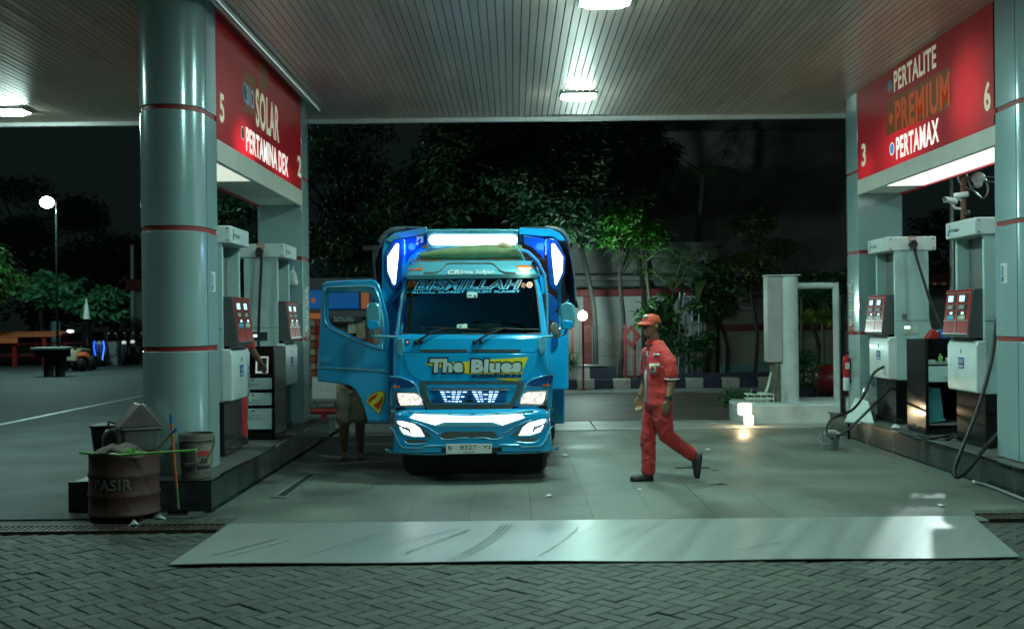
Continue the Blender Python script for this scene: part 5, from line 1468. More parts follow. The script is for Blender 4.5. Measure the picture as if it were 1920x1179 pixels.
# ---- open driver's door
TH = rad(68)
def door_y(x, z): return .36 + (-.80 - x) * math.cos(TH) / math.sin(TH)
def dp(q): return [(585 + x * .297, 510 + y * .297) for x, y in q]
do = sx(dp([(65, 82), (75, 68), (95, 58), (230, 50), (370, 46), (400, 54), (420, 75), (437, 115), (452, 175), (470, 250), (485, 330), (490, 450), (490, 600), (488, 800), (485, 950), (420, 950), (350, 948), (343, 910), (330, 860), (308, 800), (275, 745), (240, 720), (200, 708), (140, 700), (33, 690), (33, 595), (38, 500), (45, 400), (53, 250), (60, 140)]), door_y)
di = sx(dp([(100, 130), (240, 128), (350, 128), (385, 140), (408, 180), (425, 260), (432, 330), (428, 450), (420, 464), (405, 462), (340, 440), (230, 390), (140, 345), (115, 325), (105, 300), (101, 220)]), door_y)
door = poly_on("door", do, door_y, m_paint, 0, .07, holes=[di], cuts=2, bevel=.014)
ring = sx(dp([(85, 112), (95, 96), (350, 88), (395, 98), (425, 165), (445, 280), (455, 400), (452, 485), (430, 484), (330, 455), (215, 402), (115, 352), (88, 318), (80, 260)]), door_y)
b = MB(); b.tube([(x, door_y(x, z) - .012, z) for x, z in ring + ring[:1]], .012, 6); o = b.build("window_frame", m_paintl, door, smooth=60); 
o = poly_on("rain_guard", sx(dp([(90, 122), (96, 100), (350, 90), (400, 112), (415, 150), (440, 290), (424, 290), (402, 190), (380, 145), (345, 126)]), door_y), door_y, M("smoked_guard", (.03, .2, .3), .12, coat=.5), .025, .01, cuts=1); o.parent = door
o = poly_on("door_crease", sx(dp([(33, 597), (250, 604), (490, 622), (490, 634), (250, 617), (33, 608)]), door_y), door_y, m_paintl, .016, .02, cuts=1, bevel=.004); o.parent = door
o = poly_on("door_handle", sx(dp([(50, 540), (100, 532), (125, 545), (132, 580), (50, 585)]), door_y), door_y, m_paint, .018, .02, bevel=.006); o.parent = door
o = poly_on("handle_grip", sx(dp([(60, 553), (112, 549), (116, 562), (62, 568)]), door_y), door_y, m_paintl, .032, .012, bevel=.003); o.parent = door
def dd(name, pts, mat, pr):
    o = poly_on(name, sx(dp(pts), door_y), door_y, mat, pr, 0); o.parent = door; return o
dd("shield_decal", [(337, 815), (372, 768), (440, 744), (464, 770), (455, 820), (424, 900)], m_ink, .004)
dd("shield_decal", [(341, 815), (374, 772), (438, 749), (460, 772), (452, 820), (423, 892)], m_yellow, .006)
dd("shield_decal", [(352, 813), (378, 780), (420, 764), (405, 790), (372, 815), (366, 828)], m_inkred, .008)
dd("shield_decal", [(385, 840), (425, 815), (440, 790), (447, 782), (442, 818), (421, 872)], m_inkred, .008)
text("door_lettering", "TIMUR ASTI", door, (sx(dp([(352, 942)]), door_y)[0][0], 0, sx(dp([(352, 942)]), door_y)[0][1]), (1, 0, 0), Z, .17, .02, m_paintd, .02, 0, .004, door_y)
b = MB(); b.prism([(-.68, .45), (-.70, .60), (-.80, .60), (-.80, .45)], 'z', 1.2, 1.24); b.build("hinge", m_under, door)

# ---- loads on the truck: tarpaulin and rolled mat
m_tarp = M("grey_tarpaulin", (.06, .085, .11), .55, var=.25, vs=6, bump=.3, bs=8)
tp = thing("tarpaulin", "dark grey blue tarpaulin draped over the sides of the truck's cargo body", "tarpaulin", (TX, TY, 0))
def drape(side, pxs):
    secs = []
    for k, (py, o_, i_) in enumerate(pxs):
        row = []
        for j in range(9):
            y = 1.12 + 4.5 * j / 8
            q = solve(o_, py, lambda x, z: 1.12); q2 = solve(i_, py, lambda x, z: 1.12)
            wv = .02 * math.sin(j * 2.1 + k) + .012 * math.sin(k * 1.7 + j)
            row.append((q[0] + side * wv, y, q[1] + (0.015 * math.sin(j * 1.9))))
        secs.append(row)
    b = MB(); b.loft(secs, False, False); o = b.build("side_sheet", m_tarp, tp, smooth=70)
    md = o.modifiers.new("thick", 'SOLIDIFY'); md.thickness = .02
drape(-1, [(426, 800, 0), (424, 760, 0), (426, 734, 0), (440, 719, 0), (462, 709, 0), (492, 698, 0), (520, 700, 0), (560, 708, 0)])
drape(1, [(425, 975, 0), (426, 1030, 0), (433, 1054, 0), (448, 1065, 0), (480, 1075, 0), (520, 1081, 0), (560, 1084, 0), (577, 1084, 0)])
for s, pts in ((-1, [(712, 455), (727, 436), (760, 428)]), (1, [(1068, 455), (1052, 434), (1020, 426)])):
    P_ = sx(pts, lambda x, z: 1.05); b = MB(); b.tube(smooth_line([(x, 1.05, z) for x, z in P_], 5), [.03, .03, .03, .03, .03, .03, .025, .025, .02, .02, .01], 8); b.build("gathered_edge", m_tarp, tp, smooth=60)
rm = thing("rolled_mat", "pale green rolled mat lying across the truck's cab roof", "rolled mat", (TX, TY, 0))
m_mat = M("green_mat", (.13, .21, .09), .6, var=.2, vs=8, bump=.2, bs=20)
ms_ = lambda x, z: .66
P_ = sx([(789, 482), (830, 479), (880, 476), (930, 474), (978, 475)], ms_)
b = MB(); b.tube(smooth_line([(x, .66, z + .012) for x, z in P_], 5), [(.10, .03 + .045 * min(1, k / 9)) for k in range(21)], 12); b.build("mat_roll", m_mat, rm, smooth=60)
b = MB(); P_ = sx([(930, 465), (942, 461), (952, 464), (960, 466)], ms_); b.tube([(x, .60, z) for x, z in P_], [.02, .04, .035, .015], 8); b.build("knot", M("mat_strap", (.32, .28, .14), .7), rm, smooth=60)
b = MB(); P_ = sx([(964, 462), (976, 474), (983, 490)], ms_); b.tube([(x, .54, z) for x, z in P_], (.012), 6); b.build("strap", m_paintl, rm)
# ================================================================== PEOPLE
m_skin = M("skin", (.27, .145, .085), .5, var=.08, vs=30)
m_hair = M("hair_black", (.012, .010, .009), .5)
m_unif = M("uniform_red", (.56, .034, .030), .75, var=.10, vs=9, sheen=.2, bump=.15, bs=26)
m_pants = M("trouser_red", (.47, .024, .024), .78, var=.12, vs=9, sheen=.2, bump=.18, bs=22)
m_cap = M("cap_red", (.55, .07, .03), .7, var=.06, vs=20)
m_shoe = M("shoe_black", (.018, .02, .019), .55)
m_khaki = M("khaki_cloth", (.40, .36, .25), .8, var=.3, vs=9, bump=.3, bs=20)
m_dkred = M("shirt_dark_red", (.20, .02, .015), .8, var=.2, vs=9)
fold = bpy.data.textures.new("cloth_folds", 'CLOUDS'); fold.noise_scale = .07; fold.noise_depth = 2
def limb(mb, pts, rr, side=(0, -1, 0), n=14):
    pts = [Vector(p) for p in pts]; rr = [(r, r) if not isinstance(r, tuple) else r for r in rr]
    secs = []
    P_ = list(pts); R2 = list(rr)
    d0 = (pts[1] - pts[0]).normalized(); d1 = (pts[-1] - pts[-2]).normalized()
    a, b_ = rr[0], rr[-1]
    P_ = [pts[0] - d0 * min(a) * .55, pts[0] - d0 * min(a) * .4] + P_ + [pts[-1] + d1 * min(b_) * .4, pts[-1] + d1 * min(b_) * .55]
    R2 = [(a[0] * .3, a[1] * .3), (a[0] * .8, a[1] * .8)] + R2 + [(b_[0] * .8, b_[1] * .8), (b_[0] * .3, b_[1] * .3)]
    for i, p in enumerate(P_):
        d = (P_[min(i + 1, len(P_) - 1)] - P_[max(i - 1, 0)]).normalized()
        s = Vector(side); s = (s - d * s.dot(d)); s = s.normalized() if s.length > 1e-5 else d.orthogonal().normalized()
        t = d.cross(s)
        secs.append([p + s * R2[i][0] * math.cos(2 * pi * k / n) + t * R2[i][1] * math.sin(2 * pi * k / n) for k in range(n)])
    mb.loft(secs)
def hand(mb, wrist, d, side, back, curl=.5):
    """d along the hand, side towards the thumb, back = back of the hand"""
    w = Vector(wrist); d, side, back = Vector(d).normalized(), Vector(side).normalized(), Vector(back).normalized()
    limb(mb, [w, w + d * .045, w + d * .095], [(.026, .018), (.040, .017), (.041, .014)], side, 10)
    for k, (o, L) in enumerate(((.030, .070), (.010, .078), (-.011, .073), (-.030, .056))):
        r = w + d * .092 + side * o
        a = curl * (1 + .1 * k); p1 = r + (d * math.cos(a * .5) - back * math.sin(a * .5)) * L * .45
        p2 = p1 + (d * math.cos(a * 1.4) - back * math.sin(a * 1.4)) * L * .32
        p3 = p2 + (d * math.cos(a * 2.1) - back * math.sin(a * 2.1)) * L * .25
        limb(mb, [r - d * .02, p1, p2, p3], [.0095, .009, .0082, .007], side, 8)
    t0 = w + d * .03 + side * .03
    limb(mb, [w + d * .02 + side * .015, t0 + (d * .6 + side * .5) * .03, t0 + (d * .9 + side * .25 - back * .2) * .065], [.014, .011, .008], back, 8)
def organic(mb, name, mat, parent, voxel, smooth_n=3, folds=0.0):
    o = mb.build(name, mat, parent, smooth=180)
    md = o.modifiers.new("remesh", 'REMESH'); md.mode = 'VOXEL'; md.voxel_size = voxel; md.use_smooth_shade = True
    ms = o.modifiers.new("smooth", 'SMOOTH'); ms.factor = .5; ms.iterations = smooth_n
    if folds:
        dsp = o.modifiers.new("folds", 'DISPLACE'); dsp.texture = fold; dsp.strength = folds; dsp.mid_level = .5; dsp.texture_coords = 'GLOBAL'
    return o
def head(mb, c, f, scale=1.0):
    """c = head centre, f = facing"""
    f = Vector(f).normalized(); s = f.cross(Z).normalized(); u = s.cross(f)
    rot = Matrix((s, f, u)).transposed()
    k = scale
    def e(o, r): mb.ell(Vector(c) + s * o[0] * k + f * o[1] * k + u * o[2] * k, [q * k for q in r], 16, 10, rot=rot)
    e((0, -.012, .03), (.076, .094, .092)); e((0, .018, -.035), (.062, .070, .075)); e((0, .050, -.078), (.034, .034, .030))
    e((0, .088, -.012), (.013, .020, .024)); e((0, .102, -.026), (.018, .014, .011))
    e((.03, .075, .022), (.030, .014, .010)); e((-.03, .075, .022), (.030, .014, .010))
    e((.036, .066, -.02), (.022, .018, .02)); e((-.036, .066, -.02), (.022, .018, .02))
    e((0, .080, -.052), (.024, .012, .007)); e((0, .079, -.064), (.021, .012, .007))
    for q in (-1, 1): e((q * .078, -.015, -.008), (.009, .018, .028))
    return rot, s, f, u
def eyes(parent, c, rot, k=1.0):
    for q in (-1, 1):
        b = MB(); b.ell(Vector(c) + rot @ Vector((q * .031 * k, .077 * k, .003 * k)), (.011 * k, .007 * k, .0055 * k), 10, 6, rot=rot); o = b.build("eye", m_hair, parent, smooth=60)

# ---- the walking attendant
YM = 10.66
mn = thing("person", "man in red uniform and orange red cap walking left across the forecourt, trailing foot lifted", "person", (1.43, YM, 0))
base = Vector((1.43, YM, 0))
fw = Vector((-.87, -.49, 0)).normalized(); sd = Vector((.49, -.87, 0)).normalized()   # sd points to his left, towards the camera
def R(x, y, z): return Vector((x, y, z)) - base
body = MB()
hc = R(1.372, 10.675, 1.555); hf = Vector((-.86, -.50, -.02))
limb(body, [R(1.43, 10.70, 1.34), R(1.40, 10.69, 1.42), R(1.385, 10.685, 1.50)], [.058, .054, .052])
rot, hs2, hf2, hu2 = head(body, hc, hf, 1.0)
limb(body, [R(1.43, YM, .85), R(1.43, YM, 1.28)], [(.12, .08), (.13, .07)], sd)
limb(body, [R(1.475, 10.58, 1.26), R(1.525, 10.525, 1.19), R(1.546, 10.503, 1.04), R(1.535, 10.48, .95), R(1.507, 10.455, .835)], [.034, .040, .042, .041, .028], sd)
hand(body, R(1.507, 10.455, .835), (-.22, -.05, -1), (-.85, -.3, .1), (.35, -.95, 0), .45)
limb(body, [R(1.375, 10.83, 1.26), R(1.358, 10.95, 1.03), R(1.335, 10.96, .95), R(1.292, 10.95, .84)], [.034, .043, .041, .028], sd)
hand(body, R(1.292, 10.95, .84), (-.15, -.0, -1), (-.9, .2, .1), (.2, .97, 0), .5)
organic(body, "body", m_skin, mn, .0065, 2)
eyes(mn, hc, rot)
sh_ = MB()
TOR = [(.775, 1.437, .172, .124), (.86, 1.435, .168, .122), (.98, 1.432, .164, .118), (1.14, 1.430, .176, .122), (1.24, 1.430, .180, .118), (1.31, 1.432, .165, .098), (1.365, 1.425, .105, .080)]
limb(sh_, [R(c_, YM, z) for z, c_, a, d_ in TOR], [(a, d_) for z, c_, a, d_ in TOR], sd, 20)
limb(sh_, [R(1.495, 10.56, 1.285), R(1.535, 10.515, 1.20), R(1.552, 10.50, 1.065)], [.062, .068, .072], sd)
limb(sh_, [R(1.365, 10.845, 1.295), R(1.362, 10.90, 1.20), R(1.36, 10.94, 1.07)], [.070, .072, .072], sd)
organic(sh_, "shirt", m_unif, mn, .008, 2, .017)
# collar
b = MB(); secs = []
for k in range(13):
    a = rad(-200 + 220 * k / 12 + 0); c_ = R(1.405, 10.69, 1.385)
    dirv = sd * math.cos(a) - fw * math.sin(a) if False else sd * math.cos(a) + fw * -math.sin(a)
    secs.append([c_ + dirv * .062 + Z * .035, c_ + dirv * .068 + Z * .038, c_ + dirv * .095 - Z * .012, c_ + dirv * .088 - Z * .016])
b.loft(secs); b.build("collar", m_unif, mn, smooth=60)
def chest(name, t0, t1, z0, z1, mat, off=1.05, n=5):
    b = MB(); secs = []
    for i in range(n + 1):
        t = rad(t0 + (t1 - t0) * i / n); col = []
        for z in (z0, (z0 + z1) / 2, z1):
            cx, a, d_ = interp(TOR, z); col.append(R(cx, YM, z) + sd * a * off * math.cos(t) + fw * d_ * off * math.sin(t))
        secs.append(col)
    b.loft(secs, False, False); o = b.build(name, mat, mn, smooth=60)
    md = o.modifiers.new("thick", 'SOLIDIFY'); md.thickness = .004; return o
chest("white_placket", 95, 107, .80, 1.31, m_paper, 1.075)
chest("pocket", 38, 74, 1.06, 1.19, m_unif, 1.065); chest("pocket_flap", 36, 76, 1.17, 1.20, m_unif, 1.08)
chest("name_tag", 42, 66, 1.265, 1.285, m_paper, 1.08); chest("name_tag_print", 47, 61, 1.271, 1.279, m_inkblue, 1.09)
chest("id_badge", 52, 78, 1.095, 1.185, m_pale, 1.10); chest("badge_photo", 58, 70, 1.12, 1.165, m_inkred, 1.115); chest("badge_corner", 40, 60, 1.155, 1.185, m_pale, 1.105)
b = MB(); b.tube([R(1.552, 10.50, 1.034) + sd * .071 * math.cos(a) + fw * .071 * math.sin(a) for a in [2 * pi * k / 20 for k in range(21)]], .006, 6); b.build("sleeve_piping", m_paper, mn, smooth=60)
pn = MB()
limb(pn, [R(1.435, YM, .93), R(1.44, YM, .84), R(1.44, YM, .78)], [(.155, .115), (.165, .12), (.15, .115)], sd)
limb(pn, [R(1.405, 10.74, .84), R(1.37, 10.745, .62), R(1.34, 10.74, .43), R(1.345, 10.735, .25), R(1.338, 10.73, .09)], [.100, .090, .080, .074, .074], sd)
limb(pn, [R(1.47, 10.60, .84), R(1.475, 10.595, .62), R(1.505, 10.59, .475), R(1.62, 10.585, .375), R(1.765, 10.58, .275)], [.100, .094, .084, .076, .066], sd)
organic(pn, "trousers", m_pants, mn, .008, 2, .024)
b = MB(); secs = []
def shoe(heel, toe, up):
    heel, toe, up = Vector(heel), Vector(toe), Vector(up).normalized(); d = (toe - heel); L = d.length; d.normalize(); s = d.cross(up).normalized()
    mb = MB(); secs = []
    for t, w, h in ((0, .028, .055), (.05, .036, .075), (.25, .040, .085), (.45, .043, .070), (.7, .048, .05), (.9, .040, .038), (1.0, .018, .022)):
        c_ = heel + d * L * t
        secs.append([c_ + s * w * math.cos(a) + up * (h * max(0, math.sin(a))) for a in [2 * pi * k / 14 for k in range(14)]])
    mb.loft(secs); o = mb.build("shoe", m_shoe, mn, smooth=60)
    mb = MB(); out = [(0, .030), (.05, .039), (.25, .042), (.45, .045), (.7, .051), (.9, .043), (1.0, .02)]
    top = [heel + d * L * t + s * w for t, w in out] + [heel + d * L * t - s * w for t, w in reversed(out)]
    mb.loft([[p - up * .018 for p in top], [p + up * .008 for p in top]]); mb.build("sole", m_rubber, o, smooth=30)
shoe(R(1.385, 10.735, .022), R(1.155, 10.70, .022), (0, 0, 1))
shoe(R(1.835, 10.57, .290), R(1.800, 10.56, .045), (-1, 0, .12))
# watch
b = MB(); b.tube([R(1.514, 10.46, .855) + sd * .034 * math.cos(a) + fw * .034 * math.sin(a) for a in [2 * pi * k / 16 for k in range(17)]], .010, 6); w_ = b.build("watch_strap", m_rubber, mn, smooth=60)
b = MB(); b.tube([R(1.518, 10.425, .857), R(1.520, 10.414, .857)], .021, 14); b.build("watch_case", m_ink, w_)
# cap and hair
b = MB(); secs = []
for k in range(8):
    t = k / 7 * pi / 2; q = []
    for j in range(20):
        a = 2 * pi * j / 20; q.append(hc + rot @ Vector((.084 * math.cos(t) ** .62 * math.cos(a), -.010 + .104 * math.cos(t) ** .62 * math.sin(a), .040 + .082 * math.sin(t) - .012 * (math.sin(a) < 0) * math.cos(t))))
    secs.append(q)
b.loft(secs); cap = b.build("cap", m_cap, mn, smooth=70)
b = MB(); secs = []
for k in range(11):
    a = rad(18 + 144 * k / 10); ir = Vector((.088 * math.cos(a), -.010 + .100 * math.sin(a), .046)); ex = .085 * math.sin((a - rad(18)) / rad(144) * pi) ** .7
    orr = Vector((.085 * math.cos(a), -.010 + .100 * math.sin(a) + ex, .040 - .020 * abs(math.cos(a)) - ex * .10))
    secs.append([hc + rot @ ir, hc + rot @ orr, hc + rot @ (orr - Vector((0, 0, .006))), hc + rot @ (ir - Vector((0, 0, .006)))])
b.loft(secs); b.build("brim", m_cap, cap, smooth=50)
b = MB(); b.ell(hc + rot @ Vector((-.012, .070, .098)), (.032, .022, .018), 10, 6, rot=rot); b.build("cap_emblem", m_paper, cap, smooth=60)
b = MB(); secs = []
for k in range(4):
    z = .045 - .028 * k; q = []
    for j in range(14):
        a = rad(198 + 144 * j / 13); q.append(hc + rot @ Vector((.080 * math.cos(a) * (1 - .04 * k), -.015 + .099 * math.sin(a) * (1 - .05 * k), z)))
    secs.append(q)
b.loft(secs, False, False); h_ = b.build("hair", m_hair, mn, smooth=60); md = h_.modifiers.new("thick", 'SOLIDIFY'); md.thickness = .010

# ---- attendant half hidden behind the near left pump
at = thing("person", "attendant in red shirt half hidden behind the near left pump, arm reaching to the desk", "person", (-3.20, 12.1, IH))
AB = Vector((-3.22, 12.1, IH))
def RA(x, y, z): return Vector((x, y, z)) - AB
body = MB(); hcA = RA(-3.24, 12.12, 1.86)
limb(body, [RA(-3.22, 12.1, 1.62), RA(-3.23, 12.11, 1.78)], [.06, .055]); rotA, *_ = head(body, hcA, (.5, .8, -.15))
limb(body, [RA(-3.22, 12.1, 1.15), RA(-3.22, 12.1, 1.6)], [(.14, .09), (.16, .08)], (1, 0, 0))
limb(body, [RA(-3.05, 12.02, 1.55), RA(-2.995, 12.08, 1.34), RA(-2.93, 12.28, 1.16)], [.05, .043, .028])
hand(body, RA(-2.93, 12.28, 1.16), (.1, .8, -.5), (-.8, .2, 0), (.1, .5, .8), .5)
limb(body, [RA(-3.40, 12.15, 1.55), RA(-3.44, 12.2, 1.32), RA(-3.30, 12.40, 1.18)], [.05, .043, .028])
hand(body, RA(-3.30, 12.40, 1.18), (.3, .8, -.4), (.8, -.2, 0), (.1, .5, .8), .5)
organic(body, "body", m_skin, at, .009, 2); eyes(at, hcA, rotA)
b = MB(); limb(b, [RA(-3.22, 12.1, 1.05), RA(-3.22, 12.1, 1.3), RA(-3.22, 12.1, 1.5), RA(-3.22, 12.1, 1.64)], [(.175, .12), (.18, .125), (.20, .12), (.11, .08)], (1, 0, 0))
limb(b, [RA(-3.07, 12.03, 1.57), RA(-3.01, 12.06, 1.37)], [.072, .074]); limb(b, [RA(-3.38, 12.14, 1.57), RA(-3.43, 12.18, 1.37)], [.072, .074]); organic(b, "shirt", m_unif, at, .013, 3, .02)
b = MB(); limb(b, [RA(-3.22, 12.1, 1.15), RA(-3.22, 12.1, 1.02)], [(.155, .115), (.16, .115)], (1, 0, 0))
for s in (-1, 1): limb(b, [RA(-3.22 + s * .09, 12.1, 1.05), RA(-3.22 + s * .095, 12.09, .7), RA(-3.22 + s * .1, 12.1, .36)], [.095, .08, .07])
organic(b, "trousers", m_pants, at, .013, 3, .02)
for s in (-1, 1):
    b = MB(); b.loft([[(s * .1 + x, y, z) for x, y in ((-.045, -.07), (.045, -.07), (.05, .1), (.03, .18), (-.03, .18), (-.05, .1))] for z in (0.0, .05)]); b.loft([[(s * .1 + x, y, z) for x, y in ((-.045, -.07), (.045, -.07), (.045, .06), (-.045, .06))] for z in (.05, .1)]); b.build("shoe", m_shoe, at, bevel=.015)
b = MB(); secs = []
for k in range(6):
    t = k / 5 * pi / 2; secs.append([hcA + rotA @ Vector((.084 * math.cos(t) ** .6 * math.cos(a), -.012 + .104 * math.cos(t) ** .6 * math.sin(a), .03 + .097 * math.sin(t))) for a in [2 * pi * j / 16 for j in range(16)]])
b.loft(secs); b.build("cap", m_cap, at, smooth=70)

# ---- barefoot person bending into the cab behind the open door
dv = thing("person", "barefoot person in khaki shorts standing behind the open truck door, bending into the cab", "person", (-1.98, 12.75, 0))
DB = Vector((-1.98, 12.75, 0))
def RD(x, y, z): return Vector((x, y, z)) - DB
body = MB()
for x, ytoe in ((-2.05, 12.55), (-1.86, 12.6)):
    limb(body, [RD(x + .02, 12.78, .80), RD(x + .015, 12.77, .48), RD(x, 12.80, .30), RD(x, 12.80, .07)], [.085, .058, .058, .040])
    limb(body, [RD(x, 12.84, .035), RD(x + .015, 12.72, .04), RD(x + .04, 12.62, .022)], [(.036, .034), (.042, .034), (.044, .018)], (1, 0, 0))
    for k in range(5): limb(body, [RD(x + .07 - .016 * k, 12.63, .018), RD(x + .075 - .017 * k, 12.585 + .006 * k, .014)], [.011 - .001 * k, .008], (1, 0, 0), 6)
hcD = RD(-1.28, 12.30, 1.30)
limb(body, [RD(-1.95, 12.76, .95), RD(-1.72, 12.55, 1.12), RD(-1.48, 12.40, 1.22)], [(.14, .09), (.15, .09), (.15, .08)], (0, 0, 1)); limb(body, [RD(-1.45, 12.4, 1.23), RD(-1.33, 12.33, 1.28)], [.055, .052]); rotD, *_ = head(body, hcD, (.8, -.5, -.3))
limb(body, [RD(-1.5, 12.3, 1.2), RD(-1.32, 12.05, 1.1), RD(-1.15, 11.95, 1.2)], [.05, .04, .03]); hand(body, RD(-1.15, 11.95, 1.2), (1, -.2, 0), (0, 0, 1), (0, -1, 0), .6)
limb(body, [RD(-1.45, 12.5, 1.2), RD(-1.25, 12.6, 1.05), RD(-1.1, 12.4, 1.1)], [.05, .04, .03]); hand(body, RD(-1.1, 12.4, 1.1), (1, -.2, 0), (0, 0, 1), (0, -1, 0), .6)
organic(body, "body", m_skin, dv, .008, 2); eyes(dv, hcD, rotD)
b = MB(); limb(b, [RD(-1.95, 12.76, .98), RD(-1.96, 12.77, .84)], [(.16, .12), (.17, .13)], (1, 0, 0))
for x in (-2.05, -1.86): limb(b, [RD(x + .02, 12.78, .86), RD(x + .02, 12.78, .62), RD(x + .01, 12.78, .47)], [.105, .10, .11])
organic(b, "shorts", m_khaki, dv, .011, 2, .03)
b = MB(); limb(b, [RD(-1.98, 12.76, .94), RD(-1.72, 12.55, 1.13), RD(-1.46, 12.39, 1.23)], [(.165, .115), (.185, .12), (.17, .10)], (-.4, .5, .6))
limb(b, [RD(-1.5, 12.3, 1.2), RD(-1.38, 12.12, 1.13)], [.07, .07]); limb(b, [RD(-1.45, 12.5, 1.2), RD(-1.32, 12.57, 1.1)], [.07, .07]); organic(b, "shirt", m_dkred, dv, .013, 3, .02)
b = MB(); secs = []
for k in range(6):
    t = k / 5 * pi / 2; secs.append([hcD + rotD @ Vector((.082 * math.cos(t) ** .6 * math.cos(a), -.022 + .100 * math.cos(t) ** .6 * math.sin(a), .02 + .107 * math.sin(t))) for a in [2 * pi * j / 16 for j in range(16)]])
b.loft(secs); b.build("hair", m_hair, dv, smooth=70)
# ================================================================== BACKGROUND: WALLS AND HOUSES
m_wallw = M("painted_wall", (.36, .38, .37), .7, var=.15, vs=1.2, dirt=(.12, .12, .11), ds=1.1, da=.8, stretch=(1, 1, .35), bump=.1, bs=10)
m_wallg = M("stained_concrete", (.17, .175, .165), .8, var=.3, vs=.9, dirt=(.06, .06, .055), ds=.8, da=.8, bump=.2, bs=8)
m_wallb = M("beige_wall", (.28, .25, .21), .7, var=.15, vs=1.2, dirt=(.13, .11, .09), ds=1, da=.6)
m_dado = M("teal_dado", (.17, .30, .31), .6, var=.15, vs=2)
m_wred = M("wall_red_band", (.20, .025, .025), .6, var=.2, vs=3)
m_navy = M("kerb_navy", (.025, .025, .05), .6, var=.3, vs=4)
m_kwhite = M("kerb_white", (.42, .40, .37), .65, var=.15, vs=4, dirt=(.15, .14, .12), ds=4, da=.7)
m_redpt = M("red_paint_steel", (.34, .02, .02), .4, var=.15, vs=6)
m_barkg = M("bark_grey", (.13, .12, .09), .8, var=.3, vs=10, bump=.4, bs=30)
m_stemg = M("palm_stem", (.06, .075, .03), .6, var=.25, vs=9, stretch=(1, 1, 6))

def gx(px, Y, py=650): return W(px, py, Y).x
YW = 27.0
pw = thing("perimeter_wall", "stained white perimeter wall with red coping and red pilaster behind the planter", "wall", (0, YW, 0))
xs_ = [gx(540, YW) + i * 2.4 for i in range(0, 5)]
x0, x1 = gx(700, YW), gx(1345, YW)
n = 5
for i in range(n):
    a, c_ = x0 + (x1 - x0) * i / n, x0 + (x1 - x0) * (i + 1) / n
    b = MB(); b.box(a + .003, c_ - .003, 0, .2, 0, 2.20); b.build("wall_panel", m_wallw, pw)
    b = MB(); b.box(a + .003, c_ - .003, -.05, .25, 2.203, 2.38); b.build("coping", m_wred, pw, bevel=.01)
b = MB(); xp = gx(1102, YW); b.box(xp - .1, xp + .1, -.08, -.002, 0, 2.2); b.build("pilaster", m_wred, pw, bevel=.01)
b = MB(); xp = gx(1330, YW); b.box(xp - .1, xp + .1, -.08, -.002, 0, 2.2); b.build("pilaster", m_wred, pw, bevel=.01)
b = MB(); b.tube([(x0, -.03, 2.72), (x1, -.03, 2.62)], .02, 6); b.build("pipe", m_strip, pw)
hb = thing("house_wall", "grey stained concrete house wall rising behind the red coping", "house", (0, 27.4, 0))
b = MB(); b.box(gx(700, 27.4), gx(1345, 27.4), 0, .3, 0, 3.45); b.build("wall", m_wallg, hb)
b = MB(); b.tube([(gx(1060, 27.4), -.04, 2.75), (gx(1340, 27.4), -.04, 2.68)], .02, 6); b.tube([(gx(1060, 27.4), -.04, 2.62), (gx(1340, 27.4), -.04, 2.55)], .014, 6); b.build("conduit", m_strip, hb)
for xx in (1150, 1265):
    b = MB(); b.box(gx(xx, 27.4), gx(xx, 27.4) + .9, -.03, -.001, 2.85, 3.35); b.build("window_shutter", m_panelin, hb)
b = MB(); b.box(gx(700, 27.4) - .2, gx(1345, 27.4) + .2, -.3, .6, 3.453, 3.56); b.build("roof_slab", m_wallg, hb)
th = thing("tall_building", "tall dark grey building with flat roof, faintly lit, behind the palms", "building", (0, 31, 0))
xa, xb = gx(1190, 31), gx(1640, 31)
b = MB(); b.box(xa, xb, 0, 6, 0, 7.05); b.build("wall", M("dim_plaster", (.32, .32, .31), .8, var=.35, vs=.5, dirt=(.05, .05, .05), ds=.4, da=.8), th)
b = MB(); b.box(xa - .2, xb + .2, -.25, 6.2, 7.053, 7.3); b.build("roof_slab", m_wallg, th)
b = MB(); b.tube([(xa + .5, -.06, 0), (xa + .5, -.06, 7.0)], .05, 8); b.build("drain_pipe", m_panelin, th)
# right wall with red band and teal dado
rw = thing("boundary_wall", "beige boundary wall with red band and teal lower part, behind the white round column", "wall", (0, 26.2, 0))
x0, x1 = gx(1352, 26.2), gx(1700, 26.2)
for i in range(3):
    a, c_ = x0 + (x1 - x0) * i / 3, x0 + (x1 - x0) * (i + 1) / 3
    for z0, z1, m_, pr in ((0, .52, m_dado, .02), (.523, 1.30, m_wallb, 0), (1.303, 1.46, m_wred, .03), (1.463, 2.12, m_wallb, 0)):
        b = MB(); b.box(a + .002, c_ - .002, -pr, .2, z0 + (.2 if z0 == 0 else 0), z1); b.build("wall_panel", m_, rw)
b = MB(); b.box(x0 - .1, x1, -.12, .3, 2.123, 2.17); b.build("coping", m_wred, rw)
pf = thing("pipe_frame", "pale bent pipe stubs standing on top of the beige boundary wall", "pipe", (0, 26.1, 0))
def pt(px, py): v = W(px, py, 26.1); return (v.x, 0, v.z)
b = MB(); b.tube([pt(1385, 578), pt(1385, 543)], .05, 8); b.tube([pt(1385, 560), pt(1400, 559), pt(1403, 556), pt(1404, 542)], .04, 8); b.tube([pt(1385, 578), pt(1410, 579), pt(1411, 565)], .04, 8); b.build("pipe", M("pale_pvc", (.42, .36, .34), .5), pf, smooth=40)

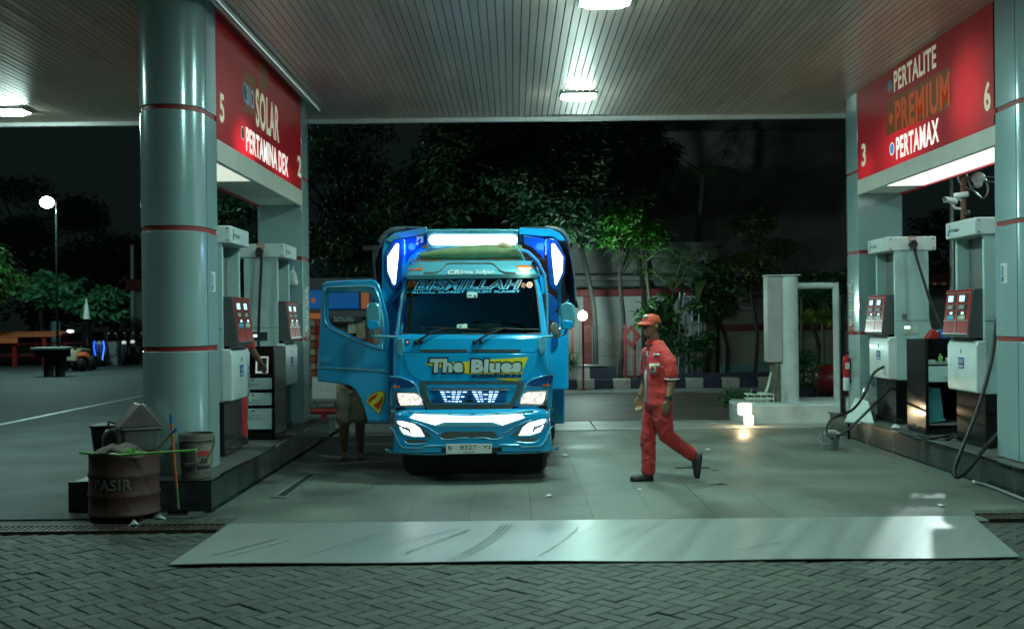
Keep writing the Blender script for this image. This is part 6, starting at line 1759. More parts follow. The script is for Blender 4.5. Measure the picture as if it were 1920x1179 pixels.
# planter kerb with black and white blocks
YK = 24.72
pk = thing("planter_kerb", "two tier planter kerb with blocks painted white and navy by turns", "kerb", (0, YK, 0))
blk = .42
x = gx(560, YK); i = 0
xph = gx(1081, YK)
x = xph - blk * 16
while x < gx(1650, YK):
    white = int(round((x - xph) / blk)) % 2 == 0
    b = MB(); b.box(x + .004, x + blk - .004, 0, .22, 0, .24); b.build("kerb_block", m_kwhite if white else m_navy, pk, bevel=.02); x += blk
x = gx(1058, 25.0)
for k, m_ in enumerate((m_kwhite, m_navy)):
    b = MB(); b.box(x + k * .60, x + k * .60 + .595, .30, .55, 0, .52); b.build("upper_block", m_, pk, bevel=.015)
for x_ in (-.0,):
    b = MB(); b.box(gx(1225, YK), gx(1640, YK), .28, .5, 0, .34); b.build("upper_block", m_navy, pk, bevel=.015)
b = MB(); b.box(gx(560, YK), gx(1650, YK), .22, 2.2, -.02, .20); b.build("planter_soil", m_ground, pk)
b = MB(); xq = gx(1063, 25); b.box(xq, xq + .95, .28, .6, .525, .56); b.build("metal_lid", m_alu, pk, bevel=.006)
# wire fence
fn = thing("wire_fence", "low wire mesh fence with red posts beneath the white wall", "fence", (0, 25.6, 0))
x0, x1 = gx(1058, 25.6), gx(1203, 25.6); zt, zb = 1.46, .25
b = MB(); b.box(-.004, .004, -.004, .004, zb, zt); me = b.mesh("wire", m_rust)
n = 26
for i in range(n + 1): obj("wire", me, fn, (x0 + (x1 - x0) * i / n, 0, 0))
for z in (.35, .75, 1.12, zt):
    b = MB(); b.box(x0, x1, -.005, .005, z - .005, z + .005); b.build("rail_wire", m_rust, fn)
for px in (1074, 1172, 1190):
    b = MB(); xx = gx(px, 25.6); b.box(xx - .03, xx + .03, -.05, .01, .05, 1.5); b.build("post", m_wred, fn, bevel=.005)
c_ = W(1184, 631, 25.5)
b = MB(); o_ = [(.0, .28), (.24, 0), (0, -.28), (-.24, 0)]; i_ = [(.0, .16), (.13, 0), (0, -.16), (-.13, 0)]
b.loft([[(c_.x + x, -.07, c_.z + z) for x, z in o_], [(c_.x + x, -.11, c_.z + z) for x, z in o_], [(c_.x + x, -.11, c_.z + z) for x, z in i_], [(c_.x + x, -.07, c_.z + z) for x, z in i_], [(c_.x + x, -.07, c_.z + z) for x, z in o_]], True, False); b.build("diamond_frame", m_wred, fn)
# globe lamp
gl_ = thing("globe_lamp", "glowing white globe lamp on a thin post beside the truck's right mirror", "lamp", (gx(1093, 24.4), 24.4, 0))
zc = W(1093, 592, 24.4).z
b = MB(); b.ell((0, 0, zc), (.11, .11, .11), 16, 12); b.build("globe", E("globe_glow", (.80, 1, .97), 14), gl_, smooth=60)
b = MB(); b.tube([(0, 0, 0), (0, 0, zc - .12)], .025, 8); b.lathe([(.05, zc - .13), (.05, zc - .10), (.03, zc - .09)], 12); b.lathe([(.09, 0), (.09, .03), (.03, .05)], 12); b.build("post", m_redpt, gl_, smooth=40)
ld = bpy.data.lights.new("globe_light", 'POINT'); ld.energy = 200; ld.color = (.66, 1, .92); ld.shadow_soft_size = .12
lo = bpy.data.objects.new("globe_light", ld); COL.objects.link(lo); lo.parent = gl_; lo.location = (0, -.0, zc + .16)
# trellis frames
tr = thing("trellis", "two leaning dark pipe ladders used as a plant trellis right of the walking man", "trellis", (0, 25.3, 0))
def ladder(pa, pb, pc, pd, n_):
    q = [W(*p, 25.3) - Vector((0, 25.3, 0)) for p in (pa, pb, pc, pd)]
    b = MB(); b.tube([q[0], q[1]], .022, 6); b.build("rail", m_galv, tr); b = MB(); b.tube([q[2], q[3]], .022, 6); b.build("rail", m_galv, tr)
    for k in range(n_):
        t = (k + .5) / n_; b = MB(); b.tube([q[0].lerp(q[1], t), q[2].lerp(q[3], t)], .014, 6); b.build("rung", m_galv, tr)
ladder((1272, 705), (1275, 548), (1288, 705), (1284, 548), 6); ladder((1299, 702), (1297, 560), (1310, 702), (1311, 552), 7)

# ================================================================== WHITE COLUMN STATION
st = thing("service_plinth", "low white plinth with rounded end beyond the forecourt", "plinth", (0, 0, 0))
m_plinth = M("plinth_white", (.48, .53, .52), .5, var=.1, vs=3, dirt=(.25, .27, .26), ds=2, da=.5)
Yp = 16.3; xa = gx(1400, Yp, 780); xb = gx(1650, Yp, 780)
plan = [(xb, Yp), (xb, Yp + 1.4), (xa + .5, Yp + 1.4)] + [(xa + .25 + .35 * math.cos(a), Yp + .7 + .7 * math.sin(a)) for a in [pi / 2 + pi * k / 8 for k in range(9)]]
b = MB(); b.prism(plan, 'z', -.02, .30); b.build("plinth_body", m_plinth, st, bevel=.03)
cl = thing("round_column", "white round concrete column with flat grey box beside it on the white plinth", "column", (gx(1477, 16.9), 16.9, .30))
b = MB(); zt_ = W(1477, 519, 16.9).z - .30; b.lathe([(.175, 0), (.165, .06), (.165, zt_ - .03), (.16, zt_), (.001, zt_)], 28); b.build("shaft", m_plinth, cl, smooth=40)
b = MB(); x0 = gx(1436, 16.9) - gx(1477, 16.9); b.box(x0, x0 + .23, -.14, .14, .62, zt_ + .01); b.build("meter_cabinet", M("grey_box", (.36, .34, .33), .5, var=.1, vs=4), cl, bevel=.015)
b = MB(); b.box(x0 - .01, .17, -.16, .16, zt_ + .012, zt_ + .03); b.build("cap_plate", m_plinth, cl)
wpz = W(1495, 536, 16.9).z - .30; xr = gx(1568, 16.9) - gx(1477, 16.9)
b = MB(); b.tube(smooth_line([(.15, 0, wpz), (xr - .08, 0, wpz), (xr - .02, 0, wpz - .03), (xr, 0, wpz - .09), (xr, 0, .1), (xr, 0, 0)], 3), .05, 12); b.build("overflow_pipe", m_plinth, cl, smooth=60)
sk = thing("stone_trunk", "rough grey timber post under the grey cabinet on the plinth", "post", (gx(1453, 16.85), 16.85, .30))
b = MB(); b.tube([(0, 0, 0), (.02, .01, .3), (-.01, 0, .61)], [.09, .075, .085], 9); b.build("post_body", m_barkg, sk, smooth=30)
b = MB(); b.tube([(-.06, -.09, .0), (.02, -.07, .6)], .02, 6); b.build("side_stake", m_barkg, sk)
wr = thing("wire_crate", "small clear plastic crate with tools on the left end of the white plinth", "crate", (gx(1422, 16.6), 16.6, .30))
for z in (.0, .07, .14):
    b = MB(); b.tube([(-.2, -.12, z), (.2, -.12, z), (.2, .12, z), (-.2, .12, z), (-.2, -.12, z)], .010, 6); b.build("rim_bar", m_tw := m_pale, wr)
for x in (-.2, -.1, 0, .1, .2):
    b = MB(); b.tube([(x, -.12, 0), (x, -.12, .14)], .008, 6); b.build("side_bar", m_pale, wr)
b = MB(); b.box(-.19, .19, -.11, .11, .004, .01); b.build("crate_floor", m_pale, wr)
tl = thing("hand_tool", "pale curved hand tool propped on the crate beside the white column", "tool", (gx(1437, 16.55), 16.55, .44))
b = MB(); b.tube([(-.16, 0, .02), (-.03, 0, .0), (.02, 0, .12), (.07, 0, .34)], [.02, .03, .022, .018], 8); b.build("handle", m_pale, tl, smooth=60)
b = MB(); b.tube([(-.24, 0, .06), (-.16, 0, .02)], [.03, .035], 8); b.build("head", m_rubber, tl)
wl = thing("warm_lamp", "small bright warm lamp at ground level on the left end of the white plinth", "lamp", (gx(1398, 16.05), 15.98, 0.01))
b = MB(); b.box(-.05, .09, -.05, .05, .0, .16); b.box(-.14, .06, -.06, .06, .162, .33); b.build("lamp_housing", E("warm_glow", (1, .78, .46), 1.3), wl, bevel=.02)
b = MB(); b.box(-.15, .07, -.065, .065, .332, .345); b.build("lid", m_white, wl)
ld = bpy.data.lights.new("warm_light", 'POINT'); ld.energy = 15; ld.color = (1, .72, .38); ld.shadow_soft_size = .05
lo = bpy.data.objects.new("warm_light", ld); COL.objects.link(lo); lo.parent = wl; lo.location = (-.08, -.12, .20)
pl_ = thing("potted_shrub", "clipped dark shrub at the left end of the white plinth", "shrub", (gx(1390, 17.6), 17.6, 0))
tk2 = thing("red_tank", "round dark red tank lying beside a white barrel at the right", "tank", (gx(1555, 22), 22, 0))
b = MB(); b.lathe([(.001, -.35), (.2, -.34), (.30, -.25), (.33, 0), (.30, .3), (.2, .36), (.001, .37)], 22, (0, 0, .33), 'x'); b.build("tank_body", M("tank_red", (.22, .02, .015), .35, var=.2, vs=4), tk2, smooth=50)
b = MB(); b.box(-.2, -.14, -.25, .25, 0, .1); b.box(.14, .2, -.25, .25, 0, .1); b.build("cradle", m_black, tk2)
wb = thing("white_barrel", "white plastic barrel lying left of the dark red tank", "barrel", (gx(1530, 22.3), 22.3, 0))
b = MB(); b.lathe([(.001, -.3), (.26, -.3), (.29, -.26), (.30, 0), (.29, .26), (.26, .3), (.001, .3)], 20, (0, 0, .3), 'y'); b.build("barrel_body", m_plinth, wb, smooth=40); b = MB(); b.lathe([(.305, -.02), (.315, 0), (.305, .02)], 20, (0, 0, .3), 'y'); b.build("hoop", m_plinth, wb)

# ================================================================== KIOSK BEHIND THE TRUCK DOOR
ks = thing("kiosk", "grey kiosk with deep blue fascia and dark lettered banner seen behind the truck door", "kiosk", (0, 23.0, 0))
YQ = 23.0
def kb(name, p0, p1, mat, d0=0, d1=.1, bevel=0, em=None):
    a, c_ = W(*p0, YQ), W(*p1, YQ); b = MB(); b.box(min(a.x, c_.x), max(a.x, c_.x), -d1, -d0, min(a.z, c_.z), max(a.z, c_.z)); return b.build(name, mat, ks, bevel=bevel)
kb("wall", (575, 720), (735, 520), M("kiosk_wall", (.16, .15, .155), .7, var=.2, vs=2), -3, 0)
kb("blue_fascia", (575, 580), (698, 544), M("fascia_blue", (.01, .12, .42), .35, emit=(.0, .22, .75), es=.16), .001, .4, .02)
kb("fascia_return", (678, 580), (700, 544), M("fascia_navy", (.01, .06, .18), .4), .402, .42)
kb("orange_panel", (683, 579), (697, 548), M("panel_orange", (.45, .13, .04), .5, emit=(1, .3, .1), es=.15), .425, .44)
kb("orange_sign", (591, 568), (597.5, 559.5), MATS["panel_orange"], .402, .42)
kb("grey_band", (575, 595), (700, 581), M("band_grey", (.14, .13, .15), .6), .001, .35)
kb("banner", (616, 604), (684, 594.5), M("banner_navy", (.03, .035, .09), .6), .36, .37)
text("banner_lettering", "DUTALAKU", ks, (W(632, 603, YQ).x, -.372, W(632, 603, YQ).z), (1, 0, 0), Z, W(668, 603, YQ).x - W(632, 603, YQ).x, .10, m_pale, .03)
kb("counter", (650, 720), (700, 634), m_dkred, .3, .9); kb("door", (702, 720), (718, 600), M("door_cream", (.34, .32, .26), .6), .01, .05); kb("shelf", (655, 625), (672, 603), m_pale, .02, .2); kb("cabinet", (673, 700), (686, 600), m_khaki, .02, .3)
sr = thing("goods_rack", "narrow rack of orange and red goods left of the kiosk, past the far pillar", "rack", (gx(592, 22.4), 22.4, 0))
for k in range(9):
    for j in range(2):
        b = MB(); b.box(-.10 + j * .11, -.005 + j * .11, -.05, .05, .5 + k * .15, .62 + k * .15); b.build("goods_pack", [m_board, m_inkred, m_khaki, m_pumpred][(k * 2 + j * 3) % 4] if k < 8 else MATS["panel_orange"], sr)
b = MB(); b.box(-.12, .13, .051, .07, 0, 1.9); b.box(-.12, .13, -.05, .05, .45, .495); b.build("rack_back", m_rust, sr)
bn_ = thing("white_banner", "white fringed banner hung low behind the legs of the bending person", "banner", (0, 20, 0))
a, c_ = W(586, 752, 20), W(634, 706, 20); b = MB(); b.box(a.x, c_.x, -.01, 0, a.z, c_.z); b.build("cloth", M("banner_white", (.5, .5, .5), .7, var=.12, vs=4), bn_)
for k in range(14):
    b = MB(); xx = a.x + .02 + (c_.x - a.x - .04) * k / 13; b.box(xx - .010, xx + .010, -.014, -.0105, a.z - .05, a.z + .05); b.build("fringe", m_ink, bn_)
for xx in (a.x + .02, c_.x - .02):
    b = MB(); b.tube([(xx, .03, 0), (xx, .03, c_.z + .02)], .015, 6); b.build("stake", m_galv, bn_)
rpb = thing("red_pipe_barrier", "low red pipe barrier beside the end of the left island", "barrier", (0, 18, 0))
a, c_ = W(588, 770, 18), W(631, 771, 18); zf = a.z
b = MB(); b.tube([(a.x - .6, 0, a.z), (c_.x, 0, c_.z)], .05, 10); b.build("rail", m_redpt, rpb, smooth=40)
b = MB(); b.tube([(c_.x - .02, 0, c_.z), (c_.x + .06, 0, c_.z)], .075, 10); b.build("rail_cap", m_redpt, rpb)
for xx in (a.x - .4, (a.x + c_.x) / 2 - .02):
    b = MB(); b.tube([(xx, 0, 0), (xx, 0, zf)], .045, 8); b.build("leg", m_redpt, rpb)
wb_ = thing("paper_box", "small pale printed box on the ground behind the person's legs", "box", (gx(636, 16.5), 16.5, 0))
b = MB(); b.box(-.06, .06, -.06, .06, 0, .22); b.build("carton", m_khaki, wb_, bevel=.005); card("carton_print", wb_, (-.04, -.06, .12), (1, 0, 0), Z, .08, .05, m_board); card("carton_print", wb_, (-.04, -.06, .05), (1, 0, 0), Z, .08, .04, m_inkblue)
m_lows = M("low_wall_grey", (.22, .22, .21), .7, var=.2, vs=2, dirt=(.1, .1, .1), ds=2)
lw = thing("low_wall", "low pale wall running behind the truck and the bending person", "wall", (0, 20.5, 0))
n = 6; x0, x1 = gx(560, 20.5), gx(760, 20.5)
for i in range(n):
    b = MB(); b.box(x0 + (x1 - x0) * i / n + .003, x0 + (x1 - x0) * (i + 1) / n - .003, 0, .2, 0, .36); b.build("wall_block", m_lows, lw, bevel=.008)

# stall with red awning between the right pumps
ra = thing("red_awning_stall", "dark red awning stall seen between the two right pumps", "stall", (gx(1785, 24), 24, 0))
b = MB(); b.prism([(-.2, 2.30), (1.2, 2.55), (1.2, 2.62), (-.2, 2.38)], 'x', -1.2, 1.6); b.build("awning", m_dkred, ra)
for k in range(12):
    b = MB(); b.ell((-1.1 + k * .21, -.24, 2.33), (.035, .03, .03), 8, 6); b.build("bulb", m_pale, ra)
b = MB(); b.box(-1.1, 1.5, 1.0, 1.05, 0, 2.3); b.build("back_board", m_panelin, ra); b = MB(); b.box(.2, .5, -.1, .1, 1.5, 1.65); b.build("red_box", m_pumpred, ra)
for xx in (-1.0, 1.4):
    b = MB(); b.tube([(xx, 0, 0), (xx, 0, 2.33)], .03, 6); b.build("post", m_rust, ra)
cpb = thing("red_blue_bag", "red and blue bag on the right desk beneath the slanting hose", "bag", (5.0, 12.62, IH + 1.092))
b = MB(); b.prism([(-.14, 0), (.02, 0), (.0, .09), (-.06, .11)], 'y', -.06, .06); b.build("red_side", m_pumpred, cpb, bevel=.01); b = MB(); b.prism([(.022, 0), (.16, 0), (.13, .10), (.03, .11)], 'y', -.06, .06); b.build("blue_side", m_inkblue, cpb, bevel=.01)
# ================================================================== VEGETATION
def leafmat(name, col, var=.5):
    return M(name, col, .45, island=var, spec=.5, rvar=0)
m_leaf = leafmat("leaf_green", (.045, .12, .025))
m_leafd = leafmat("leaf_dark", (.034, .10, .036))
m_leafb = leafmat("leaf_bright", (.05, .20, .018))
m_leafy = leafmat("leaf_yellow_green", (.13, .17, .025))
m_leafp = leafmat("leaf_palm", (.07, .12, .04))
m_bark = M("tree_bark", (.028, .024, .018), .85, var=.3, vs=8, bump=.5, bs=25)
def leaves(mb, clumps, n, size, droop=.35, aspect=.42, up=.5):
    tot = sum(c[1][0] * c[1][1] * c[1][2] for c in clumps)
    for c, r in clumps:
        k = max(6, int(n * r[0] * r[1] * r[2] / tot))
        for _ in range(k):
            a = RND.uniform(0, 2 * pi); z = RND.uniform(-1, 1); q = RND.random() ** .45; s_ = math.sqrt(1 - z * z)
            p = Vector((c[0] + r[0] * q * s_ * math.cos(a), c[1] + r[1] * q * s_ * math.sin(a), c[2] + r[2] * q * z))
            L = size * RND.uniform(.6, 1.3)
            th = RND.uniform(0, 2 * pi); d = Vector((math.cos(th), math.sin(th), RND.uniform(-1.2, .35) * droop * 2)).normalized()
            nn = Vector((RND.gauss(0, .6), RND.gauss(0, .6), up + RND.random())); s = d.cross(nn).normalized(); t = s.cross(d).normalized()
            w = L * aspect * .5
            mb.add([p, p + d * L * .45 + s * w + t * L * .05, p + d * L - t * L * .12, p + d * L * .45 - s * w + t * L * .05], [(0, 1, 2, 3)])
def trunk(t, pts, r, mat, name="trunk", n=9):
    b = MB(); b.tube(smooth_line(pts, 4), [r[0] + (r[1] - r[0]) * k / ((len(pts) - 1) * 4) for k in range((len(pts) - 1) * 4 + 1)], n); return b.build(name, mat, t, smooth=60)
def rclumps(c, R, n, rs):
    out = []
    for _ in range(n):
        a = RND.uniform(0, 2 * pi); z = RND.uniform(-1, 1); q = RND.random() ** .4; s_ = math.sqrt(1 - z * z)
        rr = RND.uniform(*rs); out.append(((c[0] + R[0] * q * s_ * math.cos(a), c[1] + R[1] * q * s_ * math.sin(a), c[2] + R[2] * q * z), (rr, rr, rr * .7)))
    return out
def tree(lab, base, crown_c, crown_r, nleaf, leaf, mat, ncl=16, rs=(.4, .8), tr=(.14, .06), grp="trees behind the forecourt", droop=.4, aspect=.42, name="tree"):
    t = thing(name, lab, "tree", base, 0, grp); B = Vector(base); cc = Vector(crown_c) - B
    trunk(t, [(0, 0, -.1), (cc.x * .25 + .1, cc.y * .2, cc.z * .35), (cc.x * .6 - .05, cc.y * .6, cc.z * .7), tuple(cc)], tr, m_bark)
    cl = rclumps(cc, crown_r, ncl, rs)
    b = MB()
    for c_, r_ in cl[:9]:
        m_ = Vector((cc.x * .6, cc.y * .6, cc.z * .72)); b.tube([m_, m_.lerp(Vector(c_), .55) + Vector((0, 0, .12)), c_], [tr[1] * .8, tr[1] * .5, .012], 6)
    b.build("limb", m_bark, t, smooth=60)
    b = MB(); leaves(b, cl, nleaf, leaf, droop, aspect); b.build("crown", mat, t, recalc=False)
    return t
def wp_at(px, py, Y): v = W(px, py, Y); return (v.x, v.y, v.z)
def gp(px, Y): return (gx(px, Y), Y, .15)
tree("tall dark leafy tree above and right of the truck roof", gp(1116, 25.3), wp_at(1075, 335, 25.8), (2.0, 1.5, 1.35), 9000, .20, m_leafd, 26, (.5, .9), (.07, .05))
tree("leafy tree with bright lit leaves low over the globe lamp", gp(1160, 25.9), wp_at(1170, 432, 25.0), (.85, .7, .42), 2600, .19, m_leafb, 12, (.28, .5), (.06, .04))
tree("dense dark tree directly behind the truck roof", gp(850, 29), wp_at(850, 350, 29), (2.6, 1.6, 1.7), 9000, .22, m_leafd, 26, (.6, 1.0), (.16, .08))
tree("tall dark feathery tree beside the left canopy pillars", gp(660, 30), wp_at(655, 360, 30), (2.2, 1.6, 2.2), 9000, .20, m_leafd, 24, (.5, 1.0), (.16, .08), droop=1.0, aspect=.25)
tree("dark tree filling the gap between the truck and the left pillars", gp(740, 28.5), wp_at(735, 470, 28.5), (2.0, 1.2, 1.0), 6000, .18, m_leafd, 20, (.4, .8), (.14, .07), droop=.8, aspect=.3)
tree("very tall dark tree rising behind the truck towards the canopy edge", gp(1000, 31), wp_at(1010, 265, 31), (3.0, 1.6, 1.1), 8000, .24, m_leafd, 22, (.6, 1.1), (.2, .1))
tree("tree with dark crown reaching the canopy edge beside the tall grey building", gp(1205, 27), wp_at(1185, 300, 27), (.85, .8, 1.0), 4500, .20, m_leafd, 14, (.35, .6), (.08, .05))
tree("thin yellow green shrubby tree right of the palms", gp(1412, 25.2), wp_at(1412, 475, 25.2), (.70, .6, 1.05), 2600, .14, leafmat("leaf_olive", (.06, .085, .015)), 20, (.22, .4), (.05, .03))
tree("dark bushy tree behind the white round column", gp(1360, 25.8), wp_at(1345, 540, 25.6), (.5, .5, .8), 1500, .18, m_leafd, 12, (.25, .4), (.05, .03))
tree("dark shrubby tree behind the overflow pipe of the white column", gp(1530, 25), wp_at(1520, 545, 25), (.9, .6, .6), 2600, .2, m_leafd, 14, (.3, .5), (.06, .04))
tree("dark tree seen between the two right pumps", gp(1790, 30), wp_at(1785, 470, 30), (1.2, .9, 1.3), 3500, .2, m_leafd, 14, (.4, .7), (.1, .05))
# left yard
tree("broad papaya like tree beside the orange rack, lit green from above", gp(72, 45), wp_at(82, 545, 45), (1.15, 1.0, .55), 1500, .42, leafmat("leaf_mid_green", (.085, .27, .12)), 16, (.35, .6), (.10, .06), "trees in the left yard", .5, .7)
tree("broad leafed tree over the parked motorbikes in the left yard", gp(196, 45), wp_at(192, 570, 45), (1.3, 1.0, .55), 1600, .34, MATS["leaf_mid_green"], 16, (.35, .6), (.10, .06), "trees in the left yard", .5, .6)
tree("bright green tree at the left edge of the photo", gp(-25, 40), wp_at(-38, 505, 40), (1.1, 1.2, 1.4), 3600, .24, m_leaf, 22, (.5, .9), (.14, .08), "trees in the left yard")
tree("dark tree in the left yard rising behind the street lamp", gp(60, 62), wp_at(50, 430, 62), (4, 2, 3), 7000, .34, m_leafd, 22, (.9, 1.6), (.2, .1), "trees in the left yard")
tree("dark tree in the left yard close to the big pillar", gp(215, 64), wp_at(215, 510, 64), (3.0, 2, 2.2), 5500, .34, m_leafd, 20, (.8, 1.4), (.2, .1), "trees in the left yard")
tree("dark low tree behind the left pumps", gp(440, 40), wp_at(440, 480, 40), (2.2, 1.5, 2.2), 5000, .25, m_leafd, 18, (.6, 1.1), (.14, .08), "trees in the left yard")
fr = MB()
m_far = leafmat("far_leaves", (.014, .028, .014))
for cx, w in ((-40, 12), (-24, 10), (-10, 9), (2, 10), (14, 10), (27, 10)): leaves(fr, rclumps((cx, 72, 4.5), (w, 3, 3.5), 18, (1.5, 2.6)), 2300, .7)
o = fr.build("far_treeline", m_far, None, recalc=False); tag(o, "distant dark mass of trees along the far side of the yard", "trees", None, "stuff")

# palms
def frond(mb, base, az, L, rise, droop, leaf=.34, n=18, wide=.035):
    pts = []
    for k in range(n + 1):
        t = k / n; r = L * t * (1 - .18 * t); pts.append(Vector(base) + Vector((math.cos(az) * r, math.sin(az) * r, rise * math.sin(t * pi * .55) - droop * t * t)))
    mb.tube(pts, [.016 * (1 - .8 * k / n) for k in range(n + 1)], 5)
    for k in range(3, n + 1):
        p = pts[k]; d = (pts[min(k + 1, n)] - pts[k - 1]).normalized(); s = d.cross(Z).normalized()
        for q in (-1, 1):
            l_ = leaf * math.sin(pi * min(.95, .18 + .75 * k / n)); e = (s * q * .8 + d * .7 - Z * RND.uniform(.15, .55)).normalized(); w = d * wide
            mb.add([p - w * .5, p + e * l_ * .5 + w * .5 - Z * .01, p + e * l_ - Z * .05, p + e * l_ * .5 - w * .5], [(0, 1, 2, 3)])
def palm(lab, base, pts, r, fr_n, L, mat, grp="palms in the planter", rise=.5, droop=.7, leaf=.34, az0=0, span=2 * pi):
    t = thing("palm", lab, "palm", base, 0, grp); B = Vector(base)
    P_ = [Vector(p) - B for p in pts]
    trunk(t, P_, r, m_stemg)
    for k in range(fr_n):
        b = MB(); frond(b, P_[-1], az0 + span * k / fr_n + RND.uniform(-.2, .2), L * RND.uniform(.8, 1.15), rise * RND.uniform(.5, 1.3), droop * RND.uniform(.6, 1.3), leaf); b.build("frond", mat, t, recalc=False)
palm("leaning green stemmed palm directly behind the walking man", gp(1226, 25.2), [wp_at(1228, 690, 25.2), wp_at(1224, 600, 25.2), wp_at(1216, 540, 25.2), wp_at(1212, 490, 25.2)], (.06, .035), 8, 1.25, m_leafp, rise=.55, droop=.5)
palm("slim palm with arching fronds just right of the leaning palm", gp(1262, 25.4), [wp_at(1262, 690, 25.4), wp_at(1258, 600, 25.4), wp_at(1262, 545, 25.4)], (.05, .03), 9, 1.3, m_leafp, rise=.9, droop=.35)
palm("slim palm leaning right beside the trellis", gp(1270, 25.6), [wp_at(1268, 690, 25.6), wp_at(1272, 600, 25.6), wp_at(1284, 500, 25.6)], (.05, .03), 8, 1.1, m_leafp, rise=.6, droop=.5)
palm("small yellow green palm with thin dark stem by the overflow pipe", gp(1542, 22), [wp_at(1541, 735, 22), wp_at(1543, 680, 22), wp_at(1543, 608, 22)], (.05, .04), 14, .55, m_leafy, "palms at the right", .35, .15, .26)
palm("thin dark stemmed palm left of the small yellow green palm", gp(1504, 23), [wp_at(1504, 720, 23), wp_at(1504, 640, 23), wp_at(1503, 560, 23)], (.04, .03), 9, .9, m_leafd, "palms at the right", .5, .5)
palm("dark palm whose fronds cross the faintly lit grey building", gp(1300, 28.5), [wp_at(1300, 690, 28.5), wp_at(1310, 450, 28.5), wp_at(1320, 330, 28.5)], (.10, .07), 11, 2.2, m_leafd, "palms behind the wall", .9, 1.2, .5)
# banana plant: broad leaves
def blade(mb, base, az, L, rise, droop, w):
    n = 9; pts = []
    for k in range(n + 1):
        t = k / n; pts.append(Vector(base) + Vector((math.cos(az) * L * t, math.sin(az) * L * t, rise * math.sin(t * pi * .6) - droop * t ** 3)))
    secs = []
    for k, p in enumerate(pts):
        d = (pts[min(k + 1, n)] - pts[max(k - 1, 0)]).normalized(); s = d.cross(Z).normalized(); ww = w * math.sin(pi * min(.97, .08 + .9 * k / n)) ** .7
        secs.append([p - s * ww + Z * ww * .25, p, p + s * ww + Z * ww * .25])
    mb.loft(secs, False, False)
bp2 = thing("banana_plant", "banana plant with broad arching leaves between the palms and the thin tree", "banana plant", gp(1335, 25.9))
trunk(bp2, [(0, 0, 0), (.03, 0, .9), (0, 0, 1.7)], (.10, .06), m_stemg, "stem")
for az, L, ri, dr_ in ((2.9, 1.3, .9, .5), (.2, 1.2, 1.0, .4), (4.2, 1.0, 1.0, .7), (5.3, 1.2, .8, .5), (1.5, 1.0, 1.3, .2), (3.6, 1.4, .7, .9)):
    b = MB(); blade(b, (0, 0, 1.65), az, L, ri, dr_, .20); b.build("leaf", m_leafp, bp2, smooth=60)
# shrubs
def shrub(lab, px, Y, zc, r, n, leaf, mat, name="shrub", z0=.2, into=None):
    c = W(px, 640, Y); t = into or thing(name, lab, "shrub", (c.x, Y, z0 if into is None else 0), 0, "shrubs in the planter")
    trunk(t, [(0, 0, 0), (.02, 0, zc * .5), (0, 0, zc)], (.03, .015), m_bark, "stem", 6)
    b = MB(); leaves(b, rclumps((0, 0, zc), r, 9, (r[0] * .4, r[0] * .7)), n, leaf, .4, .4); b.build("foliage", mat, t, recalc=False); return t
shrub("leafy dark green shrub with pointed leaves directly behind the walking man's head", 1238, 25.3, 1.55, (.5, .35, .35), 420, .24, m_leaf)
shrub("tall leafy shrub climbing the right trellis ladder", 1318, 25.4, 1.35, (.35, .3, .8), 900, .15, m_leaf)
shrub("small shrub low in front of the trellis ladders", 1290, 25.2, .7, (.4, .3, .4), 420, .16, m_leafd)
shrub("dark little shrub by the fence near the truck", 1066, 25.1, .5, (.3, .25, .3), 300, .10, m_leafp)
shrub("dark shrub behind the two ladders, left side", 1255, 25.9, .9, (.3, .3, .6), 500, .16, m_leafd)
shrub("", 1390, 17.6, .30, (.26, .22, .20), 1100, .06, m_leafd, into=bpy.data.objects["potted_shrub"])
ps2 = thing("column_shrub", "upright dense green shrub right of the white round column", "shrub", (gx(1506, 21), 21, 0), 0)
trunk(ps2, [(0, 0, 0), (0, 0, .8)], (.03, .02), m_bark, "stem", 6)
b = MB(); leaves(b, [((0, 0, .25 + .2 * k), (.30, .25, .18)) for k in range(4)], 1500, .09, .2, .4); b.build("foliage", m_leafd, ps2, recalc=False)
b = MB(); b.lathe([(.001, 0), (.2, 0), (.26, .25), (.27, .27), (.24, .27), (.001, .25)], 16); b.build("pot", m_navy, ps2, smooth=40)

# ================================================================== LEFT YARD
m_orange = M("orange_board_paint", (.80, .20, .08), .45, var=.15, vs=3)
rk = thing("orange_rack", "long orange slatted rack table with red legs in the left yard", "rack", (0, 43, 0))
def yp(px, py, Y=43): v = W(px, py, Y); return Vector((v.x, v.y - 43, v.z))
for k, (dy, zt) in enumerate(((-.9, 1.18), (-.3, 1.25), (.3, 1.32), (.9, 1.32))):
    b = MB(); x0 = gx(-60, 43); x1 = gx(128 - k * 2, 43); b.box(x0, x1, dy - .26, dy + .26, zt, zt + .06); b.build("deck_board", m_orange, rk, bevel=.01)
b = MB(); b.box(gx(15, 43), gx(60, 43), -1.28, -1.22, .95, 1.17); b.build("apron_board", m_orange, rk)
for px in (14, 49, 104):
    for dy in (-1.0, .9):
        b = MB(); xx = gx(px, 43); b.box(xx - .07, xx + .07, dy - .07, dy + .07, 0, 1.18); b.build("leg", m_redpt, rk, bevel=.01)
for z in (.35, .85):
    b = MB(); b.box(gx(-60, 43), gx(120, 43), .85, .92, z, z + .08); b.build("rail", m_redpt, rk)
bd = thing("rack_backdrop_board", "low pale board standing behind the orange rack", "board", (0, 44.6, 0))
b = MB(); b.box(gx(-60, 44.6), gx(118, 44.6), 0, .06, .1, .75); b.build("board", m_lows, bd); b = MB(); b.box(gx(-60, 44.6), gx(118, 44.6), .07, .12, 0, .1); b.build("foot_rail", m_rust, bd)
